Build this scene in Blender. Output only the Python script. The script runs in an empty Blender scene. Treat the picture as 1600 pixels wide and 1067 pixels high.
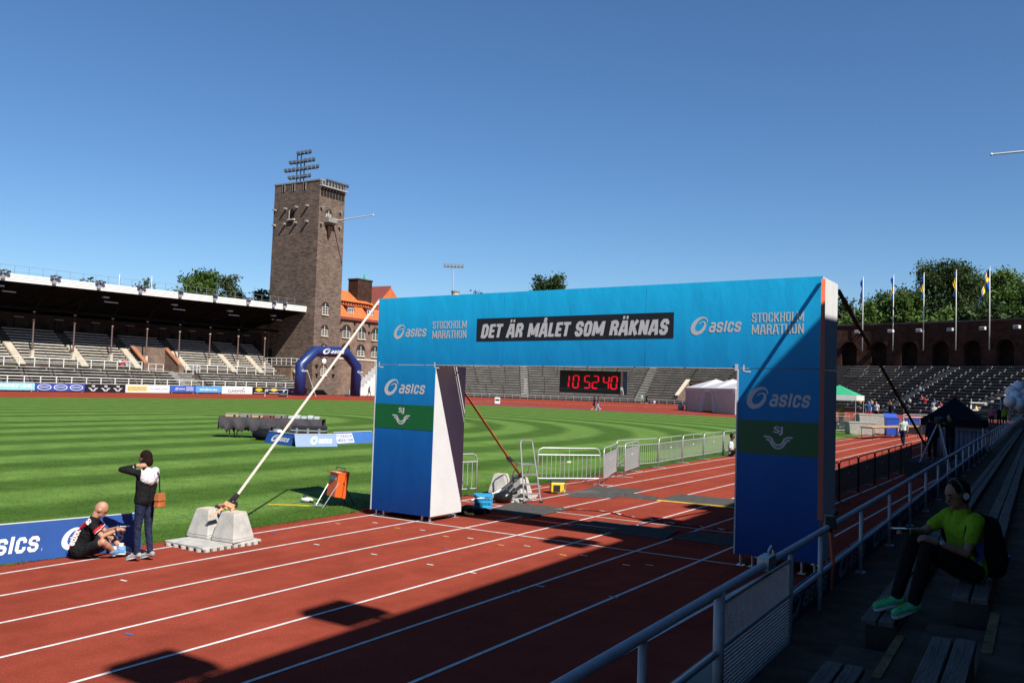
import bpy, bmesh, math, random
import numpy as np
from mathutils import Vector, Matrix
random.seed(7); rng = np.random.default_rng(7)
S = bpy.context.scene; COL = S.collection
PI = math.pi; R = math.radians

# ------------------------------------------------------------------ camera, sky, sun, exposure
cam = bpy.data.cameras.new('camera'); cam.sensor_width = 36; cam.lens = 36*1387.337/1600
cam.clip_start = .1; cam.clip_end = 3000
camo = bpy.data.objects.new('camera', cam); COL.objects.link(camo)
pit, rol, yaw = .049, .033, .564
Fw = Vector((-math.sin(yaw)*math.cos(pit), math.cos(yaw)*math.cos(pit), math.sin(pit)))
Rt = Vector((math.cos(yaw), math.sin(yaw), 0)); Up = Rt.cross(Fw)
R2 = math.cos(rol)*Rt+math.sin(rol)*Up; U2 = -math.sin(rol)*Rt+math.cos(rol)*Up
Mx = Matrix((R2, U2, -Fw)).transposed().to_4x4(); Mx.translation = Vector((12.645, -14.565, 2.863))
camo.matrix_world = Mx; S.camera = camo

SUN = Vector((4.3, -1.7, 4.62)).normalized()
W = bpy.data.worlds.new('World'); S.world = W; W.use_nodes = True
nt = W.node_tree; nt.nodes.clear()
sky = nt.nodes.new('ShaderNodeTexSky'); sky.sky_type = 'NISHITA'; sky.sun_disc = False
sky.sun_elevation = math.asin(SUN.z); sky.sun_rotation = math.atan2(SUN.x, SUN.y)
sky.altitude = 0; sky.air_density = 1.0; sky.dust_density = 0; sky.ozone_density = 8
bg = nt.nodes.new('ShaderNodeBackground'); bg.inputs['Strength'].default_value = .061
wo = nt.nodes.new('ShaderNodeOutputWorld')
hs = nt.nodes.new('ShaderNodeHueSaturation'); hs.inputs['Saturation'].default_value = 1.06; nt.links.new(sky.outputs[0], hs.inputs['Color']); nt.links.new(hs.outputs[0], bg.inputs[0]); nt.links.new(bg.outputs[0], wo.inputs[0])
sl = bpy.data.lights.new('sun', 'SUN'); sl.energy = 5.0; sl.angle = R(.53); sl.color = (1, .955, .88)
so = bpy.data.objects.new('sun', sl); COL.objects.link(so); so.rotation_euler = (-SUN).to_track_quat('-Z', 'Y').to_euler()
so.location = SUN*200
S.view_settings.view_transform = 'Standard'; S.view_settings.look = 'None'
S.view_settings.exposure = .9; S.view_settings.gamma = 1; S.view_settings.use_curve_mapping = False

# ------------------------------------------------------------------ helpers
class MB:
    def __init__(s): s.v = []; s.f = []; s.m = []
    def add(s, v, f, mi=0):
        n = len(s.v); s.v += [tuple(p) for p in v]; s.f += [tuple(i+n for i in q) for q in f]; s.m += [mi]*len(f); return s
    def box(s, x0, y0, z0, x1, y1, z1, mi=0):
        return s.hexa([(x0,y0,z0),(x1,y0,z0),(x1,y1,z0),(x0,y1,z0)], [(x0,y0,z1),(x1,y0,z1),(x1,y1,z1),(x0,y1,z1)], mi)
    def hexa(s, a, b, mi=0):
        n = len(a)
        return s.add(list(a)+list(b), [tuple(range(n))[::-1], tuple(range(n, 2*n))]+[(i, (i+1) % n, n+(i+1) % n, n+i) for i in range(n)], mi)
    def cbox(s, c, sz, rz=0, mi=0):
        x, y, z = (k/2 for k in sz); ca, sa = math.cos(rz), math.sin(rz)
        q = [(c[0]+a*x*ca-b*y*sa, c[1]+a*x*sa+b*y*ca) for a, b in ((-1,-1),(1,-1),(1,1),(-1,1))]
        return s.hexa([(p[0], p[1], c[2]-z) for p in q], [(p[0], p[1], c[2]+z) for p in q], mi)
    def ext(s, poly, vec, mi=0):
        vec = Vector(vec); return s.hexa(poly, [Vector(p)+vec for p in poly], mi)
    def tube(s, pts, r, n=6, mi=0):
        pts = [Vector(p) for p in pts]; rr = r if isinstance(r, (list, tuple)) else [r]*len(pts)
        vs = []; ref = None
        for i, p in enumerate(pts):
            d = (pts[min(i+1, len(pts)-1)]-pts[max(i-1, 0)]).normalized()
            if ref is None: ref = Vector((0,0,1)) if abs(d.z) < .9 else Vector((1,0,0))
            a = d.cross(ref).normalized(); b = a.cross(d).normalized(); ref = b
            vs += [p+(a*math.cos(2*PI*k/n)+b*math.sin(2*PI*k/n))*rr[i] for k in range(n)]
        f = [tuple(range(n))[::-1], tuple(range((len(pts)-1)*n, len(pts)*n))]
        for i in range(len(pts)-1): f += [(i*n+k, i*n+(k+1) % n, (i+1)*n+(k+1) % n, (i+1)*n+k) for k in range(n)]
        return s.add(vs, f, mi)
    def ball(s, c, r, n=10, m=7, sc=(1,1,1), mi=0, M=None):
        c = Vector(c); vs = []; f = []
        def P(x, y, z):
            q = Vector((x*r*sc[0], y*r*sc[1], z*r*sc[2])); return c+(M @ q if M else q)
        vs.append(P(0,0,-1))
        for i in range(1, m):
            t = -PI/2+PI*i/m
            vs += [P(math.cos(t)*math.cos(2*PI*k/n), math.cos(t)*math.sin(2*PI*k/n), math.sin(t)) for k in range(n)]
        vs.append(P(0,0,1)); L = len(vs)-1
        f += [(0, 1+(k+1) % n, 1+k) for k in range(n)]+[(L, L-n+k, L-n+(k+1) % n) for k in range(n)]
        for i in range(m-2): f += [(1+i*n+k, 1+i*n+(k+1) % n, 1+(i+1)*n+(k+1) % n, 1+(i+1)*n+k) for k in range(n)]
        return s.add(vs, f, mi)
    def lathe(s, prof, n=12, c=(0,0,0), mi=0):
        vs = [(c[0]+r*math.cos(2*PI*k/n), c[1]+r*math.sin(2*PI*k/n), c[2]+z) for r, z in prof for k in range(n)]
        f = [tuple(range(n))[::-1], tuple(range((len(prof)-1)*n, len(prof)*n))]
        for i in range(len(prof)-1): f += [(i*n+k, i*n+(k+1) % n, (i+1)*n+(k+1) % n, (i+1)*n+k) for k in range(n)]
        return s.add(vs, f, mi)
    def build(s, name, mat, parent=None, loc=(0,0,0), rz=0, smooth=False, bevel=0):
        me = bpy.data.meshes.new(name); me.from_pydata([tuple(p) for p in s.v], [], s.f)
        for m in (mat if isinstance(mat, (list, tuple)) else [mat]): me.materials.append(m)
        if any(s.m): me.polygons.foreach_set('material_index', s.m)
        if smooth: me.polygons.foreach_set('use_smooth', [True]*len(s.f))
        me.update()
        return put(name, me, parent, loc, rz, bevel)
def put(name, me, parent=None, loc=(0,0,0), rz=0, bevel=0):
    o = bpy.data.objects.new(name, me); COL.objects.link(o); o.location = loc; o.rotation_euler = (0, 0, rz)
    if parent: o.parent = parent
    if bevel:
        b = o.modifiers.new('bevel', 'BEVEL'); b.width = bevel; b.segments = 2; b.limit_method = 'ANGLE'
    return o
def tag(o, label=None, cat=None, group=None, kind=None):
    for k, v in (('label', label), ('category', cat), ('group', group), ('kind', kind)):
        if v: o[k] = v
    return o
def thing(name, label, cat, loc=(0,0,0), rz=0, group=None):
    return tag(put(name, None, None, loc, rz), label, cat, group)
def clone(o, parent=None, loc=None, rz=None):
    c = o.copy(); COL.objects.link(c); c.parent = parent
    if loc is not None: c.location = loc
    if rz is not None: c.rotation_euler = (0, 0, rz)
    for ch in o.children: clone(ch, c)
    return c
def box(name, mat, x0, y0, z0, x1, y1, z1, parent=None, bevel=0):
    return MB().box(x0, y0, z0, x1, y1, z1).build(name, mat, parent, bevel=bevel)

# ------------------------------------------------------------------ materials
KA = .85
def pm(name, rgb, rough=.6, var=.18, scale=6, bump=0, metal=0, spec=.5, co='Object', rgb2=None, stretch=(1,1,1), bscale=None, coat=0):
    rgb = tuple(c*KA for c in rgb); rgb2 = tuple(c*KA for c in rgb2) if rgb2 else None
    m = bpy.data.materials.new(name); m.use_nodes = True; n = m.node_tree.nodes; l = m.node_tree.links
    if rough >= .75 and spec == .5: spec = .1
    b = n['Principled BSDF']; b.inputs['Roughness'].default_value = rough; b.inputs['Metallic'].default_value = metal
    b.inputs['Specular IOR Level'].default_value = spec; b.inputs['Coat Weight'].default_value = coat
    tc = n.new('ShaderNodeTexCoord'); mp = n.new('ShaderNodeMapping'); mp.inputs['Scale'].default_value = stretch
    if co == 'World':
        g = n.new('ShaderNodeNewGeometry'); l.new(g.outputs['Position'], mp.inputs[0])
    else: l.new(tc.outputs[co], mp.inputs[0])
    no = n.new('ShaderNodeTexNoise'); no.inputs['Scale'].default_value = scale; no.inputs['Detail'].default_value = 6; no.inputs['Roughness'].default_value = .62
    l.new(mp.outputs[0], no.inputs['Vector'])
    cr = n.new('ShaderNodeMapRange'); cr.inputs['From Min'].default_value = .3; cr.inputs['From Max'].default_value = .7
    l.new(no.outputs['Fac'], cr.inputs['Value'])
    mx = n.new('ShaderNodeMix'); mx.data_type = 'RGBA'; l.new(cr.outputs[0], mx.inputs['Factor'])
    c1 = tuple(min(1, c*(1-var)) for c in rgb); c2 = rgb2 or tuple(min(1, c*(1+var)) for c in rgb)
    mx.inputs['A'].default_value = (*c1, 1); mx.inputs['B'].default_value = (*c2, 1)
    l.new(mx.outputs['Result'], b.inputs['Base Color'])
    if bump:
        n2 = n.new('ShaderNodeTexNoise'); n2.inputs['Scale'].default_value = bscale or scale*6; n2.inputs['Detail'].default_value = 4
        l.new(mp.outputs[0], n2.inputs['Vector'])
        bp = n.new('ShaderNodeBump'); bp.inputs['Strength'].default_value = bump; bp.inputs['Distance'].default_value = .02
        if any(q in name for q in ('cloth', 'denim', 'jersey', 'shirt')): n2.inputs['Scale'].default_value = 11; n2.inputs['Distortion'].default_value = 1.2; bp.inputs['Strength'].default_value = .9; bp.inputs['Distance'].default_value = .04
        l.new(n2.outputs['Fac'], bp.inputs['Height']); l.new(bp.outputs[0], b.inputs['Normal'])
    m['mix'] = mx.name
    return m
def nodes(m): return m.node_tree.nodes, m.node_tree.links, m.node_tree.nodes['Principled BSDF'], m.node_tree.nodes[m['mix']]
M = {}
FOLD = ('cloth', 'denim', 'jersey', 'shirt')
def brickmat(name, c1, c2, mortar, bw=.27, rh=.075, far=1.0, dirt=.35):
    m = pm(name, c1, .95, .25, .8, co='World', spec=.04); n, l, b, mx = nodes(m)
    g = n.new('ShaderNodeNewGeometry'); sp = n.new('ShaderNodeSeparateXYZ'); l.new(g.outputs['Position'], sp.inputs[0])
    ad = n.new('ShaderNodeMath'); ad.operation = 'ADD'; l.new(sp.outputs[0], ad.inputs[0]); l.new(sp.outputs[1], ad.inputs[1])
    cb = n.new('ShaderNodeCombineXYZ'); l.new(ad.outputs[0], cb.inputs[0]); l.new(sp.outputs[2], cb.inputs[1])
    br = n.new('ShaderNodeTexBrick'); br.inputs['Scale'].default_value = 1; br.inputs['Brick Width'].default_value = bw; br.inputs['Row Height'].default_value = rh
    br.inputs['Mortar Size'].default_value = rh*.14; br.inputs['Bias'].default_value = 0
    br.inputs['Color1'].default_value = (*c1, 1); br.inputs['Color2'].default_value = (*c2, 1); br.inputs['Mortar'].default_value = (*mortar, 1)
    l.new(cb.outputs[0], br.inputs['Vector'])
    mm = n.new('ShaderNodeMix'); mm.data_type = 'RGBA'; mm.blend_type = 'MULTIPLY'; mm.inputs['Factor'].default_value = 1
    mx.inputs['A'].default_value = (*[KA*(1-dirt)]*3, 1); mx.inputs['B'].default_value = (*[KA*(1+dirt)]*3, 1)
    l.new(br.outputs['Color'], mm.inputs['A']); l.new(mx.outputs['Result'], mm.inputs['B']); l.new(mm.outputs['Result'], b.inputs['Base Color'])
    bp = n.new('ShaderNodeBump'); bp.inputs['Strength'].default_value = .6; bp.inputs['Distance'].default_value = .03
    l.new(br.outputs['Fac'], bp.inputs['Height']); bp.invert = True; l.new(bp.outputs[0], b.inputs['Normal'])
    return m
M['brick'] = brickmat('tower_brick', (.076,.05,.04), (.17,.118,.093), (.18,.145,.12), .8, .24, dirt=.22)
M['brick2'] = brickmat('arcade_brick', (.045,.02,.014), (.062,.03,.022), (.055,.038,.03), .6, .2)
M['brick3'] = brickmat('vomitory_brick', (.15,.088,.064), (.21,.132,.098), (.22,.175,.14), .5, .16)
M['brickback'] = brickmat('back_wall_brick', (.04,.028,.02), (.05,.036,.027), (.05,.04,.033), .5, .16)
M['concrete'] = pm('concrete', (.22,.21,.19), .9, .3, 1.7, .25, spec=.15, co='World')
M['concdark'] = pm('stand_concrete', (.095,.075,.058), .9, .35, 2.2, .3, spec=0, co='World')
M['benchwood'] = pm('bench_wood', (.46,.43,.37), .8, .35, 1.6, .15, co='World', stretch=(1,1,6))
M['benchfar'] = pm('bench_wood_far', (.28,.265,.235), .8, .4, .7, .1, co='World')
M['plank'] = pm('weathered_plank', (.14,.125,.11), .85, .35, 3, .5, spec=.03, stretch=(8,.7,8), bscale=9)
M['cream'] = pm('cream_stone', (.48,.42,.33), .8, .15, 1.2, .15, co='World')
M['white'] = pm('white_paint', (.62,.62,.6), .45, .07, 2)
M['whitefab'] = pm('white_fabric', (.53,.53,.54), .8, .04, 3, .1)
M['pinkfab'] = pm('tent_wall_fabric', (.52,.48,.5), .85, .08, 1.5, .15)
M['black'] = pm('black_paint', (.012,.012,.013), .5, .3, 8)
M['dark'] = pm('dark_recess', (.02,.017,.015), .9, .3, 3)
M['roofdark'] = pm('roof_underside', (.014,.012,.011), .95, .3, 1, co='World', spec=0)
M['roofmetal'] = pm('roof_metal', (.22,.23,.24), .5, .2, .6, co='World')
M['galv'] = pm('galvanised_steel', (.5,.51,.52), .42, .15, 12, .05, metal=.45)
M['alu'] = pm('aluminium', (.62,.62,.62), .35, .12, 9, metal=.8)
M['steelblk'] = pm('black_steel', (.02,.02,.022), .45, .3, 9)
M['railpaint'] = pm('rail_paint', (.38,.41,.45), .38, .14, 7, .03)
M['lens'] = pm('lamp_glass', (.2,.23,.26), .15, .1, 4)
M['lampbody'] = pm('lamp_housing', (.05,.06,.075), .4, .2, 6)
M['tile'] = pm('red_roof_tile', (.5,.135,.045), .75, .2, 1.3, .4, co='World')
M['copper'] = pm('window_frame_paint', (.6,.58,.5), .6, .1, 4)
M['glass'] = pm('window_glass', (.03,.035,.04), .12, .2, 2)
M['redwood'] = pm('red_brown_timber', (.2,.05,.035), .6, .2, 3)
M['orange'] = pm('orange_paint', (.72,.1,.012), .42, .08, 5, .05)
M['orangestrap'] = pm('orange_webbing', (.5,.085,.03), .7, .12, 30, .1)
M['paleorange'] = pm('faded_webbing', (.62,.54,.47), .7, .08, 20, .1)
M['blackstrap'] = pm('black_webbing', (.015,.012,.012), .7, .2, 20)
M['blueboard'] = pm('blue_board_print', (.012,.06,.24), .45, .1, 3, .05)
M['blueboard2'] = pm('bright_blue_board_print', (.035,.12,.36), .45, .1, 3, .05)
M['navy'] = pm('navy_print', (.012,.022,.12), .5, .15, 3)
M['inflate'] = pm('inflatable_navy_fabric', (.009,.026,.125), .38, .12, 2, .1, co='Object', bscale=3)
M['print'] = pm('white_print', (.62,.62,.62), .55, .04, 5)
M['printgrey'] = pm('silver_print', (.5,.5,.51), .5, .05, 5)
M['printdim'] = pm('faded_print', (.25,.3,.42), .6, .1, 5)
M['signblack'] = pm('sign_black_print', (.006,.006,.01), .5, .2, 4)
M['green'] = pm('green_print', (.0,.1,.022), .5, .06, 4)
M['greenroof'] = pm('green_tent_fabric', (.02,.3,.14), .7, .1, 3)
M['tentblack'] = pm('black_tent_fabric', (.006,.007,.012), .75, .2, 4, .1)
M['skin'] = pm('skin', (.38,.19,.12), .55, .1, 14, .05)
M['skintan'] = pm('tanned_skin', (.2,.1,.06), .6, .12, 14, .05)
M['skindark'] = pm('dark_skin', (.08,.04,.025), .5, .1, 14)
M['hair'] = pm('dark_hair', (.014,.007,.005), .85, .35, 40, .5)
M['hairblond'] = pm('fair_hair', (.3,.2,.09), .6, .3, 40, .4)
M['jeans'] = pm('dark_denim', (.018,.024,.055), .85, .35, 22, .2)
M['blkcloth'] = pm('black_cloth', (.01,.01,.011), .85, .3, 14, .3)
M['wcloth'] = pm('white_cloth', (.55,.52,.55), .85, .07, 10, .2)
M['redcloth'] = pm('red_cloth', (.5,.02,.03), .75, .15, 12, .2)
M['lime'] = pm('lime_jersey', (.17,.32,.012), .75, .12, 12, .2)
M['mint'] = pm('pale_green_shirt', (.55,.7,.6), .8, .08, 10, .2)
M['bluecloth'] = pm('blue_cloth', (.04,.1,.32), .8, .15, 12, .2)
M['navycloth'] = pm('navy_cloth', (.012,.016,.04), .85, .2, 12, .2)
M['orcloth'] = pm('orange_cloth', (.75,.25,.02), .8, .1, 12, .2)
M['pinkcloth'] = pm('pink_cloth', (.65,.1,.18), .8, .1, 12, .2)
M['ltblue'] = pm('light_blue_cloth', (.2,.42,.6), .8, .1, 12, .2)
M['greyshoe'] = pm('grey_shoe', (.28,.29,.3), .7, .3, 25, .2)
M['blueshoe'] = pm('blue_shoe', (.08,.22,.45), .6, .3, 25, .2)
M['greenshoe'] = pm('green_shoe', (.05,.5,.22), .6, .3, 25, .2)
M['leather'] = pm('tan_leather', (.35,.11,.03), .45, .2, 9, .1)
M['bluecrate'] = pm('blue_plastic', (.03,.32,.6), .4, .1, 5)
M['bluebin'] = pm('dark_blue_plastic', (.02,.07,.4), .4, .1, 4)
M['yellow'] = pm('yellow_plastic', (.7,.45,.02), .4, .12, 6)
M['palecrate'] = pm('pale_plastic', (.3,.285,.26), .5, .2, 6)
M['wood'] = pm('table_wood', (.42,.3,.16), .6, .2, 4, .1, stretch=(1,6,1))
M['mat'] = pm('grey_rubber_mat', (.075,.073,.07), .95, .2, 7, .25, spec=0)
M['wornyellow'] = pm('worn_yellow_edge', (.17,.13,.06), .9, .45, 9)
M['yellowtrim'] = pm('yellow_edge', (.5,.3,.05), .8, .2, 6)
M['blackcloth2'] = pm('dark_grey_table_cloth', (.055,.05,.055), .85, .25, 3, .3)
M['balloon'] = pm('white_balloon', (.72,.74,.8), .25, .04, 3, coat=.4)
M['flagblue'] = pm('flag_blue', (.02,.1,.38), .8, .1, 3)
M['flagyel'] = pm('flag_yellow', (.75,.5,.03), .8, .1, 3)
M['copingbrick'] = pm('coping_tile', (.3,.135,.075), .85, .2, 1.5, .2, co='World')
M['bark'] = pm('bark', (.09,.07,.055), .9, .3, 8, .5)
def leafmat(name, rgb, rgb2):
    m = pm(name, rgb, .6, .3, .35, co='World', rgb2=rgb2, spec=.2)
    n, l, b, mx = nodes(m); tr = n.new('ShaderNodeBsdfTranslucent'); ms = n.new('ShaderNodeMixShader'); ms.inputs[0].default_value = .25
    l.new(mx.outputs['Result'], tr.inputs[0]); l.new(b.outputs[0], ms.inputs[1]); l.new(tr.outputs[0], ms.inputs[2])
    l.new(ms.outputs[0], n['Material Output'].inputs[0]); return m
M['leaf'] = leafmat('leaf_green', (.04,.082,.014), (.085,.15,.024))
M['leafdark'] = leafmat('leaf_dark_green', (.03,.058,.016), (.06,.1,.028))
M['leaflight'] = leafmat('leaf_fresh_green', (.065,.12,.02), (.12,.19,.035))
M['endbench'] = pm('grey_bench_wood', (.19,.18,.162), .85, .4, .5, .1, co='World', spec=.1)
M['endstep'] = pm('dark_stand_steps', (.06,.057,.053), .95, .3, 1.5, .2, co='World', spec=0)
M['leafgrey'] = leafmat('leaf_grey_green', (.055,.085,.035), (.09,.12,.05))
def translucent(m, f):
    n, l, b, mx = nodes(m); tr = n.new('ShaderNodeBsdfTranslucent'); ms = n.new('ShaderNodeMixShader'); ms.inputs[0].default_value = f
    l.new(mx.outputs['Result'], tr.inputs[0]); l.new(b.outputs[0], ms.inputs[1]); l.new(tr.outputs[0], ms.inputs[2]); l.new(ms.outputs[0], n['Material Output'].inputs[0]); return m
translucent(M['pinkfab'], .4); M['tentroof'] = translucent(pm('tent_roof_fabric', (.66,.66,.68), .8, .04, 3, .1), .3)
# concrete of the ballast blocks: pale, stained
M['block'] = pm('ballast_concrete', (.4,.39,.365), .9, .22, 5, .2)
def emis(name, rgb, st):
    m = pm(name, rgb, .5, .05, 5); b = m.node_tree.nodes['Principled BSDF']
    b.inputs['Emission Color'].default_value = (*rgb, 1); b.inputs['Emission Strength'].default_value = st; return m
M['led'] = emis('red_led_segments', (.85,.006,.02), .42)
# printed fabric of the finish arch, slightly slack on its frame: pale blue above running to deep blue at the foot of the columns
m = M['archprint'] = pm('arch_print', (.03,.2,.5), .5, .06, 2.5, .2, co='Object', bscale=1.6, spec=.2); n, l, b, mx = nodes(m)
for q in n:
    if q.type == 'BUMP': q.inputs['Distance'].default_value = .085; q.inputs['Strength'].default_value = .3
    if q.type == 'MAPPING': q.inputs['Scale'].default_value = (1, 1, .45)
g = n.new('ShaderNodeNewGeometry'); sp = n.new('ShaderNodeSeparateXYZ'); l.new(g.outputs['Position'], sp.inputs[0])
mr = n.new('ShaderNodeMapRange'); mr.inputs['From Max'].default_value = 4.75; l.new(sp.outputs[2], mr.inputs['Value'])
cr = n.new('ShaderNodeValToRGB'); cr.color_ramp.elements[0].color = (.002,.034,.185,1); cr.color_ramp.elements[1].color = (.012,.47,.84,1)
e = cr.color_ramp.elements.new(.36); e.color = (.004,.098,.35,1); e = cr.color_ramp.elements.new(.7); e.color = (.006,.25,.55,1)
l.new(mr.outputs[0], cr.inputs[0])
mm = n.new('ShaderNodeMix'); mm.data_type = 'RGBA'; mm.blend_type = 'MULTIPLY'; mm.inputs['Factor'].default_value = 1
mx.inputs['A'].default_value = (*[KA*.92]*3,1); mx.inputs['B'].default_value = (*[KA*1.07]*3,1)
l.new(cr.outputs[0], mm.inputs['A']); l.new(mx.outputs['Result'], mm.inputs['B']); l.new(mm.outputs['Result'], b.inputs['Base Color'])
# track
m = M['track'] = pm('red_track_rubber', (.25,.05,.032), .95, .14, .35, .35, co='World', bscale=90, spec=0)
n, l, b, mx = nodes(m)
n2 = n.new('ShaderNodeTexNoise'); n2.inputs['Scale'].default_value = 55; n2.inputs['Detail'].default_value = 3
g = n.new('ShaderNodeNewGeometry'); l.new(g.outputs['Position'], n2.inputs['Vector'])
mr = n.new('ShaderNodeMapRange'); mr.inputs['From Min'].default_value = .3; mr.inputs['From Max'].default_value = .7; mr.inputs['To Min'].default_value = .78; mr.inputs['To Max'].default_value = 1.2
l.new(n2.outputs['Fac'], mr.inputs['Value'])
mm = n.new('ShaderNodeMix'); mm.data_type = 'RGBA'; mm.blend_type = 'MULTIPLY'; mm.inputs['Factor'].default_value = 1
l.new(mx.outputs['Result'], mm.inputs['A']); l.new(mr.outputs[0], mm.inputs['B'])
# faint wear along the lanes
n3 = n.new('ShaderNodeTexNoise'); n3.inputs['Scale'].default_value = 1; n3.inputs['Detail'].default_value = 5
mp = n.new('ShaderNodeMapping'); mp.inputs['Scale'].default_value = (2.2, .12, 1); l.new(g.outputs['Position'], mp.inputs[0]); l.new(mp.outputs[0], n3.inputs['Vector'])
mr2 = n.new('ShaderNodeMapRange'); mr2.inputs['From Min'].default_value = .35; mr2.inputs['From Max'].default_value = .65; mr2.inputs['To Min'].default_value = .93; mr2.inputs['To Max'].default_value = 1.06
l.new(n3.outputs['Fac'], mr2.inputs['Value'])
m2 = n.new('ShaderNodeMix'); m2.data_type = 'RGBA'; m2.blend_type = 'MULTIPLY'; m2.inputs['Factor'].default_value = 1
l.new(mm.outputs['Result'], m2.inputs['A']); l.new(mr2.outputs[0], m2.inputs['B'])
n4 = n.new('ShaderNodeTexNoise'); n4.inputs['Scale'].default_value = 1.7; n4.inputs['Detail'].default_value = 9; n4.inputs['Roughness'].default_value = .72; n4.inputs['Distortion'].default_value = .6; l.new(g.outputs['Position'], n4.inputs['Vector'])
mr3 = n.new('ShaderNodeMapRange'); mr3.inputs['From Min'].default_value = .38; mr3.inputs['From Max'].default_value = .6; mr3.inputs['To Min'].default_value = .86; mr3.inputs['To Max'].default_value = 1.03; l.new(n4.outputs['Fac'], mr3.inputs['Value'])
m3 = n.new('ShaderNodeMix'); m3.data_type = 'RGBA'; m3.blend_type = 'MULTIPLY'; m3.inputs['Factor'].default_value = 1
l.new(m2.outputs['Result'], m3.inputs['A']); l.new(mr3.outputs[0], m3.inputs['B']); l.new(m3.outputs['Result'], b.inputs['Base Color'])
M['line'] = pm('lane_paint', (.58,.57,.55), .85, .22, 7, .1, co='World', spec=0)
M['blueway'] = pm('blue_runway_rubber', (.05,.07,.22), .9, .15, 1, co='World')
# grass: mown in rings about the pitch, colour differs from ring to ring with the lie of the blades
m = M['grass'] = pm('mown_grass', (.05,.105,.013), .9, .25, .9, .5, co='World', bscale=60, spec=.15); n, l, b, mx = nodes(m)
def math_(op, a, c=None):
    k = n.new('ShaderNodeMath'); k.operation = op
    for i, q in enumerate((a, c)):
        if q is None: continue
        if isinstance(q, (int, float)): k.inputs[i].default_value = q
        else: l.new(q, k.inputs[i])
    return k.outputs[0]
g = n.new('ShaderNodeNewGeometry'); sp = n.new('ShaderNodeSeparateXYZ'); l.new(g.outputs['Position'], sp.inputs[0])
nw = n.new('ShaderNodeTexNoise'); nw.inputs['Scale'].default_value = .35; l.new(g.outputs['Position'], nw.inputs['Vector'])
dx = math_('ADD', sp.outputs[0], 38.0); dy = math_('MAXIMUM', math_('SUBTRACT', sp.outputs[1], 25.0), 0.0)
dd = math_('SQRT', math_('ADD', math_('MULTIPLY', dx, dx), math_('MULTIPLY', dy, dy)))
dd = math_('ADD', dd, math_('MULTIPLY', nw.outputs['Fac'], .35))
ph = math_('SINE', math_('ADD', math_('MULTIPLY', dd, PI/2.13), -.35))
mr = n.new('ShaderNodeMapRange'); mr.inputs['From Min'].default_value = -.55; mr.inputs['From Max'].default_value = .55; l.new(ph, mr.inputs['Value'])
ms = n.new('ShaderNodeMix'); ms.data_type = 'RGBA'; l.new(mr.outputs[0], ms.inputs['Factor'])
ms.inputs['A'].default_value = (.047,.105,.009,1); ms.inputs['B'].default_value = (.1,.19,.03,1)
mx.inputs['A'].default_value = (KA*.7,KA*.74,KA*.66,1); mx.inputs['B'].default_value = (KA*1.26,KA*1.18,KA*1.3,1)
n2 = n.new('ShaderNodeTexNoise'); n2.inputs['Scale'].default_value = 16; n2.inputs['Detail'].default_value = 5; l.new(g.outputs['Position'], n2.inputs['Vector'])
mr2 = n.new('ShaderNodeMapRange'); mr2.inputs['From Min'].default_value = .3; mr2.inputs['From Max'].default_value = .7; mr2.inputs['To Min'].default_value = .66; mr2.inputs['To Max'].default_value = 1.26
l.new(n2.outputs['Fac'], mr2.inputs['Value'])
for q in (mx.outputs['Result'], mr2.outputs[0]):
    mm = n.new('ShaderNodeMix'); mm.data_type = 'RGBA'; mm.blend_type = 'MULTIPLY'; mm.inputs['Factor'].default_value = 1
    l.new(ms.outputs['Result'], mm.inputs['A']); l.new(q, mm.inputs['B']); ms = mm
l.new(ms.outputs['Result'], b.inputs['Base Color'])
M['earth'] = pm('ground_earth', (.12,.11,.09), .95, .3, .05, co='World')

# ------------------------------------------------------------------ flat print (letters, logos)
_tc = {}
def text2d(s, bold=0, shear=0, space=1):
    k = (s, bold, shear, space)
    if k in _tc: return _tc[k]
    cu = bpy.data.curves.new('t', 'FONT'); cu.body = s; cu.offset = bold; cu.shear = shear; cu.space_character = space; cu.resolution_u = 3
    o = bpy.data.objects.new('t', cu); COL.objects.link(o)
    dg = bpy.context.evaluated_depsgraph_get(); me = bpy.data.meshes.new_from_object(o.evaluated_get(dg))
    v = [(p.co.x, p.co.y) for p in me.vertices]; f = [tuple(p.vertices) for p in me.polygons]
    bpy.data.objects.remove(o); bpy.data.curves.remove(cu); bpy.data.meshes.remove(me)
    x0 = min(p[0] for p in v); x1 = max(p[0] for p in v); y0 = min(p[1] for p in v); y1 = max(p[1] for p in v)
    _tc[k] = ([((p[0]-x0)/(x1-x0), (p[1]-y0)/(y1-y0)) for p in v], f); return _tc[k]
def strip2d(pts, ws):
    v = []; n = len(pts)
    for i in range(n):
        a = pts[max(i-1, 0)]; c = pts[min(i+1, n-1)]; dx, dy = c[0]-a[0], c[1]-a[1]; L = math.hypot(dx, dy) or 1
        w = (ws[i] if isinstance(ws, list) else ws)/2
        v += [(pts[i][0]-dy/L*w, pts[i][1]+dx/L*w), (pts[i][0]+dy/L*w, pts[i][1]-dx/L*w)]
    return v, [(2*i, 2*i+1, 2*i+3, 2*i+2) for i in range(n-1)]
def join2d(*parts):
    V, Fc = [], []
    for (v, f), (sx, sy, ox, oy) in parts:
        k = len(V); V += [(p[0]*sx+ox, p[1]*sy+oy, *p[2:]) for p in v]; Fc += [tuple(i+k for i in q) for q in f]
    return V, Fc
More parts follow.
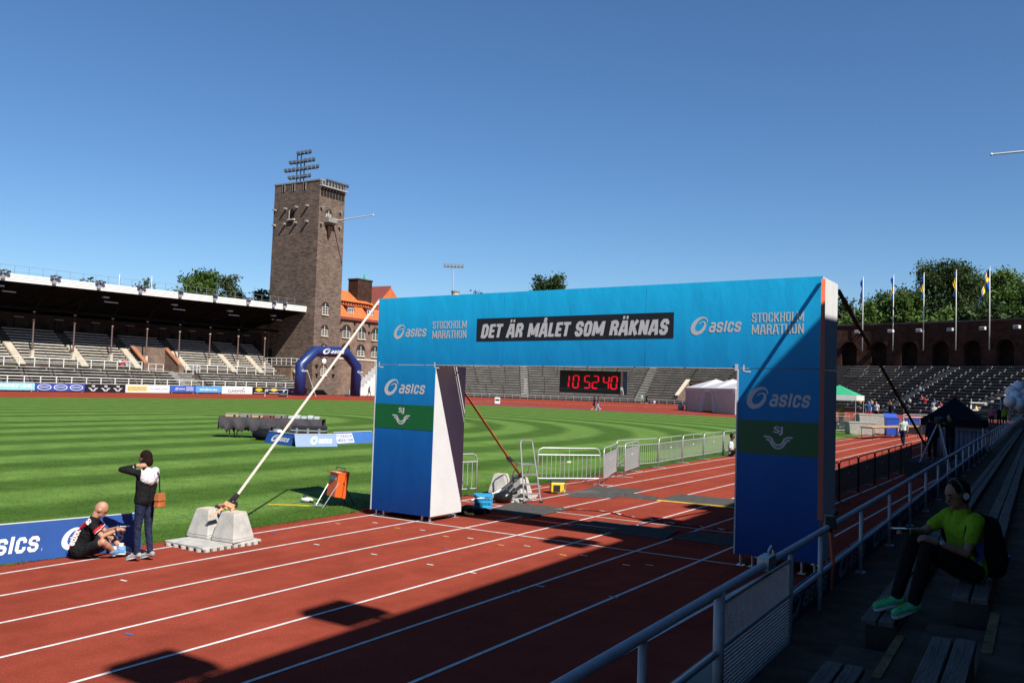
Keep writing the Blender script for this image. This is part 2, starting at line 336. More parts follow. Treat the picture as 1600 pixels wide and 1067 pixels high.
def swirl2d():
    pts, ws = [], []
    N = 46
    for i in range(N):
        t = i/(N-1); th = R(20)+R(470)*t
        r = .46 if t < .6 else .46-.27*((t-.6)/.4)**.85
        x, y = r*math.cos(th)*.82, r*math.sin(th)*1.02
        if t > .62: x += .03*(t-.62)/.38; y -= .07*(t-.62)/.38
        pts.append((x+y*.38, y)); ws.append(.05+.22*max(0, math.sin(PI*min(1, t*1.05)))**1.6*(1 if t < .55 else .75))
    v, f = strip2d(pts, ws)
    x0 = min(p[0] for p in v); x1 = max(p[0] for p in v); y0 = min(p[1] for p in v); y1 = max(p[1] for p in v)
    return [((p[0]-x0)/(x1-x0), (p[1]-y0)/(y1-y0)) for p in v], f
# a heavy condensed stroke alphabet for the printed words
_O = [(0,.15),(0,.85),(.2,1),(.8,1),(1,.85),(1,.15),(.8,0),(.2,0),(0,.15)]
_C = [(1,.66),(1,.85),(.8,1),(.2,1),(0,.85),(0,.15),(.2,0),(.8,0),(1,.15),(1,.34)]
_S = [(1,.7),(1,.86),(.8,1),(.2,1),(0,.86),(0,.66),(.16,.54),(.84,.46),(1,.34),(1,.14),(.8,0),(.2,0),(0,.14),(0,.3)]
_A = [[(-.08,-.13),(.33,1.1)], [(.67,1.1),(1.08,-.13)], [(.3,.98),(.7,.98)], [(.16,.26),(.84,.26)]]
GL = {'O': ([_O], 1), 'C': ([_C], 1), 'S': ([_S], 1), 'D': ([[(0,-.1),(0,1.1)], [(0,1),(.7,1),(1,.82),(1,.18),(.7,0),(0,0)]], 1), 'E': ([[(0,-.1),(0,1.1)], [(0,1),(1.4,1)], [(0,0),(1.4,0)], [(0,.5),(1.2,.5)]], .84),
      'T': ([[(-.42,1),(1.42,1)], [(.5,1),(.5,-.1)]], .9), 'A': (_A, 1.12), 'Ä': (_A+[[(.05,1.36),(.38,1.36)], [(.62,1.36),(.95,1.36)]], 1.12), 'Å': (_A+[[(.32,1.34),(.4,1.5),(.6,1.5),(.68,1.34),(.6,1.2),(.4,1.2),(.32,1.34)]], 1.12),
      'R': ([[(0,-.1),(0,1.1)], [(0,1),(.75,1),(1,.86),(1,.64),(.75,.5),(0,.5)], [(.62,.5),(1.0,.2),(1.02,-.1)]], 1), 'M': ([[(0,-.1),(0,1.1)], [(1,1.1),(1,-.1)], [(.02,1.05),(.5,.1)], [(.5,.1),(.98,1.05)]], 1.45), 'N': ([[(0,-.1),(0,1.1)], [(1,1.1),(1,-.1)], [(.02,1.05),(.98,-.05)]], 1.08),
      'L': ([[(0,1.1),(0,-.1)], [(0,0),(1.4,0)]], .82), 'K': ([[(0,-.1),(0,1.1)], [(1.02,1.1),(.1,.42)], [(.32,.62),(1.08,-.1)]], 1.05), 'H': ([[(0,-.1),(0,1.1)], [(1,-.1),(1,1.1)], [(0,.5),(1,.5)]], 1.02),
      'a': ([[(.05,1),(.78,1),(1,.84),(1,-.1)], [(1,0),(.2,0),(0,.12),(0,.44),(.2,.56),(1,.56)]], 1.05), 's': ([_S], 1), 'i': ([[(.5,-.1),(.5,1.25)]], .42), 'c': ([_C], .95), '.': ([[(.3,0),(.7,0)]], .4), ' ': ([], .5)}
def stroke2d(txt, t=.21, w=.6, gap=.09, shear=0, bar=.8):
    V, Fc = [], []; x = 0; lv = 0
    for ch in txt:
        ls, cw = GL[ch]; W_ = w*cw; th = t*(.62 if ch in 'ÄÅ' and False else 1)
        for pl_ in ls:
            p = [(x+t/2+a*(W_-t), t*bar/2+c*(1-t*bar)) for a, c in pl_]
            small = ch in 'ÄÅ' and pl_[0][1] > 1.15
            v, f = strip2d(p, t*.55 if small and ch == 'Å' else (t*.8 if abs(p[0][1]-p[-1][1]) < .02 and len(p) == 2 else t)); k = len(V); lv += 1
            V += [(q[0]+shear*q[1], q[1], lv) for q in v]; Fc += [tuple(i+k for i in q) for q in f]
        x += W_+gap
    x0 = min(p[0] for p in V); x1 = max(p[0] for p in V); y0 = min(p[1] for p in V); y1 = max(p[1] for p in V)
    return [((p[0]-x0)/(x1-x0), (p[1]-y0)/(y1-y0), (p[2] % 5)*.0003) for p in V], Fc
SW = swirl2d()
LOGO = join2d((SW, (.34, 1, 0, 0)), (stroke2d('asics', .23, .72, .12, .22), (.64, .6, .36, .14)))
BLOCKTXT = join2d((stroke2d('STOCKHOLM', .14, .5, .1), (1, .46, 0, .54)), (stroke2d('MARATHON', .14, .5, .1), (1, .46, 0, 0)))
def wing2d():
    a = [(-1,.16),(-.6,.13),(-.42,.0),(-.36,-.22),(-.2,-.42),(0,-.48)]; c = [(-.82,-.06),(-.62,-.1),(-.5,-.26),(-.38,-.5),(-.18,-.68),(0,-.72)]
    parts = []
    for q in (a, c):
        for sgn in (1, -1): parts.append((strip2d([(p[0]*sgn, p[1]) for p in (q if sgn > 0 else q)], .14), (1, 1, 0, 0)))
    parts.append((text2d('SJ', .03), (.66, .68, -.33, .3)))
    V, Fc = join2d(*parts); return [((p[0]+1.07)/2.14, (p[1]+.8)/1.8) for p in V], Fc
WING = wing2d()
def decal(name, shape, o, U, V, w, h, mat, parent, off=.003):
    """flat print of size w x h, lower-left corner o, along U and V"""
    U = Vector(U).normalized(); V = Vector(V).normalized(); N = U.cross(V).normalized(); o = Vector(o)+N*off
    mb = MB(); mb.add([o+U*(p[0]*w)+V*(p[1]*h)+N*(p[2] if len(p) > 2 else 0) for p in shape[0]], shape[1])
    return mb.build(name, mat, parent)
def panel(name, o, U, V, w, h, t, mat, parent, bevel=0):
    U = Vector(U).normalized(); V = Vector(V).normalized(); N = U.cross(V).normalized(); o = Vector(o)
    return MB().ext([o, o+U*w, o+U*w+V*h, o+V*h], -N*t).build(name, mat, parent, bevel=bevel)

# ================================================================== SETTING: ground, track, pitch, lines
g = MB().box(-900, -700, -.3, 900, 1100, -.03).build('ground', M['earth']); g['kind'] = 'structure'
CX, CY = -38.0, 85.0
def oval(r, n=40, y0=-60, cx=CX, cy=CY):      # stadium half: straight sides, rounded far end
    pts = [(cx+r, y0)]+[(cx+r*math.cos(PI*k/n), cy+r*math.sin(PI*k/n)) for k in range(n+1)]+[(cx-r, y0)]
    return pts
t = MB(); t.hexa([(-101, -60, -.02), (12, -60, -.02), (12, 120, -.02), (-1, 143, -.02), (-25, 157.5, -.02), (-45, 160, -.02), (-72, 155, -.02), (-101, 137, -.02)][::1],
                 [(-101, -60, 0), (12, -60, 0), (12, 120, 0), (-1, 143, 0), (-25, 157.5, 0), (-45, 160, 0), (-72, 155, 0), (-101, 137, 0)])
track = t.build('running_track', M['track']); track['kind'] = 'structure'
ge = [(-.5,-60),(-.5,60),(-1.2,70),(-4,77),(-9,82),(-14,84.2),(-20,85),(-30,85.4),(-41,86.2),(-50,86.6),(-58,84.6),(-66,81.5),(-71.5,77.5),(-75,69),(-76,60),(-76.3,45),(-76.2,-60)]
gm = MB().hexa([(x, y, .004) for x, y in ge], [(x, y, .016) for x, y in ge]); grass = gm.build('grass', M['grass']); tag(grass, kind='stuff')
# real blades where the turf is near enough to show them
N = 46000
bx = -.36-rng.random(N)**1.6*15; by = -13+rng.random(N)*24; keep = ~((bx > -.75) & (rng.random(N) < .25)); bx, by = bx[keep], by[keep]; N = len(bx)
ang = rng.random(N)*2*PI; hh = .014+.022*rng.random(N); lean = .02*rng.standard_normal((N, 2)); wd = .006+.005*rng.random(N)
v = np.empty((N, 3, 3)); v[:, 0] = np.c_[bx-wd*np.cos(ang), by-wd*np.sin(ang), np.full(N, .012)]
v[:, 1] = np.c_[bx+wd*np.cos(ang), by+wd*np.sin(ang), np.full(N, .012)]; v[:, 2] = np.c_[bx+lean[:, 0], by+lean[:, 1], .012+hh]
me = bpy.data.meshes.new('grass_blades'); me.from_pydata(v.reshape(-1, 3).tolist(), [], np.arange(3*N).reshape(-1, 3).tolist()); me.materials.append(M['grass'])
tag(put('grass_blades', me), kind='stuff')
def ribbon(pts, w, z, mb):
    P = [Vector((p[0], p[1])) for p in pts]; vs = []
    for i, p in enumerate(P):
        d = (P[min(i+1, len(P)-1)]-P[max(i-1, 0)]).normalized(); nn = Vector((-d.y, d.x))*w/2
        vs += [(p.x+nn.x, p.y+nn.y, z), (p.x-nn.x, p.y-nn.y, z)]
    return mb.add(vs, [(2*i+1, 2*i+3, 2*i+2, 2*i) for i in range(len(P)-1)])
for k in range(8):
    ribbon(oval(38+1.22*k, 48, -40)[:44], .05, .004+.0002*k, MB()).build('lane_line', M['line'], track)
ribbon([(.02, -.02), (8.54, .12)], .05, .0065, MB()).build('finish_line', M['line'], track)
ribbon([(.02, 3.3), (8.54, 3.38)], .045, .0065, MB()).build('cross_line', M['line'], track)
pw = MB(); ribbon([(-2.35, -40), (-2.35, 80)], .07, .022, pw).build('pitch_line', pm('worn_pitch_paint', (.2,.26,.14), .9, .3, 6, co='World', rgb2=(.1,.17,.05)), grass)
ribbon([(-66, 98), (-52, 92.5), (-44, 91.2), (-34, 91.0), (-27, 93)], 1.6, .005, MB()).build('jump_runway', M['blueway'], track)
ribbon([(-74, 101), (-60, 96)], .12, .006, MB()).build('runway_line', M['line'], track)
ribbon([(-67, 101), (-70, 93)], .12, .007, MB()).build('runway_line', M['line'], track)
ribbon([(p[0], p[1]) for p in ge[2:-1]], .14, .0035, MB()).build('kerb_line', M['line'], track)
# little lane marks: blue, yellow, white and grey dashes
marks = [(.25,-2.95,M['blueboard']),(1.5,-.9,M['yellow']),(2.75,-1.0,M['yellow']),(4.0,-1.05,M['yellow']),(3.52,-2.0,M['blueboard2']),(.3,-1.3,M['yellow']),
 (.75,-.7,M['line']),(2.0,-.75,M['line']),(3.2,-.85,M['line']),(4.4,-.8,M['line']),(5.6,-.9,M['line']),(6.8,-.9,M['line']),(5.3,-1.1,M['yellow']),(6.5,-1.15,M['yellow']),
 (.6,-3.6,M['line']),(1.6,-3.2,M['line']),(2.9,-3.2,M['line']),(4.1,-3.25,M['line']),(4.95,-3.3,M['line']),(6.2,-3.4,M['line']),(7.3,-3.3,M['line']),
 (3.9,-8.4,M['blueboard2']),(2.3,-9.2,M['yellow']),(1.6,-6.9,M['line']),(6.1,-3.9,M['printdim'])]
for x, y, mt in marks:
    MB().add([(x-.065, y-.02, .0052), (x+.065, y-.02, .0052), (x+.065, y+.02, .0052), (x-.065, y+.02, .0052)], [(0, 1, 2, 3)]).build('lane_mark', mt, track)

# ================================================================== END GRANDSTAND (curved, with arcade)
EC = (-45.0, 84.0)
def ec(r, a, z=0): return (EC[0]+r*math.cos(a), EC[1]+r*math.sin(a), z)
eg = thing('end_grandstand', 'curved grandstand of grey bench rows closing the far end under a dark brick arcade', 'grandstand', (0,0,0))
A0, A1, R0, NR, TD, RI = .35, 2.42, 75.0, 16, 1.52, .553
VK, VR = 7, 8.2
def rowz(k): return .45+RI*k
VOM = (1.628, 1.722)                                             # angles of the entrance cut into the rows
tr_ = MB(); na = 72
def arcring(mb, r0, r1, z0, z1, a0, a1, n):
    for i in range(n):
        a, c = a0+(a1-a0)*i/n, a0+(a1-a0)*(i+1)/n
        mb.add([ec(r0, a, z0), ec(r0, c, z0), ec(r0, c, z1), ec(r0, a, z1), ec(r1, a, z1), ec(r1, c, z1)], [(1, 0, 3, 2), (2, 3, 4, 5)])
for k in range(NR+1):
    r0 = R0+TD*k; r1 = r0+TD if k < NR else 100.2
    if 2 <= k <= VK:
        arcring(tr_, r0, r1, rowz(k)-RI if k else 0, rowz(k), A0, VOM[0], 50); arcring(tr_, r0, r1, rowz(k)-RI, rowz(k), VOM[1], A1, 30)
    else: arcring(tr_, r0, r1, rowz(k)-RI if k else -.02, rowz(k), A0, A1, na)
tr_.build('terrace', M['endstep'], eg)
# entrance: side walls with pale copings, brick back
for a in VOM:
    r_a, r_b = R0+TD*1.3, R0+TD*VR
    dn = .006 if a == VOM[1] else -.006
    lo = [ec(r_a, a, 0), ec(r_b, a, 0), ec(r_b, a, rowz(VK)+.9), ec(r_a, a, rowz(1)+.8)]
    MB().hexa(lo, [ec(math.hypot(p[0]-EC[0], p[1]-EC[1]), a+dn, p[2]) for p in lo]).build('entrance_wall', M['brick3'], eg)
    c0 = [ec(r_a-.3, a-dn*.3, rowz(1)+.8), ec(r_b, a-dn*.3, rowz(VK)+.9), ec(r_b, a+dn*1.4, rowz(VK)+.9), ec(r_a-.3, a+dn*1.4, rowz(1)+.8)]
    MB().ext(c0, (0,0,.18)).build('coping', M['cream'], eg)
MB().hexa([ec(R0+TD*VR, VOM[0], 0), ec(R0+TD*VR, VOM[1], 0), ec(R0+TD*(VR+.25), VOM[1], 0), ec(R0+TD*(VR+.25), VOM[0], 0)],
          [ec(R0+TD*VR, VOM[0], rowz(VK)+.9), ec(R0+TD*VR, VOM[1], rowz(VK)+.9), ec(R0+TD*(VR+.25), VOM[1], rowz(VK)+.9), ec(R0+TD*(VR+.25), VOM[0], rowz(VK)+.9)]).build('entrance_wall', M['brick2'], eg)
# stairs between the bench blocks
AIS = [.75, .98, 1.17, 1.42, 1.60, 1.828, 2.146, 2.36]
for a in AIS[1:7]:
    if abs(a-1.42) < .01 or a == 1.60: continue
    st = MB()
    for k in range(NR):
        for h in (0, 1):
            r = R0+TD*(k+.5*h); hw = .85/r
            zt = rowz(k)+RI*(.0 if h == 0 else .5)+.02
            b4 = [ec(r, a-hw, zt-.3), ec(r, a+hw, zt-.3), ec(r+TD*.5, a+hw, zt-.3), ec(r+TD*.5, a-hw, zt-.3)]
            st.hexa(b4, [(p[0], p[1], zt) for p in b4])
    st.build('stair', M['concrete'], eg)
# benches: one board on two supports, every one its own piece
def bench_mesh(name, L, d, mats, h=.4):
    mb = MB(); mb.box(-L/2, 0, h-.15, L/2, d, h); n = max(2, int(L/1.3))
    for i in range(n):
        x = -L/2+.25+(L-.5)*i/(n-1); mb.box(x-.05, .06, 0, x+.05, d-.05, h-.15, 1)
    o = mb.build(name, mats, None); me = o.data; bpy.data.objects.remove(o); return me
bme = bench_mesh('bench', 3.55, .5, [M['endbench'], M['endstep']], .48)
slots = []
for k in range(NR):
    r = R0+TD*k+.35; cuts = sorted([A0]+[q for q in AIS if q != 1.60]+list(VOM)+[A1])
    for a, c in zip(cuts, cuts[1:]):
        a2, c2 = a+(.95 if a not in VOM else .35)/r, c-(.95 if c not in VOM else .35)/r; n = max(1, round((c2-a2)*r/3.4)); w = (c2-a2)/n
        for i in range(n):
            m_ = a2+w*(i+.5)
            if 1 <= k <= VK and VOM[0] < m_ < VOM[1]: continue
            vis = (1.0 < m_ < 1.29+.006*k) or (1.55 < m_ < 2.4)
            if vis: slots.append((k, r, m_, (w*r-.3+random.uniform(-.08,.08))/3.55))
slots.sort(key=lambda q: (q[0], q[2])); rest = MB(); vv = [tuple(p.co) for p in bme.vertices]; ff = [tuple(p.vertices) for p in bme.polygons]
for i, (k, r, a, sx) in enumerate(slots):
    p = ec(r, a, rowz(k)); jit = random.uniform(-.012, .012)
    if i < 298: put('bench', bme, eg, p, a-PI/2+jit).scale.x = sx
    else:
        ca, sa = math.cos(a-PI/2), math.sin(a-PI/2); rest.add([(p[0]+q[0]*sx*ca-q[1]*sa, p[1]+q[0]*sx*sa+q[1]*ca, p[2]+q[2]) for q in vv], ff)
tag(rest.build('bench_rows', M['endbench'], eg), kind='stuff')
# small pale blocks stand in for sunlit specks at the bench ends
dots = MB()
for k, r, a, sx in slots:
    c = ec(r-.03, a+1.75*sx/r*random.choice((-1, 1)), rowz(k)+.38); dots.cbox(c, (.12, .12, .1), a)
tag(dots.build('bench_end_glints', M['concrete'], eg), kind='stuff')
# low rail round the foot
fr = MB()
fr.tube([ec(R0-.3, a, .95) for a in np.linspace(1.55, 2.4, 40)], .03, 5); fr.tube([ec(R0-.3, a, .5) for a in np.linspace(1.55, 2.4, 40)], .025, 5)
for a in np.linspace(1.55, 2.4, 40): fr.tube([ec(R0-.3, a, 0), ec(R0-.3, a, .95)], .03, 5)
fr.build('foot_rail', M['galv'], eg)
# arcade: brick wall with round-headed openings, dark passage behind
ar = thing('brick_arcade', 'dark brick arcade wall with tall round arched openings above the curved seats', 'wall')
ZB, ZT, RW = 9.3, 17.8, 100.0
pitch = .0628; acs = [1.0803+pitch*k for k in range(-6, 6)]; hw = .0165; zs = 12.9; ztop = 14.3
aw = MB(); back = MB()
for a in acs:
    l_, r_ = a-pitch/2, a+pitch/2
    prof = [(a-hw, ZB), (a-hw, zs)]+[(a-hw*math.cos(PI*i/8), zs+(ztop-zs)*math.sin(PI*i/8)) for i in range(1, 8)]+[(a+hw, zs), (a+hw, ZB)]
    for r, flip in ((RW, False), (RW+1.0, True)):
        q1 = [ec(r, l_, ZB), ec(r, a-hw, ZB), ec(r, a-hw, ZT), ec(r, l_, ZT)]; q2 = [ec(r, a+hw, ZB), ec(r, r_, ZB), ec(r, r_, ZT), ec(r, a+hw, ZT)]
        aw.add(q1, [(0,1,2,3)]); aw.add(q2, [(0,1,2,3)])
        for i in range(1, len(prof)-2):
            (x0, z0), (x1, z1) = prof[i], prof[i+1]; aw.add([ec(r, x0, z0), ec(r, x1, z1), ec(r, x1, ZT), ec(r, x0, ZT)], [(0,1,2,3)])
    for (x0, z0), (x1, z1) in zip(prof, prof[1:]): aw.add([ec(RW, x0, z0), ec(RW, x1, z1), ec(RW+1.0, x1, z1), ec(RW+1.0, x0, z0)], [(0,1,2,3)])
aw.build('arcade_wall', M['brick2'], ar)
lo, hi = acs[0]-pitch/2, acs[-1]+pitch/2
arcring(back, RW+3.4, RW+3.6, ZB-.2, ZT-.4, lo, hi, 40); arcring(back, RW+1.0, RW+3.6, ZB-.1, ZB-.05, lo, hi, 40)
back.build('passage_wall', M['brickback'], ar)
# the wall runs on, plain, to the left behind the finish arch
pl = MB(); arcring(pl, RW, RW+1.2, ZB, ZT-.02, hi, A1, 40); pl.build('plain_wall', M['brick2'], ar)
cp = MB()
for i in range(60):
    a, c = lo+(A1-lo)*i/60, lo+(A1-lo)*(i+1)/60
    cp.hexa([ec(RW-.2, a, ZT+.003), ec(RW-.2, c, ZT+.003), ec(RW+3.8, c, ZT+.003), ec(RW+3.8, a, ZT+.003)][::-1], [ec(RW-.2, a, ZT+.35), ec(RW-.2, c, ZT+.35), ec(RW+3.8, c, ZT+.35), ec(RW+3.8, a, ZT+.35)][::-1])
cp.build('wall_coping', pm('lead_coping', (.06,.055,.05), .7, .2, 1, co='World'), ar)
for a in acs:                                                     # arch rings, a hand proud of the wall
    rg = MB()
    for i in range(10):
        t0, t1 = PI*i/10, PI*(i+1)/10; q = []
        for t_ in (t0, t1):
            for s_ in (1.03, 1.32): q.append((a-hw*s_*math.cos(t_), zs+(ztop-zs)*s_*math.sin(t_)))
        q = [q[0], q[2], q[3], q[1]]
        rg.hexa([ec(RW, x, z) for x, z in q], [ec(RW-.08, x, z) for x, z in q])
    rg.build('arch_ring', M['brick2'], ar)
# flagpoles fixed to the wall, each with a hanging flag, and box lamps
fi = 0
FL = ['leftmost of the five flagpoles on the arcade, dark flag hanging limp', 'white flagpole second from left on the arcade, flag limp before thin trees',
      'middle flagpole of the arcade, before the tall birch, yellow band on its flag', 'white flagpole second from right on the arcade, mostly yellow flag hanging round it',
      'rightmost flagpole on the arcade, blue and yellow flag blown to the left']
for j, a in enumerate((1.3638, 1.2998, 1.2373, 1.1725, 1.107)):
    p = ec(99.45, a); fp = thing('flagpole', FL[j], 'flagpole', (p[0], p[1], 12.4), group='flagpoles along the arcade')
    pole = MB().tube([(0,0,0), (0,0,15.4)], [.11, .07], 8).ball((0,0,15.45), .13, 8, 5).build('pole', M['white'], fp, smooth=True)
    br = MB()
    for z in (.5, 3.8): br.box(-.05, -.05, z, .05, .9, z+.15)
    b_ = br.build('bracket', M['black'], fp); b_.rotation_euler[2] = a-PI/2
    # cloth: a folded sheet, blue with a yellow band
    fl = MB(); nx, nz = 10, 14; Lf, Hf = (2.1, 4.0) if j == 4 else (.7, 4.6)
    for ix in range(nx+1):
        for iz in range(nz+1):
            s_ = ix/nx; dx_ = -Lf*s_*(.55+.45*iz/nz) if j == 4 else -Lf*s_*(.55+.25*math.sin(iz*.9+j)); zz = 15.1-Hf*(iz/nz)-s_*s_*(3.2 if j == 4 else .5)
            fl.v.append((dx_*.85-.06, dx_*.5+.3*math.sin(s_*11+iz*.5+j), zz))
    for ix in range(nx):
        for iz in range(nz):
            q = ix*(nz+1)+iz; fl.f.append((q, q+nz+1, q+nz+2, q+1)); fl.m.append(1 if (iz in ((6, 7, 8, 9) if j != 4 else (5, 6, 7)) or (j == 4 and ix in (4, 5)) or (j == 3 and iz < 10 and iz > 2)) and j != 0 else 0)
    o = fl.build('flag', [M['flagblue'], M['flagyel']], fp, smooth=True)
    sd = o.modifiers.new('solid', 'SOLIDIFY'); sd.thickness = .02
LL = ['leftmost', 'second from left', 'third from left', 'third from right', 'second from right', 'rightmost']
for j, a in enumerate((1.373, 1.303, 1.2446, 1.182, 1.118, 1.053)):
    p = ec(99.7, a, 16.2); w_ = thing('wall_lamp', 'pale box lamp on the arcade wall, '+LL[j]+' of the row', 'lamp', p, a-PI/2, 'lamps along the arcade wall')
    MB().box(-.55, -.9, -.1, .55, -.2, .5).build('lamp_housing', M['white'], w_, bevel=.05); MB().box(-.1, -.25, .0, .1, .3, .2).build('bracket', M['galv'], w_)
    MB().box(-.45, -.93, -.02, .45, -.903, .4).build('lamp_glass', M['lens'], w_)

# ================================================================== MAIN GRANDSTAND (far straight, roofed)
mg = thing('main_grandstand', 'long roofed grandstand with white fascia and rows of pale benches on the far straight', 'grandstand')
Y0, Y1 = 10.0, 97.5
X1 = -101.0
t = MB(); LT, LR = .72, .40
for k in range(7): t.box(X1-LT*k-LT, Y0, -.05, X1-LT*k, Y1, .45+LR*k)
t.build('terrace', M['concdark'], mg)
XW = X1-LT*7; ZW = .45+LR*6+.3                                     # walkway between the two tiers
wk = MB().box(XW-1.3, Y0, 0, XW-.002, Y1, ZW); wk.build('walkway', M['concrete'], mg)
UX, UZ, UT, UR, UN = XW-1.3, 3.75, .58, .41, 12
VY0, VY1 = 70.3, 76.6
u = MB()
for k in range(UN):
    x1 = UX-UT*k-(.003 if k == 0 else 0); x0 = UX-UT*k-UT
    if k < 6: u.box(x0, Y0, 0, x1, VY0, UZ+UR*k); u.box(x0, VY1, 0, x1, Y1, UZ+UR*k)
    else: u.box(x0, Y0, 0, x1, Y1, UZ+UR*k)
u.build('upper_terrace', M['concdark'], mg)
# entrance cut in the upper tier, brick with orange-brown copings
for i, y in enumerate((VY0, VY1)):
    s_ = -1 if i == 0 else 1
    pts = [(UX+.1, y, 2.2), (UX-UT*5.7, y, 2.2), (UX-UT*5.7, y, UZ+UR*6+.5), (UX+.1, y, UZ+.55)]
    MB().ext(pts, (0, -.35*s_, 0)).build('entrance_wall', M['brick3'], mg)
    q = [(UX+.2, y+.25*s_, UZ+.55), (UX-UT*5.9, y+.25*s_, UZ+UR*6+.6), (UX-UT*5.9, y-.45*s_, UZ+UR*6+.6), (UX+.2, y-.45*s_, UZ+.55)]
    MB().ext(q, (0, 0, .22)).build('coping', M['copingbrick'], mg)
    MB().box(UX-.1, y-.4, 2.2, UX+.45, y+.4, UZ+.5).build('entrance_pier', M['brick3'], mg)
MB().box(UX-UT*6+.004, VY0, 2.2, UX-UT*5.6, VY1, UZ+UR*6+.75).build('entrance_wall', M['brick3'], mg)
# stairs
for y in (51.3, 60.4, 69.0, 78.0, 87.3, 93.2, 42, 33):
    s_ = MB()
    for k in range(7):
        for h in (0, 1):
            zt = UZ+UR*(k+.5*h)+.12; x1 = UX+.35-UT*(k+.5*h); s_.box(x1-UT*.5, y-.55, zt-.35, x1-.002, y+.55, zt)
    s_.build('stair', M['cream'], mg)
# benches
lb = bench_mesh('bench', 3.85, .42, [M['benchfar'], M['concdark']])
for k in range(7):
    for i in range(21):
        y = 16+4.02*i+.25*(k % 2)
        if 73.2 < y < 77: continue
        put('bench', lb, mg, (X1-LT*k-.25, y, .45+LR*k), PI/2)
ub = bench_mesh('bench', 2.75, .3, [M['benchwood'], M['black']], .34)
for k in range(UN):
    for seg in ((33.8, 41.2), (42.8, 50.5), (52.1, 59.6), (61.2, 68.2), (78.8, 86.5), (88.1, 92.4), (94.0, 97.2)):
        n = max(1, int((seg[1]-seg[0])/2.8)); w = (seg[1]-seg[0])/n
        if k < 2: pass
        for i in range(n): put('bench', ub, mg, (UX-UT*k-.2, seg[0]+w*(i+.5), UZ+UR*k), PI/2).scale.x = (w-.06)/2.75
mid = MB()
for k in range(6, UN): mid.box(UX-UT*k-.55, 70, UZ+UR*k+.2, UX-UT*k-.25, 77, UZ+UR*k+.34)
mid.build('bench', M['benchwood'], mg)
# white railings
def railing(name, x, ya, yb, z0, z1, step, mat, parent, mids=(.5,), r=.04):
    mb = MB(); mb.tube([(x, ya, z1), (x, yb, z1)], r, 5)
    for q in mids: mb.tube([(x, ya, z0+(z1-z0)*q), (x, yb, z0+(z1-z0)*q)], r*.8, 5)
    n = int((yb-ya)/step)
    for i in range(n+1): mb.box(x-r, ya+(yb-ya)*i/n-r, z0, x+r, ya+(yb-ya)*i/n+r, z1)
    return mb.build(name, mat, parent)
railing('front_railing', -100.5, Y0, 97, .2, 1.95, 2.1, M['white'], mg, (), .055)
railing('walkway_railing', UX+.35, 20, 69.6, ZW-.1, 4.5, 2.0, M['white'], mg, (.5,), .05)
railing('walkway_railing', UX+.35, 77.6, 96, ZW-.1, 4.5, 2.0, M['white'], mg, (.5,), .05)
railing('gate_railing', XW+.1, 70, 72.6, ZW-.3, ZW+1.1, 1.2, M['white'], mg)
railing('gate_railing', XW+.1, 76.8, 79.4, ZW-.3, ZW+1.1, 1.2, M['white'], mg)
st = MB()
for k in range(7): st.box(X1-LT*k-LT, 73.3, .4+LR*k, X1-LT*k-.003, 76.9, .48+LR*k); st.box(X1-LT*k-LT*.5, 73.3, .4+LR*k, X1-LT*k-.006, 76.9, .68+LR*k)
st.build('terrace_stair', M['concrete'], mg)
# columns: red-brown shaft, white collars, pale pedestal
for y in [53.49+5.93*i for i in range(-4, 8)]:
    c = MB().lathe([(.16, 0), (.16, .1), (.13, .15), (.115, 5.9)], 10, (-108.5, y, 5.0)).build('column', pm('column_paint', (.05,.022,.018), .6, .15, 3) if 'colp' not in M else M['colp'], mg, smooth=True)
    M['colp'] = c.data.materials[0]
    MB().box(-108.72, y-.2, 4.3, -108.28, y+.2, 5.5).build('pedestal', M['cream'], c); MB().lathe([(.18, 0), (.18, .12)], 10, (-108.5, y, 9.6)).lathe([(.18, 0), (.2, .12)], 10, (-108.5, y, 10.7)).build('capital', M['cream'], c)
    MB().tube([(-108.5, y, 10.9), (-107.4, y, 12.2), (-105.6, y, 13.3)], .13, 5).build('bracket', M['roofdark'], c)
ROOFS = .0112
def rz_(y): return 13.62+ROOFS*y
rf = MB(); rf.hexa([(-104.15, Y0, rz_(Y0)+.2), (-104.15, 100.3, rz_(100.3)+.2), (-121.5, 100.3, 10.9), (-121.5, Y0, 10.6)][::-1], [(-104.15, Y0, rz_(Y0)+.9), (-104.15, 100.3, rz_(100.3)+.9), (-121.5, 100.3, 11.8), (-121.5, Y0, 11.5)][::-1])
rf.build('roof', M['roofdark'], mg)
for i in range(3):                                                # fascia: three white boards, one lapping the other
    z = .02+.335*i; x = -104.0+.03*i; b_ = MB(); b_.hexa([(x-.1, Y0, rz_(Y0)+z), (x, Y0, rz_(Y0)+z), (x, 100.3, rz_(100.3)+z), (x-.1, 100.3, rz_(100.3)+z)], [(x-.1, Y0, rz_(Y0)+z+.33), (x, Y0, rz_(Y0)+z+.33), (x, 100.3, rz_(100.3)+z+.33), (x-.1, 100.3, rz_(100.3)+z+.33)])
    b_.build('fascia_board', M['white'], mg)
for y in np.arange(Y0+3, 99, 5.93): MB().hexa([(-104.3, y-.12, rz_(y)), (-104.3, y+.12, rz_(y)), (-121, y+.12, 10.5), (-121, y-.12, 10.5)], [(-104.3, y-.12, rz_(y)+.3), (-104.3, y+.12, rz_(y)+.3), (-121, y+.12, 10.95), (-121, y-.12, 10.95)]).build('rafter', M['roofdark'], mg)
MB().box(-108.7, Y0, 10.95, -108.3, 98, 11.35).build('roof_beam', M['roofdark'], mg)
MB().box(-118, 100.0, 0, -113.2, 100.36, 12.5).build('end_wall', M['brick3'], mg)
bw = MB().box(-115.6, Y0, 0, -115.0, 100.3, 10.9).build('back_wall', M['brickback'], mg)
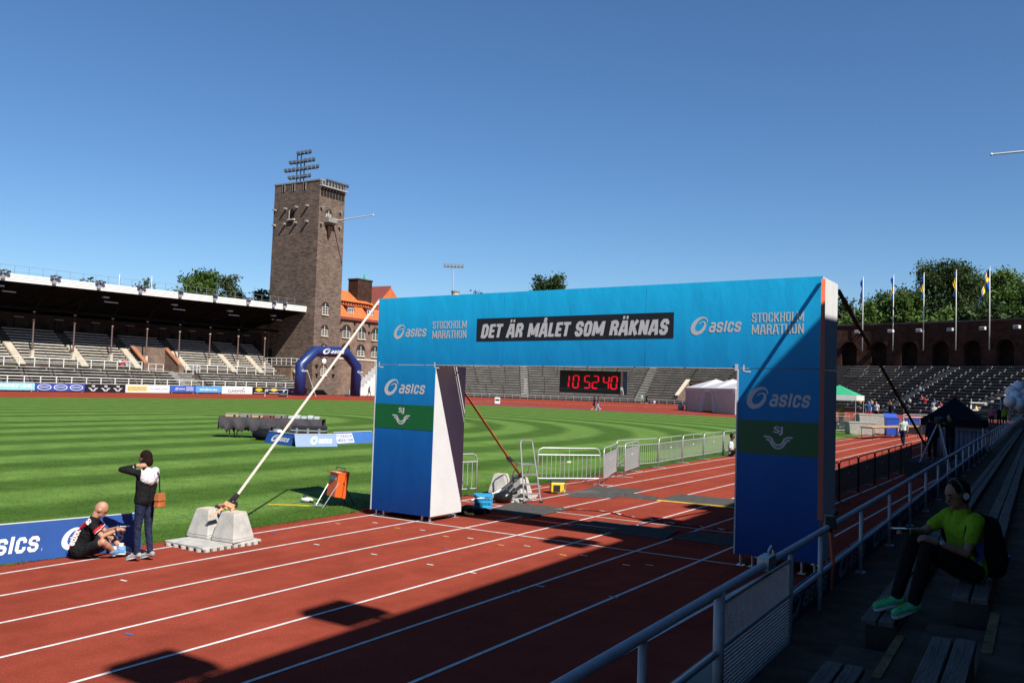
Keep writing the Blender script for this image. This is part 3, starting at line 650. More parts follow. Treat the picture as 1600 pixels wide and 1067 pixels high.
for y in np.arange(Y0+3.3, 98, 5.93):
    MB().box(-115.0, y-.5, 8, -114.75, y+.5, 10.2).build('pilaster', M['brickback'], bw); MB().box(-115.02, y-.65, 10.2, -114.65, y+.65, 10.4).build('pilaster_cap', M['concrete'], bw)
    for d in (2.1, 3.9): MB().ext([(-114.96, y+d-.55, 8.0)]+[(-114.96, y+d-.55*math.cos(PI*i/8), 9.0+.55*math.sin(PI*i/8)) for i in range(9)]+[(-114.96, y+d+.55, 8.0)], (-.1, 0, 0)).build('niche', M['dark'], bw)
    MB().box(-114.99, y+.7, 8.4, -114.93, y+5.2, 8.75).build('notice_strip', M['dark'], bw)
for y in (48.5, 63.5, 75.2, 86, 95.5):                              # strip lights under the roof
    MB().cbox((-106.3, y, 13.0), (.12, 2.2, .12)).build('strip_light', M['white'], mg); MB().cbox((-105.9, y-1.2, 13.6), (.5, .9, .18)).build('light_housing', M['galv'], mg)
# floodlights on the fascia, handrail and antennas on the roof
fy = (46.53, 53.34, 59.88, 66.52, 73.43, 79.97, 86.78, 92.41, 94.91)
FLB = ['leftmost floodlight cluster on the white roof fascia, cut by the photo edge', 'second floodlight cluster from left on the white roof fascia', 'third floodlight cluster from left on the white roof fascia', 'fourth floodlight cluster from left on the white roof fascia',
       'floodlight cluster on the roof fascia under the left edge of the trees', 'floodlight cluster on the roof fascia under the middle of the trees', 'floodlight cluster on the roof fascia under the right end of the trees', 'left floodlight of the close pair beside the tower', 'right floodlight of the close pair, nearest the tower']
for i, y in enumerate(fy):
    z = rz_(y)
    f_ = thing('floodlight', FLB[i], 'floodlight', (-103.9, y, z), 0, 'floodlights along the main stand roof')
    MB().box(0, -.28, .25, .12, .28, .95).build('bracket', M['roofmetal'], f_)
    b_ = MB()
    for j, d in enumerate((-.55, .1, .7) if i < 4 else (-.3, .3)): b_.cbox((.3, d*.8, 1.2+.1*(j % 2)), (.36, .42, .28), .3*(j-1)); b_.tube([(.1, 0, .9), (.3, d, 1.1)], .04, 5)
    b_.build('lamp_housing', M['lampbody'], f_, bevel=.05)
    MB().cbox((.49, .1, 1.22), (.03, .34, .2)).build('lamp_glass', M['lens'], f_)
rr = railing('roof_railing', -106, 30, 99.5, 14.6, 16.2, 1.9, M['roofmetal'], mg, (.5,), .022)
rr.rotation_euler[0] = 0.0112
rr.location.z = -.25
for y, h, lb_ in ((64.4, 17.3, 'left one of two thin white poles on the main stand roof'), (69.8, 17.65, 'right one of two thin white poles on the main stand roof')):
    a = thing('roof_pole', lb_, 'pole', (-106, y, 14.6), group='poles on the main stand roof'); MB().lathe([(.2, 0), (.2, .06), (.07, .08), (.07, h-14.6)], 8).build('pole', M['white'], a)
    MB().box(-.25, -.25, -.3, .25, .25, 0).build('foot', M['roofmetal'], a)
# flank block at the tower end: landing with white rail, dark arch, pale sloping coping
fb = thing('brick_landing', 'brick landing block with white railing and dark arched doorway between stand and tower', 'building')
q = MB(); xs = -104.4
q.box(-113, 97.6, 0, xs, 100.38, 4.9); q.build('landing_wall', M['brick3'], fb)
MB().ext([(xs+.004, 98.2, .4)]+[(xs+.004, 99.2-1.0*math.cos(PI*i/10), 2.2+1.0*math.sin(PI*i/10)) for i in range(11)]+[(xs+.004, 100.2, .4)], (.03, 0, 0)).build('doorway', M['dark'], fb)
MB().box(-113, 97.5, 4.9, xs+.15, 100.38, 5.15).build('landing_slab', M['concrete'], fb)
railing('landing_railing', xs, 97.6, 100.2, 5.1, 6.3, .9, M['white'], fb)
rl = MB()
rl.tube([(-113, 97.6, 6.3), (xs, 97.6, 6.3)], .05, 5).tube([(-113, 97.6, 5.75), (xs, 97.6, 5.75)], .04, 5)
for i in range(8): rl.tube([(-113+i*1.22, 97.6, 5.1), (-113+i*1.22, 97.6, 6.3)], .045, 5)
rl.build('landing_railing', M['white'], fb)
MB().ext([(-104.1, 97.9, 3.9), (-104.1, 98.4, 3.9), (-101.6, 98.4, 1.9), (-101.6, 97.9, 1.9)], (0, 0, .35)).build('sloping_coping', M['cream'], fb)
MB().ext([(-104.1, 98.0, 0), (-104.1, 98.0, 3.89), (-101.6, 98.0, 1.89), (-101.6, 98.0, 0)], (0, .3, 0)).build('stair_wall', M['brick3'], fb)
MB().box(-113.5, 100.2, 5.15, -112.4, 100.37, 8).build('door', M['dark'], fb)

# ================================================================== TOWER
tw = thing('brick_tower', 'tall square brick tower with floodlight mast and stone knobs beside the roofed stand', 'tower', (-107.9, 104, 0))
def tl(x, y, z): return (x+107.9, y-104, z)
TX0, TX1, TY0, TY1, TH = -113.9, -102.0, 100.4, 107.0, 38.6
s = MB(); ix = .15
s.hexa([tl(TX0-ix, TY0, 0), tl(TX1, TY0, 0), tl(TX1, TY1+ix, 0), tl(TX0-ix, TY1+ix, 0)], [tl(TX0+.2, TY0+.05, TH), tl(TX1-.15, TY0+.05, TH), tl(TX1-.15, TY1, TH), tl(TX0+.2, TY1, TH)])
s.build('shaft', M['brick'], tw)
MB().box(*tl(TX0+.1, TY0-.05, TH), *tl(TX1-.05, TY1+.1, TH+.25)).build('parapet_cap', M['concrete'], tw)
for x, z in ((-113.2, 33.9), (-110.4, 33.96), (-107.6, 34.05), (-104.85, 34.1), (-113.2, 31.05), (-110.4, 31.1), (-107.65, 31.2), (-104.8, 31.25)):
    MB().tube([tl(x, TY0+.1, z), tl(x, TY0-.65, z)], [.24, .2], 8).build('stone_knob', M['concrete'], tw)
for y, z in ((100.9, 33.7), (105.8, 33.65), (100.95, 30.75), (105.7, 30.9), (101.3, 5.15), (105.5, 5.15), (101.4, 3.6), (105.6, 3.6)):
    MB().tube([tl(TX1-.3, y, z), tl(TX1+.4, y, z)], [.26, .2], 8).build('stone_knob', M['concrete' if z > 10 else 'dark'], tw)
wi = MB().ext([tl(-109.5, TY0-.005, 32.0), tl(-108.3, TY0-.005, 32.0), tl(-108.3, TY0-.005, 33.4), tl(-108.9, TY0-.005, 34.0), tl(-109.5, TY0-.005, 33.4)], (0, .3, 0)).build('window', M['dark'], tw)
MB().box(*tl(-109.75, TY0-.35, 31.75), *tl(-108.05, TY0+.1, 31.98)).build('sill', M['cream'], wi)
MB().box(*tl(-109.62, TY0-.1, 32), *tl(-109.5, TY0+.1, 33.6)).build('frame', M['cream'], wi)
for x in (-111.35, -108.75, -105.95):
    sl_ = MB().box(*tl(x-.22, TY0-.02, 37.2), *tl(x+.22, TY0+.3, TH)).build('slot', M['dark'], tw)
    MB().box(*tl(x-.34, TY0-.06, 37.1), *tl(x-.26, TY0+.1, TH)).box(*tl(x+.26, TY0-.06, 37.1), *tl(x+.34, TY0+.1, TH)).build('frame', M['concrete'], sl_)
for i in range(8): MB().box(*tl(TX1-.5, 100.8+.76*i, 35.9), *tl(TX1-.06, 101.34+.76*i, 37.25)).build('opening', M['dark'], tw)
gl = MB(); gl.box(*tl(TX1-.2, 100.4, 37.55), *tl(TX1+.5, 107.05, 37.75)); gl.tube([tl(TX1+.45, 100.4, 38.5), tl(TX1+.45, 107.05, 38.5)], .05, 5)
for i in range(9): gl.box(*tl(TX1+.35, 100.4+.8*i, 37.7), *tl(TX1+.45, 100.5+.8*i, 38.5)); gl.tube([tl(TX1-.1, 100.5+.8*i, 37.0), tl(TX1+.4, 100.5+.8*i, 37.6)], .05, 5)
gl.build('gallery', M['galv'], tw)
for i in range(8):
    k = MB().ball(tl(TX1+.55, 101.6+.75*i, 38.75), .3, 8, 6).tube([tl(TX1+.4, 101.6+.75*i, 37.8), tl(TX1+.5, 101.6+.75*i, 38.6)], .04, 5).build('gallery_lamp', M['lampbody'], tw)
def archwin(parent, y, zb, zt, w, x, mat='copper', ms=True):
    """arched window in a wall facing +x: dark reveal, light frame with bars, sill"""
    c = lambda yy, zz, d=0: (x+d, yy, zz)
    hw_ = w/2; zs_ = zt-hw_
    pr = [c(y-hw_, zb)]+[c(y-hw_*math.cos(PI*i/8), zs_+hw_*math.sin(PI*i/8)) for i in range(9)]+[c(y+hw_, zb)]
    wo_ = MB().ext([(p[0]+.015, p[1], p[2]) for p in pr], (-.25, 0, 0)).build('window', M['glass'], parent)
    f = MB()
    for yy in (y-hw_+.06, y, y+hw_-.06): f.box(x+.02, yy-.045, zb, x+.06, yy+.045, zs_+(hw_ if yy == y else .1)-.05)
    for q in range(4): f.box(x+.02, y-hw_+.02, zb+(zs_-zb)*q/3-.035, x+.055, y+hw_-.02, zb+(zs_-zb)*q/3+.035)
    f.build('frame', M[mat], wo_)
    MB().box(x-.05, y-hw_-.15, zb-.22, x+.22, y+hw_+.15, zb).build('sill', M['cream'], wo_)
    rg = MB()
    for i in range(8):
        q = [c(y-hw_*k*math.cos(PI*j/8), zs_+hw_*k*math.sin(PI*j/8)) for k, j in ((1.02, i), (1.02, i+1), (1.3, i+1), (1.3, i))]
        rg.ext(q[::-1], (.09, 0, 0))
    rg.build('window_head', M['brick2'], wo_)
    return wo_
for yb, zb, zt, w in ((103.0, 14.55, 16.6, 1.45), (103.05, 10.7, 12.5, 1.45), (103.1, 7.0, 9.0, 1.6), (103.2, 3.55, 5.4, 1.4), (102.9, 32.2, 33.5, 1.3)): archwin(tw, yb-104, zb, zt, w, TX1+107.9-(.12 if zb > 30 else .05))
bal = MB(); bal.hexa([tl(TX1-.2, 102.0, 30.7), tl(TX1+.2, 102.3, 30.7), tl(TX1+.2, 103.7, 30.7), tl(TX1-.2, 104, 30.7)], [tl(TX1-.2, 101.8, 31.2), tl(TX1+1.1, 101.8, 31.2), tl(TX1+1.1, 104.1, 31.2), tl(TX1-.2, 104.1, 31.2)])
bal.box(*tl(TX1-.1, 101.8, 31.2), *tl(TX1+1.1, 101.92, 32.1)); bal.box(*tl(TX1-.1, 103.98, 31.2), *tl(TX1+1.1, 104.1, 32.1)); bal.box(*tl(TX1+.98, 101.92, 31.2), *tl(TX1+1.1, 103.98, 32.1))
bal.build('balcony', M['concrete'], tw)
MB().hexa([tl(TX1-.2, 102.85, 28.3), tl(TX1+.15, 102.85, 28.3), tl(TX1+.15, 103.05, 28.3), tl(TX1-.2, 103.05, 28.3)], [tl(TX1-.2, 102.3, 30.7), tl(TX1+.5, 102.3, 30.7), tl(TX1+.5, 103.6, 30.7), tl(TX1-.2, 103.6, 30.7)]).build('corbel', M['brick2'], tw)
MB().tube([tl(TX1-.1, 104.0, 31.7), tl(-92.4, 104.0, 32.15)], [.13, .08], 8).ball(tl(-92.35, 104, 32.15), .16, 8, 6).build('flag_pole', M['white'], tw)
MB().ball(tl(TX1+.1, 103.2, 6.05), .55, 16, 8, (.25, 1, 1)).build('clock_face', M['white'], tw)
# floodlight mast on the tower top
fm = thing('floodlight_mast', 'dark floodlight mast with four rows of round lamps on top of the tower', 'floodlight mast', (-111, 104.4, TH+.2))
f = MB()
for x in (-1.3, -.3, .6): f.tube([(x, 0, 0), (x, 0, 6.6 if x < .3 else 5.6)], .11, 6)
for x0, x1, z in ((-1.2, 2.2, 6.35), (-3.1, 3.3, 4.75), (-4.3, 4.3, 3.3), (-3.2, 2.3, 1.8)): f.box(x0, -.1, z, x1, .1, z+.14)
f.build('frame', M['steelblk'], fm)
lm = MB().lathe([(.09, -.3), (.29, -.22), (.36, .13), (.34, .18)], 10).build('lamp', M['lampbody'], fm); gl_ = MB().lathe([(.02, 0), (.32, .02)], 10, (0, 0, .13)).build('lamp_glass', M['lens'], lm)
first = True
for x0, x1, z, n_ in ((-1.0, 2.1, 6.75, 4), (-3.0, 3.1, 5.15, 7), (-4.2, 4.2, 3.7, 9), (-3.1, 2.2, 2.2, 6)):
    for i in range(n_):
        p = (x0+(x1-x0)*i/(n_-1), -.15, z)
        if first: c, first = lm, False
        else: c = clone(lm, fm)
        c.location = p; c.rotation_euler = (R(62), 0, R(30))

# ================================================================== RED-ROOFED BUILDING BEHIND THE TOWER
bd = thing('brick_house', 'long brick building with orange tiled mansard roof and dormers right of the tower', 'building')
BX = -102.6; B0, B1 = 107.2, 136
MB().box(BX-12, B0, 0, BX, B1, 14.1).build('wall', M['brick3'], bd)
MB().box(BX-.1, B0, 14.1, BX+.45, B1, 14.55).build('eaves', M['redwood'], bd)
MB().box(BX-.05, B0, 6.6, BX+.15, B1, 6.95).build('string_course', M['cream'], bd)
rf1 = MB().ext([(BX+.5, B0, 14.55), (BX-.9, B0, 16.9), (BX-5.9, B0, 16.9), (BX-5.9, B0, 14.55)], (0, B1-B0, 0)).build('lower_roof', M['tile'], bd)
bnd = MB().box(BX-6, B0, 16.9, BX-.75, B1, 17.6)
bnd.build('roof_band', M['redwood'], bd)
nb = MB()
for i in range(40): nb.box(BX-.74, B0+.2+.7*i, 16.95, BX-.6, B0+.5+.7*i, 17.5)
nb.build('band_brackets', M['tile'], bd)
MB().ext([(BX-.3, B0, 17.6), (BX-3.6, B0, 20.0), (BX-8, B0, 20.0), (BX-11, B0, 17.6)], (0, 8.6, 0)).ext([(BX-.3, B0+8.6, 17.6), (BX-3.6, B0+8.6, 20.0), (BX-8, B0+8.6, 20.0), (BX-11, B0+8.6, 17.6)], (0, 2.2, -.4)).build('roof', M['tile'], bd)
ch = MB().box(BX-3.5, 113.2, 16.9, BX-1.0, 117.2, 22.1).box(BX-3.6, 113.1, 22.1, BX-.9, 117.3, 22.4).build('chimney', M['brick2'], bd)
gb = MB().ext([(BX-.4, 117.6, 17.6), (BX-.4, 126.6, 17.6), (BX-.4, 122.1, 21.7)], (-9, 0, 0)).build('cross_gable', M['tile'], bd)
MB().ext([(BX-.3, 117.5, 17.6), (BX-.3, 122.1, 21.9), (BX-.3, 122.1, 21.6), (BX-.3, 117.9, 17.6)], (-8, 0, 0)).build('gable_edge', M['redwood'], bd)
for y in (110.35, 115.8, 121.5, 127.5):
    d = MB().box(BX-2.2, y-1.0, 14.6, BX-.05, y+1.0, 16.7).build('dormer', M['redwood'], bd)
    MB().box(BX-.04, y-.75, 14.9, BX+.0, y+.75, 16.4).build('window', M['glass'], d)
    f = MB()
    for q in (-.75, -.25, .25, .7): f.box(BX+.0, y+q-.05, 14.9, BX+.05, y+q+.05, 16.4)
    for z in (14.9, 15.6, 16.35): f.box(BX+.0, y-.75, z-.05, BX+.055, y+.75, z+.05)
    f.build('frame', M['white'], d)
    MB().ext([(BX+.2, y-1.35, 16.6), (BX+.2, y+1.35, 16.6), (BX-2.2, y+1.35, 17.2), (BX-2.2, y-1.35, 17.2)], (0, 0, .18)).build('dormer_roof', M['redwood'], d)
for y in (109.35, 113.55, 117.6, 121.6, 125.6):
    archwin(bd, y, 10.75, 12.9, 2.0, BX+.02); archwin(bd, y, 7.5, 9.4, 1.9, BX+.02)
for y in (107.6, 111.5, 115.6, 119.6):
    for z in (12.1, 13.6): MB().tube([(BX-.2, y, z), (BX+.35, y, z)], .2, 7).build('stone_knob', M['dark'], bd)
MB().tube([(BX-2, 116, 22.4), (BX-2, 116, 23.6)], [.3, .05], 6).build('finial', M['greenroof'], ch)
sw = thing('white_stair', 'bright white stepped stair block against the brick wall behind the inflatable arch', 'stair')
s = MB()
for i in range(9): s.box(BX+.15, 110.6+.85*i, 0, BX+2.4, 111.45+.85*i-.002, .9+.62*i)
s.build('steps', M['white'], sw)

# ================================================================== INFLATABLE ARCH, ADVERTISING BOARDS
ia = thing('inflatable_arch', 'navy blue inflatable arch with white lettering standing before the brick tower', 'inflatable arch', (-94.5, 96.85, 0))
ia.scale = (.972,)*3
pts = [(0, -6.8, 0), (0, -6.8, 5.2), (0, -3.75, 7.6), (0, 3.75, 7.85), (0, 6.95, 5.45), (0, 6.95, 0)]
b_ = MB().tube(pts, .95, 20); ao = b_.build('arch_tube', M['inflate'], ia, smooth=True)
decal('lettering', LOGO, (.96, -2.7, 7.2), (0, 1, .03), (0, 0, 1), 5.3, 1.0, M['print'], ia, .02)
decal('lettering', LOGO, (.98, -7.5, 4.0), (0, 1, 0), (0, 0, 1), 1.45, .45, M['print'], ia, .01); decal('lettering', LOGO, (.98, 6.25, 4.2), (0, 1, 0), (0, 0, 1), 1.45, .45, M['print'], ia, .01)
MB().box(-.5, -5, -.02, .6, -4.4, .25).box(-.5, 4.6, -.02, .6, 5.2, .25).build('ballast_bag', M['navy'], ia, bevel=.08)
for k, (sx, y) in enumerate(((1, -6.5), (1, 6.4))): MB().tube([(1.3, y, 4.2), (5.5, y+(2.2 if k else -2), 0)], .025, 5).build('guy_line', M['white'], ia)
AB = {}
def adboard(y0, y1, z0, z1, mat, label, x=-100.0):
    o = thing('advertising_board', label, 'advertising board', (x, y0, 0), 0, 'advertising boards along the far straight')
    MB().box(-.06, 0, z0, 0, y1-y0, z1).build('board', mat, o); MB().box(-.5, .3, 0, -.07, .4, z0+.4).box(-.5, y1-y0-.4, 0, -.07, y1-y0-.3, z0+.4).build('foot', M['galv'], o)
    return o, y1-y0, (lambda sh, u, w, zb, h, mt, nm='lettering': decal(nm, sh, (0, u, zb), (0, 1, 0), (0, 0, 1), w, h, mt, o))
UY, UZv = (0, 1, 0), (0, 0, 1)
o, L, dc = adboard(38, 49.35, .2, 1.1, pm('pale_blue_board', (.25,.55,.75), .5, .08, 2), 'pale blue board with a white web address, cut by the left photo edge'); dc(text2d('acepower.se', .03), 3.8, 7.2, .38, .55, M['print'])
o, L, dc = adboard(49.48, 56.2, .15, 1.1, pm('royal_blue_board', (.03,.06,.3), .5, .08, 2), 'royal blue board with three white outlined oval badges')
ov = strip2d([(.5+.5*math.cos(2*PI*i/24), .5+.5*math.sin(2*PI*i/24)) for i in range(25)], .09)
for i in range(3): dc(ov, .25+2.2*i, 1.75, .25, .72, M['print'], 'badge'); dc(([(0,0),(1,0),(1,1),(0,1)], [(0,1,2,3)]), .5+2.2*i, 1.2, .52, .22, M['printdim'], 'badge_bar')
o, L, dc = adboard(56.3, 62.2, .02, 1.1, M['signblack'], 'black board with three white winged emblems')
for i in range(3): dc(WING, .35+1.85*i, 1.5, .15, .85, M['print'], 'emblem')
o, L, dc = adboard(62.3, 69.5, .04, 1.15, M['print'], 'white board with a yellow lettered panel at its left end'); dc(([(0,0),(1,0),(1,1),(0,1)], [(0,1,2,3)]), .3, 3.1, .25, .7, M['yellow'], 'yellow_panel')
decal('lettering', text2d('CITY GROSS', .03), (.004, .45, .4), UY, UZv, 2.8, .4, M['printdim'], o); dc(text2d('Din matglada utmaning'), 4.0, 2.9, .45, .28, M['bluebin'])
o, L, dc = adboard(69.6, 74.1, .2, 1.12, pm('mid_blue_board', (.03,.09,.4), .5, .2, .8), 'darker blue board with a white logo and stacked letters, left of the pale text board'); dc(LOGO, .9, 1.7, .5, .38, M['print']); dc(BLOCKTXT, 2.8, 1.3, .4, .6, M['print'])
o, L, dc = adboard(74.15, 78.95, .2, 1.12, pm('sky_blue_board', (.08,.3,.66), .5, .15, .8), 'sky blue board with one narrow line of white text'); dc(text2d('det är målet som räknas', .05, .2), .7, 3.3, .5, .3, M['print'])
o, L, dc = adboard(79.05, 85.15, .02, 1.2, M['print'], 'white board with one word in thin dark capitals under a small triangle'); dc(text2d('GARMIN', 0), 1.2, 3.4, .2, .5, M['signblack']); dc(([(0,0),(1,0),(.5,1)], [(0,1,2)]), 4.05, .45, .8, .2, M['signblack'], 'triangle')
o, L, dc = adboard(85.25, 91.4, .02, 1.15, M['signblack'], 'black board with two yellow diamond badges')
dm = ([(0,.45),(.5,0),(1,.45),(.72,.9),(.28,.9)], [(0,1,2,3,4)])
for a in (.45, 3.7): dc(dm, a, 1.7, .42, .62, M['yellow'], 'badge'); dc(([(0,0),(1,0),(1,1),(0,1)], [(0,1,2,3)]), a-.2, 2.1, .2, .08, M['print'], 'badge_bar')
dc(text2d('50 ÅR', .03), 2.55, .7, .42, .5, M['print'])
o, L, dc = adboard(91.5, 97.3, .02, 1.12, M['navy'], 'navy board with white logo half hidden by the inflatable arch leg'); dc(LOGO, .3, 4.6, .25, .7, M['print'])

# ================================================================== FINISH ARCH over the track
fa = thing('finish_arch', 'big blue fabric finish arch over the track with white lettering and a black slogan panel', 'finish arch', (0,0,0))
FY, D = .05, 1.1
BL0, BL1, BR0, BR1 = 3.215, 4.63, 3.285, 4.77                     # beam soffit and top, left and right end
XL0, XL1, XR0, XR1 = -.03, 1.56, 7.9, 9.26
def bz(x, top): f = (x-XL0)/(XR1-XL0); return (BL1+(BR1-BL1)*f) if top else (BL0+(BR0-BL0)*f)
def xslab(x0, x1, y0, y1, dz0=0, dz1=0):
    return MB().hexa([(x0, y0, bz(x0, 0)+dz0), (x1, y0, bz(x1, 0)+dz0), (x1, y1, bz(x1, 0)+dz0), (x0, y1, bz(x0, 0)+dz0)], [(x0, y0, bz(x0, 1)+dz1), (x1, y0, bz(x1, 1)+dz1), (x1, y1, bz(x1, 1)+dz1), (x0, y1, bz(x0, 1)+dz1)])
xslab(XL0+.006, XR1-.006, FY+.012, FY+.12, .012, -.004).build('beam', M['whitefab'], fa)
xslab(XL0+.006, XR1-.006, FY+.74, FY+.82, .012, -.004).build('back_panel', M['whitefab'], fa)
tr = MB()
for yy in (FY+.2, FY+.66):
    for top in (0, 1):
        dz = -.12 if top else .1; tr.tube([(XL0+.1, yy, bz(XL0, top)+dz), (XR1-.1, yy, bz(XR1, top)+dz)], .025, 6)
for i in range(19): x_ = XL0+.15+i*.5; tr.tube([(x_, FY+.2, bz(x_, i % 2)+(-.12 if i % 2 else .1)), (min(x_+.5, XR1-.1), FY+.66, bz(x_, (i+1) % 2)+(-.12 if (i+1) % 2 else .1))], .014, 5)
tr.build('truss', M['alu'], fa)
MB().hexa([(XR1-.03, FY+.121, bz(XR1, 0)+.012), (XR1-.008, FY+.121, bz(XR1, 0)+.012), (XR1-.008, FY+D, bz(XR1, 0)+.012), (XR1-.03, FY+D, bz(XR1, 0)+.012)], [(XR1-.03, FY+.121, bz(XR1, 1)-.006), (XR1-.008, FY+.121, bz(XR1, 1)-.006), (XR1-.008, FY+D, bz(XR1, 1)-.006), (XR1-.03, FY+D, bz(XR1, 1)-.006)]).build('end_panel', M['whitefab'], fa)
MB().hexa([(XL0+.008, FY+.121, bz(XL0, 0)+.012), (XL0+.03, FY+.121, bz(XL0, 0)+.012), (XL0+.03, FY+D, bz(XL0, 0)+.012), (XL0+.008, FY+D, bz(XL0, 0)+.012)], [(XL0+.008, FY+.121, bz(XL0, 1)-.006), (XL0+.03, FY+.121, bz(XL0, 1)-.006), (XL0+.03, FY+D, bz(XL0, 1)-.006), (XL0+.008, FY+D, bz(XL0, 1)-.006)]).build('end_panel', M['whitefab'], fa)
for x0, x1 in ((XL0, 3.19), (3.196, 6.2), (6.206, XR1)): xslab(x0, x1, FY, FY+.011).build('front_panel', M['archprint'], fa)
for x0, x1, zb, nm in ((XL0, XL1, .12, 'column'), (XR0, XR1, .2, 'column')):
    c = MB().box(x0+.006, FY+.012, zb, x1-.006, FY+D, bz((x0+x1)/2, 0)-.012).build(nm, M['whitefab'], fa)
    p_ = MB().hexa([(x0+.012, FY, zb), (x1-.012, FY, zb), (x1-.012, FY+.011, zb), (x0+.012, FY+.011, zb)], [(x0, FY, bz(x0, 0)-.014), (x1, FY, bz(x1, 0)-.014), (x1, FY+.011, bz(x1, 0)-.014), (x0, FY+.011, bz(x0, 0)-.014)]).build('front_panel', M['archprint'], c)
    zg0, zg1 = (1.87, 2.38) if x0 < 1 else (1.87, 2.42)
    MB().box(x0+.004, FY-.004, zg0, x1-.004, FY-.001, zg1).build('green_band', M['green'], c)
    MB().box(x0-.012, FY-.01, zb, x0+.012, FY+.03, bz(x0, 0)-.02).build('edge_piping', M['whitefab'], c)
    if x0 < 1: decal('lettering', LOGO, (.22, FY, 2.56), (1,0,0), (0,0,1), 1.1, .35, M['printgrey'], c, .004); decal('emblem', WING, (.46, FY-.004, 1.96), (1,0,0), (0,0,1), .5, .36, M['printgrey'], c, .004)
    else: decal('lettering', LOGO, (8.06, FY, 2.6), (1,0,0), (0,0,1), 1.04, .37, M['printgrey'], c, .004); decal('emblem', WING, (8.34, FY-.004, 1.96), (1,0,0), (0,0,1), .5, .38, M['printgrey'], c, .004)
    MB().box(x0-.05, FY-.016, bz(x0, 0)-.05, x0+.0, FY-.003, bz(x0, 0)+.06).build('fabric_clip', M['whitefab'], c)
    for fx in (x0+.08, x0+.28, x1-.28, x1-.08):                    # aluminium truss feet
        ft = MB()
        for fy_ in (FY+.1, FY+D-.12): ft.tube([(fx, fy_, 0.012), (fx, fy_, zb+.1)], .025, 6); ft.box(fx-.06, fy_-.06, 0.001, fx+.06, fy_+.06, .014)
        ft.tube([(fx, FY+.1, zb-.03), (fx, FY+D-.12, zb-.03)], .02, 5)
        ft.build('truss_foot', M['alu'], c)
for x in (.05, XL1-.02, XR0+.1): decal('clip', strip2d([(0,1),(0,.1),(.4,0),(1,0)], .22), (x, FY, bz(x, 0)-.06), (1,0,0), (0,0,1), .12, .11, M['print'], fa, .004)
dcl = lambda nm, sh, x0, x1, za, zb_, ra, mt, off=.004: decal(nm, sh, (x0, FY, za), (1, 0, ra), (0, 0, 1), x1-x0, zb_-za, mt, fa, off)
sq = ([(0,0),(1,0),(1,1),(0,1)], [(0,1,2,3)])
dcl('slogan_panel', sq, 2.56, 6.74, 3.71, 4.165, .0155, M['signblack'])
import unicodedata
tx = stroke2d('DET ÄR MÅLET SOM RÄKNAS', .25, .64, .075, .2)
dcl('slogan', tx, 2.66, 6.66, 3.765, 4.145, .0155, M['printgrey'], .008)
dcl('lettering', LOGO, .42, 1.3, 3.75, 4.06, .0155, M['printgrey']); dcl('lettering', BLOCKTXT, 1.45, 2.31, 3.76, 4.13, .0155, M['printgrey'])
dcl('lettering', LOGO, 7.05, 7.95, 3.82, 4.14, .0155, M['printgrey']); dcl('lettering', BLOCKTXT, 8.12, 8.97, 3.83, 4.2, .0155, M['printgrey'])

# ------------------------------------------------------------------ clock hung under the beam
ck = thing('race_clock', 'black hanging race clock with red digits 10 52 40 under the finish arch', 'clock', (4.66, 1.02, 2.76))
MB().box(-.67, -.08, 0, .67, .1, .43).build('housing', M['signblack'], ck, bevel=.008); MB().box(.672, -.09, -.01, .72, .1, .44).build('end_cap', M['white'], ck)
SEG = {'0': 'abcdef', '1': 'bc', '2': 'abged', '4': 'fgbc', '5': 'afgcd'}
def segs(ch, h):
    w = h*.5; t = h*.085; q = h/2; d = {'a': ((t*.6, h), (w-t*.6, h)), 'g': ((t*.6, q), (w-t*.6, q)), 'd': ((t*.6, 0), (w-t*.6, 0)), 'f': ((0, q+t*.5), (0, h-t*.5)), 'b': ((w, q+t*.5), (w, h-t*.5)), 'e': ((0, t*.5), (0, q-t*.5)), 'c': ((w, t*.5), (w, q-t*.5))}
    mb = MB()
    for s_ in SEG[ch]:
        (x0, z0), (x1, z1) = d[s_]; hx, hz = (0, t/2) if z0 == z1 else (t/2, 0)
        mb.box(x0-hx+.1*z0, -.086, z0-hz, x1+hx+.1*z1, -.081, z1+hz)
    return mb
for ch, x in zip('105240', (-.585, -.37, -.12, .06, .29, .46)): o = segs(ch, .235).build('digit', M['led'], ck); o.location = (x, 0, .095)
for x in (-.62, .55): MB().tube([(x, 0, .43), (x, 0, .5)], .008, 4).build('hanger', M['galv'], ck)

# ------------------------------------------------------------------ ratchet straps (guys of the arch)
def strap(name, label, p0, p1, mat, w=.05, fit=None, sag=0):
    o = thing(name, label, 'strap', p0); v = Vector(p1)-Vector(p0); n_ = 8
    s_ = v.cross(Vector((0,0,1))).normalized()*w/2; up = s_.cross(v).normalized()*.006; mb = MB()
    pts = [v*(i/n_)-Vector((0,0,sag*4*(i/n_)*(1-i/n_))) for i in range(n_+1)]
    for a, c in zip(pts, pts[1:]): mb.hexa([a-s_-up, a+s_-up, a+s_+up, a-s_+up], [c-s_-up, c+s_-up, c+s_+up, c-s_+up])
    mb.build('webbing', mat, o)
    if fit is not None:
        r = MB(); a = v*fit; d = v.normalized()
        r.ext([a-s_*1.4-up*4, a+s_*1.4-up*4, a+s_*1.4+up*6, a-s_*1.4+up*6], d*.16); r.tube([a+up*6, a+d*.25+up*14], .018, 5)
        r.build('ratchet', M['steelblk'], o)
    return o
strap('guy_strap', 'pale strap running from the arch top left down to the ballast blocks by the track', (-.05, .1, 4.62), (.22, -3.92, .64), M['paleorange'], .056, .965)
strap('guy_strap', 'orange strap behind the arch running down to the blocks by the stepladder', (.5, 1.32, 3.7), (.95, 4.45, .66), M['orangestrap'], .075, .86)
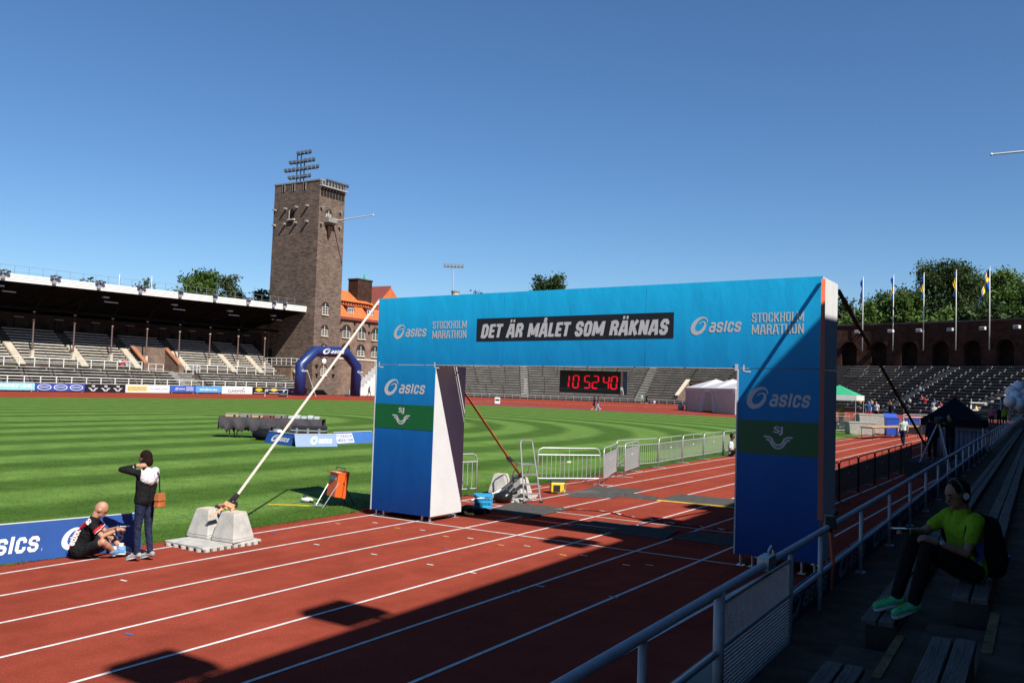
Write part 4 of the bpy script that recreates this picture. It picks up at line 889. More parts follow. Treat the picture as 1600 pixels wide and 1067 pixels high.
strap('guy_strap', 'long black strap slanting down behind the arch towards the black tent', (9.24, 1.2, 4.68), (8.02, 21.9, 1.1), M['blackstrap'], .08)
strap('guy_strap', 'orange strap tied from the right top corner of the arch to the stand rail', (9.27, .03, 4.72), (10.24, -4.15, 1.46), M['orangestrap'], .06)

# ------------------------------------------------------------------ ballast blocks on plastic pads
def frustum(mb, x, y, z, b, t, h, rz=0):
    ca, sa = math.cos(rz), math.sin(rz); f = lambda s, zz: [(x+(i*ca-j*sa)*s/2, y+(i*sa+j*ca)*s/2, zz) for i, j in ((-1,-1),(1,-1),(1,1),(-1,1))]
    return mb.hexa(f(b, z), f(b*.985, z+.05)).hexa(f(b*.985, z+.0501), f(t, z+h))
def block(label, x, y, z, rz, group):
    o = thing('ballast_block', label, 'concrete block', (x, y, z), rz, group)
    frustum(MB(), 0, 0, 0, .5, .3, .47).build('block', M['block'], o, bevel=.012)
    lip = MB(); 
    MB().box(-.14, -.14, .47, .14, .14, .483).build('top_skim', M['cream'], o, bevel=.005)
    return o
def pad(label, x, y, rz, L, Wd):
    o = thing('plastic_pad', label, 'plastic pad', (x, y, 0), rz)
    MB().box(-L/2, -Wd/2, .035, L/2, Wd/2, .075).build('plate', M['block'], o, bevel=.008)
    r = MB()
    for i in range(int(L/.14)):
        x_ = -L/2+.07+.14*i
        for s_ in (-1, 1): r.box(x_-.04, s_*Wd/2-.03, .001, x_+.04, s_*Wd/2+.03*(1), .05)
    for i in range(int(Wd/.2)):
        y_ = -Wd/2+.1+.2*i
        for s_ in (-1, 1): r.lathe([(.05, .002), (.05, .045)], 10, (s_*L/2, y_, 0))
    tag(r.build('edge_ribs', M['block'], o), kind='stuff'); return o
pad('white plastic floor pad under the pair of concrete blocks left of the arch', .29, -4.32, R(88), 1.18, 1.02)
b1 = block('pale concrete ballast block with blue paint smears, left of its pair', -.06, -4.16, .077, R(6), 'ballast blocks left of the arch')
b2 = block('pale concrete ballast block nearest the track, right of its pair by the arch', .56, -4.14, .077, R(6), 'ballast blocks left of the arch')
sm = pm('blue_paint_smear', (.5,.5,.48), .8, .1, 9, rgb2=(.2,.36,.58))
m_ = MB(); m_.add([(-.17, -.2145, .2), (.14, -.2145, .2), (.11, -.166, .42), (-.14, -.166, .42)], [(0,1,2,3)]); o_ = m_.build('paint_smear', sm, b1); o_.location.y = .006
pile = thing('strap_bundle', 'bundle of loose orange webbing and black ratchet lying on the left ballast blocks', 'strap', (.33, -4.09, .57))
s_ = MB()
for i in range(7): s_.tube([(random.uniform(-.16, .2), random.uniform(-.1, .1), .01+.01*i), (random.uniform(-.1, .1), random.uniform(-.1, .12), .05+.012*i), (random.uniform(-.05, .22), random.uniform(-.12, .1), .01+.01*i)], .022, 5)
s_.build('webbing', pm('sunbleached_webbing', (.8,.36,.2), .7, .2, 14), pile); MB().cbox((.06, .03, .08), (.18, .1, .09), .4).tube([(-.3, 0, .015), (-.12, .06, .03), (.0, 0, .06)], .03, 6).build('ratchet', M['steelblk'], pile)
tl_ = MB().ext([(.0, -.14, .02), (.07, -.14, .02), (.0, -.33, -.1), (-.07, -.33, -.1)], (0, 0, .012)).build('strap_end', pm('sunbleached_webbing_end', (.8,.36,.2), .7, .2, 14), pile)
pad('white plastic floor pad under the concrete blocks by the stepladder', .55, 4.6, R(95), 1.25, 1.1)
block('concrete ballast block standing behind the left end of the stepladder', .1, 4.95, .077, R(12), 'ballast blocks behind the arch')
block('concrete ballast block seen through the legs of the stepladder', .82, 4.7, .077, R(-5), 'ballast blocks behind the arch')
ow = thing('strap_bundle', 'orange webbing heaped on the block behind the stepladder', 'strap', (.86, 4.72, .57)); s_ = MB()
for i in range(6): s_.tube([(random.uniform(-.12, .12), random.uniform(-.1, .1), .01+.01*i), (random.uniform(-.1, .1), random.uniform(-.1, .1), .05+.012*i), (random.uniform(-.12, .14), random.uniform(-.12, .1), .01+.01*i)], .02, 5)
s_.build('webbing', M['orange'], ow)

# ------------------------------------------------------------------ stepladder
ld = thing('stepladder', 'aluminium stepladder standing open beside the concrete blocks', 'ladder', (1.48, 4.28, 0), R(62))
H = 1.5
def rung_pt(z, s): return (s*(.24-.07*z/H), .30*z/H*1.35, z)
lr = MB()
for s in (-1, 1): lr.build if False else lr.tube([rung_pt(0.02, s), rung_pt(1.44, s)], .02, 6)
lr.tube([rung_pt(1.44, -1), (rung_pt(1.5, -.8)), (rung_pt(1.5, .8)), rung_pt(1.44, 1)], .02, 6); lr.build('front_frame', M['alu'], ld)
for z in (.22, .45, .68): p = rung_pt(z, 1); MB().box(-p[0], p[1]-.02, z-.025, p[0], p[1]+.08, z+.01).build('step', M['alu'], ld)
p = rung_pt(.92, 1); MB().box(-p[0], p[1], .9, p[0], p[1]+.24, .93).build('platform', M['alu'], ld)
bk = MB()
for s in (-1, 1): bk.tube([(s*.26, 1.0, .02), (s*.19, p[1]+.22, .95)], .017, 6)
bk.tube([(-.24, .86, .3), (.24, .86, .3)], .012, 5).tube([(-.22, .72, .6), (.22, .72, .6)], .012, 5); bk.build('rear_frame', M['alu'], ld)
for s in (-1, 1): MB().box(s*.24-.03, -.04, 0, s*.24+.03, .04, .05).build('foot', M['black'], ld)

# ------------------------------------------------------------------ steel crowd barriers
def barrier(p0, p1, label, group, bars=13, h=1.08, mat='galv', mesh=False, cat='crowd barrier'):
    p0, p1 = Vector((*p0, 0)), Vector((*p1, 0)); d = p1-p0; L = d.length-.06
    o = thing('crowd_barrier', label, cat, p0, math.atan2(d.y, d.x), group); m_ = M[mat]; r = .019
    f = MB().tube([(0, 0, .0), (0, 0, h-.14), (.04, 0, h-.04), (.14, 0, h), (L-.14, 0, h), (L-.04, 0, h-.04), (L, 0, h-.14), (L, 0, 0)], r, 6); f.build('frame', m_, o, smooth=True)
    MB().tube([(0, 0, h-.2), (L, 0, h-.2)], r*.85, 5).tube([(L/2, 0, h-.2), (L/2, 0, h)], r*.6, 5).build('top_rail', m_, o); MB().tube([(0, 0, .2), (L, 0, .2)], r*.85, 5).build('bottom_rail', m_, o)
    if mesh:
        mb = MB(); nb = int(L/.07)
        for i in range(nb): mb.box((i+.5)*L/nb-.012, -.004, .2, (i+.5)*L/nb+.012, .004, h-.2)
        tag(mb.build('bars', m_, o), kind='stuff')
    elif bars > 0:
        one = MB().tube([(0, 0, .2), (0, 0, h-.2)], .0095, 5)
        b0 = one.build('bar', m_, o); b0.location.x = L/(bars+1)
        for i in range(2, bars+1): c = clone(b0, o); c.location.x = L*i/(bars+1)
    else:
        mb = MB(); nb = -bars
        for i in range(1, nb+1): mb.tube([(L*i/(nb+1), 0, .2), (L*i/(nb+1), 0, h-.2)], .0085, 4)
        tag(mb.build('bars', m_, o), kind='stuff')
    for x in (.0, L): MB().box(x-.02, -.28, .002, x+.02, .28, .022).build('foot', m_, o)
    MB().box(L*.5-.06, -.008, .66, L*.5+.06, .008, .7).build('name_plate', M['white'], o)
    return o
G = 'galvanised barriers along the inside lane'
barrier((-.85, 2.35), (-.24, 4.4), 'galvanised barrier half hidden behind the left arch column, above the blue crate', G)
barrier((-.43, 7.72), (.88, 9.2), 'galvanised barrier standing wide open just right of the stepladder', G)
barrier((.92, 9.26), (.05, 12.0), 'galvanised barrier angled away, joined to the right end of the one by the stepladder', G, 22)
barrier((.33, 12.0), (-.16, 14.25), 'galvanised barrier angled away at the near end of the long row, right of the gap', G, 22)
barrier((-.6, 13.3), (-.3, 16.3), 'galvanised barrier second in the long row, just past the angled one', G, 18)
barrier((-.33, 16.38), (-.52, 19.25), 'galvanised barrier third in the long row along the grass', G, 18)
barrier((-.54, 19.33), (-.62, 21.9), 'galvanised barrier fourth in the long row along the grass', G, -18)
barrier((-.62, 21.97), (-.72, 24.7), 'galvanised barrier fifth in the long row, left of the man sitting by the arch', G, -18)
barrier((-.72, 24.77), (-.8, 27.5), 'galvanised barrier behind the sitting man at the edge of the right arch column', G, -18)
G2 = 'dark barriers below the near stand'
ys = [5.3, 8.0, 10.75, 13.5, 16.3, 19.1, 21.95, 24.8]
BL = ['dark slatted barrier beside the foot of the right arch column', 'dark slatted barrier right after the arch column, largest in view of its row', 'dark slatted barrier second past the arch column in the shade', 'dark slatted barrier third past the arch column in the shade', 'dark slatted barrier fourth past the arch column, left of the walker', 'dark slatted barrier below the walking man in the pale shirt', 'dark slatted barrier just before the low end of the black strap']
for i, (a, c) in enumerate(zip(ys, ys[1:])): barrier((7.42-.012*a, a), (7.42-.012*c, c-.05), BL[i], G2, mat='steelblk', mesh=True)

barrier((-91.5, 101.5), (-89.8, 107.5), 'white painted barrier standing at the right leg of the inflatable arch', 'white barriers by the tower', -14, 1.5, 'white')
barrier((-97.8, 104.8), (-96.9, 109.5), 'white painted barrier behind the inflatable arch at the foot of the tower', 'white barriers by the tower', -14, 1.4, 'white')
gf = thing('frame_goal', 'thin white frame with dark mat on the far track before the white board', 'frame', (-87.5, 76.5, 0)); MB().tube([(0, 0, 0), (0, 0, 1.0), (0, 4.4, 1.0), (0, 4.4, 0)], .045, 6).build('frame', M['white'], gf); MB().ball((.3, 3.2, .25), .9, 10, 7, (.6, 1, .35)).build('mat', M['mat'], gf)
mk = thing('marker_box', 'small white marker box with dark slot on the red area behind the orange strap', 'marker', (-60.5, 97.5, 0), .6); MB().box(-.4, -.4, .0, .4, .4, .95).build('box', M['white'], mk, bevel=.03); MB().box(-.3, -.42, .45, .3, -.401, .7).build('slot', M['black'], mk)
# ------------------------------------------------------------------ orange sign box on tripod legs
ob = thing('orange_case', 'orange box with lid tilted on thin legs on the grass left of the arch', 'equipment case', (-1.42, .4, 0), R(-18))
def ry(mb, a): 
    c, s = math.cos(a), math.sin(a); mb.v = [(p[0], p[1]*c-p[2]*s, p[1]*s+p[2]*c) for p in mb.v]; return mb
c_ = ry(MB().box(-.2, -.1, -.02, .2, .08, .5), R(-9)).build('case', M['orange'], ob, bevel=.015); c_.location.z = .24
l_ = ry(MB().box(-.23, .085, -.03, .23, .16, .58), R(-9)).build('lid', M['orange'], ob, bevel=.015); l_.location.z = .24
t_ = ry(MB().box(-.21, -.16, .5, .21, .08, .535), R(-9)).build('top_flap', M['orange'], ob, bevel=.008); t_.location.z = .24
q_ = ry(MB().box(-.13, -.13, .536, .12, .02, .541), R(-9)).build('paper', M['print'], ob); q_.location.z = .24
n_ = ry(MB().box(-.15, -.104, .36, .12, -.1005, .45), R(-9)).build('name_strip', M['printgrey'], ob); n_.location.z = .24
for sx in (-1, 1): MB().tube([(sx*.17, -.38, 0), (sx*.21, -.02, .55)], .012, 5).build('leg', M['alu'], ob); MB().tube([(sx*.2, .42, 0), (sx*.21, .1, .55)], .012, 5).build('leg', M['steelblk'], ob)
MB().tube([(-.2, .12, .8), (-.2, .14, .87), (.2, .14, .87), (.2, .12, .8)], .01, 5).build('handle', M['steelblk'], ob)
hb = thing('cable_box', 'small white plastic cable box lying on the grass by the orange case', 'cable box', (-2.25, .38, .016), .4)
MB().ball((0, 0, .06), .16, 12, 8, (1, .6, .38)).build('shell', M['whitefab'], hb, smooth=True); MB().ball((-.05, 0, .13), .045, 8, 6).tube([(.1,-.06,.05), (.2,-.1,.02)], .02, 5).build('plug', M['black'], hb)
cb_ = thing('yellow_cable', 'yellow cable lying in a loop on the grass beside the orange case', 'cable', (-2.2, 0, .016))
MB().tube([(.75, .05, .02), (.45, -.06, .02), (.2, -.16, .025), (-.1, -.28, .02), (-.3, -.52, .02), (-.25, -.62, .02), (.05, -.4, .02), (.3, -.2, .02), (.5, -.1, .02)], .006, 6).build('cable', M['yellow'], cb_, smooth=True)
MB().tube([(.55, -.05, .03), (.75, .06, .03)], [.012, .03], 7).build('plug', M['alu'], cb_)

# ------------------------------------------------------------------ long cloth-covered table and blue tent-boards on the pitch
tb = thing('covered_table', 'long table under grey-black cloth on thin legs out on the pitch', 'table', (-20.75, 13.7, .016), R(34))
L_, Wt = 4.75, 1.0
mb = MB(); nx = 46; zt = .95
rows = [(-.62, .42), (-.56, .62), (-.5, zt-.02), (-.46, zt), (.46, zt), (.5, zt-.02), (.56, .55), (.6, .4)]
for i in range(nx+1):
    x = -.35+L_*i/nx; e_ = (.10 if i < 20 else .16)*math.sin(i*1.1)+.06*math.sin(i*2.7)
    for j, (y, z) in enumerate(rows): mb.v.append((x, y*(1+.06*math.sin(i*.9+j)), z+(e_ if j in (0, 1, 6, 7) else 0)-(0.05 if j in (0, 7) else 0)))
nr = len(rows)
for i in range(nx):
    for j in range(nr-1): mb.f.append((i*nr+j, (i+1)*nr+j, (i+1)*nr+j+1, i*nr+j+1)); mb.m.append(0)
o = mb.build('table_cloth', M['blackcloth2'], tb, smooth=True); sd = o.modifiers.new('solid', 'SOLIDIFY'); sd.thickness = .015
MB().box(-.3, -.45, zt-.05, L_-.4, .45, zt-.012).build('table_top', M['wood'], tb)
for x, y in ((.15, -.4), (.5, -.42), (3.9, -.4), (.15, .4), (3.9, .4)): MB().tube([(x, y, 0), (x, y, zt-.05)], .025, 6).build('leg', M['steelblk'], tb)
def ontable(u, w=0): ca, sa = math.cos(R(34)), math.sin(R(34)); return (-20.75+u*ca-w*sa, 13.7+u*sa+w*ca)
GR = 'boxes standing along the covered table'
TB = ['tan cardboard box at the left end of the covered table', 'flat brown box second from left on the covered table', 'brown box in the middle of the covered table', 'dark brown box right of the middle of the covered table', 'pale brown box where the strap crosses the covered table']
for i, (u_, l_, mt) in enumerate(((.2, .6, 'wood'), (.82, .5, 'benchfar'), (1.37, .5, 'wood'), (1.9, .42, 'redwood'), (2.4, .46, 'benchfar'))):
    b_ = thing('storage_box', TB[i], 'box', (*ontable(u_, -.1), zt+.018), R(34), GR); MB().box(-l_/2, -.25, 0, l_/2, .25, .12).build('box', M[mt], b_, bevel=.01); MB().box(-l_/2-.01, -.26, .121, l_/2+.01, .26, .145).build('lid', M['benchfar'], b_)
    MB().box(l_*.15, -.262, .02, l_*.3, -.2505, .1).build('label_patch', M['dark'], b_)
for i in range(5):
    b_ = thing('white_box', ['leftmost', 'second', 'middle', 'fourth', 'rightmost'][i]+' of the five small white boxes at the right end of the covered table', 'box', (*ontable(2.9+.3*i, -.1), zt+.018), R(34), 'white boxes on the covered table')
    MB().box(-.11, -.15, 0, .11, .15, .11+.05*(i % 2)).build('box', M['whitefab'], b_, bevel=.01); MB().box(-.114, -.154, .05, .114, .154, .07).build('tape', M['ltblue'], b_)
def aframe(p0, p1, label, mat, sh, u, w, zb, h, mt=None, h_=.5, ink=None):
    p0, p1 = Vector((*p0, .012)), Vector((*p1, .012)); d = p1-p0; L = d.length; o = thing('a_board', label, 'advertising board', p0, math.atan2(d.y, d.x), 'blue tent-shaped boards on the pitch')
    t_ = .24; 
    fr_ = MB().ext([(0, 0, 0), (L, 0, 0), (L, t_, h_), (0, t_, h_)], (0, .015, 0)).build('front_panel', M[mat], o); MB().ext([(0, 2*t_, 0), (L, 2*t_, 0), (L, t_+.01, h_), (0, t_+.01, h_)], (0, .015, 0)).build('back_panel', M[mat], o)
    MB().box(0, t_-.02, h_, L, t_+.035, h_+.02).build('top_edge', M['white'], o)
    sl_ = (0, t_, h_)
    for s_, uu, ww, hh, zz in sh: decal('lettering', s_, (uu, t_*zz/h_, zz), (1,0,0), sl_, ww, hh, M['print'], o, .006)
    if ink: decal('lettering', ink[0], (ink[1], t_*ink[4]/h_, ink[4]), (1,0,0), sl_, ink[2], ink[3], M['blueboard'], o, .009)
    return o
aframe((-17.0, 12.45), (-14.95, 12.05), 'navy tent-shaped board with white logo, left end of the blue boards on the pitch', 'blueboard', [(LOGO, .45, 1.35, .32, .1)], 0, 0, 0, 0)
aframe((-14.6, 12.0), (-13.77, 13.6), 'bright blue tent-shaped board with white logo in the middle of the group', 'blueboard2', [(LOGO, .65, .95, .36, .09)], 0, 0, 0, 0)
aframe((-14.7, 14.55), (-14.72, 17.1), 'bright blue tent-shaped board with white block letters, right end of the group', 'blueboard2', [(([(0,0),(1,0),(1,1),(0,1)], [(0,1,2,3)]), .06, 1.1, .44, .04)], 0, 0, 0, 0, ink=(BLOCKTXT, .12, .98, .36, .08))
cs = thing('flight_case', 'long black equipment case with steel corners lying behind the blue boards', 'equipment case', (-16.3, 14.45, .016), R(32))
MB().box(-.75, -.25, .1, .75, .25, .72).build('case', M['black'], cs, bevel=.02); MB().box(-.765, -.265, .5, .765, .265, .54).build('rim', M['galv'], cs)
for x in (-.5, 0, .5): MB().box(x-.05, -.28, .4, x+.05, -.2505, .62).build('catch', M['alu'], cs)
for x in (-.6, .6):
    for y in (-.18, .18): MB().lathe([(.04, 0), (.04, .1)], 8, (x, y, 0)).build('castor', M['black'], cs)
bgs = thing('equipment_bag', 'dark bag with silver wrap lying under the table behind the strap', 'bag', (-18.2, 13.6, .012), .5)
MB().ball((0, 0, .25), .5, 14, 9, (1.2, .7, .55)).build('bag', M['tentblack'], bgs, smooth=True); MB().ball((.5, .15, .32), .36, 10, 7, (1, .6, .6)).build('wrap', M['alu'], bgs)

# ------------------------------------------------------------------ blue banner behind the two runners
bn = thing('leaning_board', 'long blue board with large white letters leaning on the grass behind the sitting man', 'advertising board', (-.89, -9.45, .01), math.atan2(.986, .167))
LB = 4.15; hb_ = .56
MB().ext([(0, 0, 0), (LB, 0, 0), (LB, .1, hb_), (0, .1, hb_)], (0, .012, 0)).build('board', M['blueboard'], bn); MB().ext([(0, .1, hb_), (LB, .1, hb_), (LB, .115, hb_), (0, .115, hb_)], (0, 0, .012)).build('edge', M['white'], bn)
decal('lettering', stroke2d('asics.', .23, .72, .12, .22), (1.78, .02, .13), (1,0,0), (0, .1, hb_), .84, .25, M['print'], bn, .004); decal('lettering', LOGO, (2.9, .02, .1), (1,0,0), (0, .1, hb_), .98, .33, M['print'], bn, .004)
for x in (.4, 2.0, 3.7): MB().tube([(x, .11, hb_-.05), (x, .42, 0)], .014, 5).build('strut', M['alu'], bn)

# ------------------------------------------------------------------ clutter behind the arch column
cr = thing('plastic_crate', 'light blue slatted plastic crate standing right behind the left arch column', 'crate', (1.06, 2.72, 0), R(38))
k = MB()
cr.scale = (.88,)*3
w2, d2, h2 = .24, .17, .36
for z0, z1 in ((.0, .08), (.15, .2), (.29, .36)): k.box(-w2, -d2, z0, w2, -d2+.012, z1).box(-w2, d2-.012, z0, w2, d2, z1).box(-w2, -d2, z0, -w2+.012, d2, z1).box(w2-.012, -d2, z0, w2, d2, z1)
k.box(-w2, -d2, .0, w2, d2, .012); k.build('shell', M['bluecrate'], cr)
s_ = MB()
for i in range(13): s_.box(-w2+.01+i*.037, -d2+.001, .08, -w2+.028+i*.037, -d2+.011, .29)
for i in range(9): s_.box(w2-.011, -d2+.02+i*.037, .08, w2-.001, -d2+.036+i*.037, .29)
s_.build('slats', M['bluecrate'], cr); MB().box(-.2, -.14, .02, .2, .14, .22).build('lining', M['navycloth'], cr); MB().box(-.24, -.185, .3, .24, -.171, .34).build('rim', M['bluecrate'], cr)
pb = thing('refuse_sack', 'black plastic sack lying on the track at the foot of the stepladder', 'bag', (.95, 3.75, 0), .5)
k = MB().ball((0, 0, .15), .2, 16, 11, (1.1, .9, .72)); k.v = [(p[0]*(1+.12*math.sin(9*p[1]+5*p[2])), p[1]*(1+.1*math.sin(11*p[0])), max(0, p[2]*(1+.1*math.sin(13*p[0]+7*p[1])))) for p in k.v]; k.build('sack', pm('black_plastic_film', (.012,.012,.013), .28, .2, 9, .5, bscale=14), pb, smooth=True)
MB().tube([(.2, 0, .25), (.3, .05, .3)], [.05, .09], 7).build('knot', M['black'], pb)
tp = thing('folded_tripod', 'grey folded tripod with black sleeve leaning across the concrete block', 'tripod', (.45, 3.35, .03))
k = MB()
for i in range(4): k.tube([(-.08+.05*i, -.1+.03*i, .03), (.3, .62, .2+.02*i)], .014, 5)
k.build('legs', M['galv'], tp); MB().tube([(.28, .58, .2), (.42, 1.1, .48)], .045, 7).build('sleeve', M['black'], tp)
cl = thing('black_cloth', 'heap of dark cloth and cable on the track behind the left arch column', 'cloth', (1.25, 1.75, .0))
k = MB()
for i in range(9): k.ball((random.uniform(-.35, .35), random.uniform(-.25, .25), .05), random.uniform(.07, .15), 9, 6, (1.3, 1, .7))
k.build('heap', M['blkcloth'], cl, smooth=True); MB().tube([(.1, -.2, .06), (.25, -.32, .04), (.4, -.25, .03)], .03, 6).build('cable', M['yellow'], cl)
yb = thing('yellow_case', 'yellow plastic work lamp case with black front on the track by the barrier', 'work lamp', (.92, 6.5, .0), R(40))
MB().box(-.2, -.13, .03, .2, .13, .3).build('case', M['yellow'], yb, bevel=.03); MB().box(-.13, -.145, .07, .05, -.131, .23).build('grille', M['black'], yb); MB().box(-.2, -.12, .301, .2, .12, .34).build('rim', M['black'], yb, bevel=.01); MB().tube([(.1,-.14,.05), (.19,-.16,.15), (.19,-.16,.3)], .015, 5).build('handle', M['alu'], yb)
for x in (-.17, .17): MB().box(x-.025, -.12, 0, x+.025, .12, .03).build('foot', M['black'], yb)
dc_ = thing('cable_cover', 'crumpled black cable cover lying across the lane beside the yellow case', 'cable cover', (1.3, 7.0, 0))
k = MB(); 
P_ = [(-.3, -.5), (0, -.2), (.3, .1), (.55, .3), (.9, .35), (1.3, .3), (1.7, .25), (2.2, .2)]
for (x0, y0), (x1, y1) in zip(P_, P_[1:]):
    za, zb_ = random.uniform(.03, .12), random.uniform(.03, .1); k.hexa([(x0, y0-.15, .002), (x1, y1-.15, .002), (x1, y1+.15, .002), (x0, y0+.15, .002)], [(x0, y0-.05, za), (x1, y1-.05, zb_), (x1, y1+.05, zb_), (x0, y0+.05, za)])
k.build('cover', M['mat'], dc_)
MT = [([(1.41,2.61),(1.19,3.9),(2.67,3.95),(2.72,2.19)], 'dark rubber timing mat at the foot of the stepladder'), ([(1.5,6.1),(.95,8.6),(2.33,8.97),(2.51,6.73)], 'grey rubber timing mat in front of the open barriers'),
      ([(3.55,7.14),(3.48,8.75),(7.2,8.95),(7.3,7.4)], 'long grey timing mat with yellow edge running behind the right arch column'), ([(3.9,1.7),(4.0,2.65),(5.88,2.77),(6.02,1.68)], 'pale grey timing mat half in the shadow under the arch'), ([(6.1,1.9),(6.15,2.8),(7.6,2.9),(7.7,1.9)], 'dark timing mat in deep shade left of the right arch column')]
for q, lb_ in MT:
    o = thing('timing_mat', lb_, 'rubber mat', (q[0][0], q[0][1], .001), group='timing mats on the track'); x0, y0 = q[0]
    z_ = [(p[0]-x0, p[1]-y0) for p in q][::1]
    MB().hexa([(x, y, 0.007) for x, y in z_][::-1], [(x, y, .03) for x, y in z_][::-1]).build('mat', M['mat'], o, bevel=.004)
    (a0, b0), (a1, b1) = z_[0], z_[3]
    MB().hexa([(a0, b0-.1, .006), (a1, b1-.1, .006), (a1, b1-.003, .006), (a0, b0-.003, .006)], [(a0, b0-.1, .01), (a1, b1-.1, .01), (a1, b1-.003, .026), (a0, b0-.003, .026)]).build('edge_ramp', M['yellowtrim'] if 'yellow' in lb_ else M['mat'], o)
for (pts, lb_) in (([(2.45,3.55),(3.0,4.1),(3.6,4.2),(4.2,3.9),(4.7,3.7),(5.1,3.9)], 'red and white barrier tape trailing across the lanes behind the arch'), ([(5.2,3.6),(5.7,3.7),(6.2,3.5),(6.7,3.65)], 'short twist of red and white tape in the shade line behind the arch')):
    o = thing('barrier_tape', lb_, 'tape', (pts[0][0], pts[0][1], .008)); x0, y0 = pts[0]; mbs = MB()
    fine = []
    for (a, b_), (c, d) in zip(pts, pts[1:]):
        for i in range(5): fine.append((a+(c-a)*i/5-x0, b_+(d-b_)*i/5-y0))
    for i in range(len(fine)-1):
        (a, b_), (c, d) = fine[i], fine[i+1]; t0, t1 = .03*math.sin(i*1.7), .03*math.sin((i+1)*1.7)
        mbs.hexa([(a, b_-.055, .003+abs(t0)), (c, d-.055, .003+abs(t1)), (c, d+.055, .003), (a, b_+.055, .003)], [(a, b_-.055, .006+abs(t0)), (c, d-.055, .006+abs(t1)), (c, d+.055, .006), (a, b_+.055, .006)], int(i % 4 < 2))
    mbs.build('tape', [M['redcloth'], M['print']], o)
pc = thing('paper_scrap', 'white paper scrap on the track near the blue crate', 'paper', (1.12, 2.62, .008), .4); MB().box(-.05, -.035, 0, .05, .035, .012).build('paper', M['print'], pc)
rd = thing('red_strap_piece', 'short red strap end at the left foot of the arch on the track edge', 'strap', (-.28, .3, .01)); MB().tube([(-.15, -.1, .02), (-.05, 0, .06), (.08, -.02, .02), (.2, .05, .02)], .02, 6).build('webbing', M['redcloth'], rd)

# ================================================================== NEAR GRANDSTAND (camera side, in the shade of its roof)
ng = thing('near_grandstand', 'shaded near grandstand with concrete steps under a deep roof at right', 'grandstand', (10.24, 0, 0), .026)
NY0, NY1 = -34, 116
AY0, AY1 = -7.75, -6.35                                            # aisle through the benches
edges = [-.42, .98, 1.68, 2.38]+[2.38+.7*i for i in range(1, 14)]
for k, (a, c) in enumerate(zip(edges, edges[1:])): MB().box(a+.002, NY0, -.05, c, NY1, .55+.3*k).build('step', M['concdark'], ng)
for k in (1, 2): MB().box(edges[k]+.002, AY0+.05, .55+.3*k+.002, edges[k]+.07, AY1-.02, .55+.3*k+.012).build('step_nosing', M['wornyellow'], ng)
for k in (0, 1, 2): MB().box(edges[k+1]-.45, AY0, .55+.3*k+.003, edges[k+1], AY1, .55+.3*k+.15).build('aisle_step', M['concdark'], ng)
kb = MB().box(-.42, NY0, .553, -.12, NY1, .62).build('kerb', M['concrete'], ng)
MB().box(11.4, NY0, -.05, 12.2, NY1, 11.5).build('back_wall', M['brick2'], ng)
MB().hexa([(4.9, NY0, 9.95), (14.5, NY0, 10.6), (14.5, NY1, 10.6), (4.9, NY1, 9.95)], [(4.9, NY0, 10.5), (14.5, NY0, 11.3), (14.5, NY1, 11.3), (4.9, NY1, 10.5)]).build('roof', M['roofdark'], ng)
MB().box(4.87, NY0, 9.8, 4.9, NY1, 10.5).build('fascia_board', M['white'], ng)
for y in np.arange(NY0+2, NY1, 6.0): MB().lathe([(.18, 0), (.16, 6.4)], 8, (8.2, y, 3.7)).build('column', M['colp'], ng)
# benches: two planks on iron legs; a long run beyond the aisle, short ones this side
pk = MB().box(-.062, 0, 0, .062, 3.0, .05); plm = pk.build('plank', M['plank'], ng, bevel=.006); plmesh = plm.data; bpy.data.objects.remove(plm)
lgm = MB()
lgm.box(-.015, .2, -.045, .015, 2.8, -.012)
for y in (.25, 1.5, 2.75): lgm.box(-.13, y-.03, -.4, .13, y+.03, -.001)
lgo = lgm.build('bench_leg', M['steelblk'], ng); lgmesh = lgo.data; bpy.data.objects.remove(lgo)
BS = [(.825, .95), (1.53, 1.25), (2.3, 1.55)]+[(2.3+.7*i, 1.55+.3*i) for i in range(1, 4)]
for k, (s_, z) in enumerate(BS):
    for i in range(-8, 22):
        y = AY1+.02+3.03*i if i >= 0 else AY0-.02+3.03*i
        if y > 60 or (k > 2 and (i > 12 or i < -1)) or (i < -2): continue
        f = put('bench', lgmesh, ng, (s_, y, z-.05))
        for dx in (-.07, .07):
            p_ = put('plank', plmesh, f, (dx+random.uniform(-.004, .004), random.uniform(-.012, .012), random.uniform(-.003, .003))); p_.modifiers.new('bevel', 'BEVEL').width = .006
# the rail: tubes on posts, mesh gate beside the aisle
nr_ = thing('stand_rail', 'blue-grey tubular railing on posts along the foot of the near stand', 'railing', (10.24, 0, 0), .026)
MB().tube([(0, NY0, 1.4), (0, NY1, 1.4)], .033, 12).build('top_rail', M['railpaint'], nr_, smooth=True)
MB().tube([(0, -5.9, .96), (0, NY1, .96)], .026, 10).build('mid_rail', M['railpaint'], nr_, smooth=True)
MB().tube([(0, NY0, .96), (0, -8.2, .96)], .026, 10).build('mid_rail', M['railpaint'], nr_, smooth=True)
pm_ = MB().tube([(0, 0, .56), (0, 0, 1.4)], .027, 10).build('post', M['railpaint'], nr_, smooth=True); pmesh = pm_.data; pm_.location.y = -9.6
for y in [-12.2, -14.8, -4.62]+[-2.1+2.56*i for i in range(46)]: put('post', pmesh, nr_, (0, y, 0))
for y in [-2.1+2.56*i for i in range(24)]: MB().box(-.06, y-.06, .553, .06, y+.06, .575).build('post_foot', M['railpaint'], nr_)
MB().tube([(0, -8.13, .58), (0, -8.13, 1.4)], .042, 12).build('gate_post', M['railpaint'], nr_, smooth=True); MB().tube([(0, -5.95, .5), (0, -5.95, 1.36)], .026, 8).build('gate_post', M['railpaint'], nr_, smooth=True)
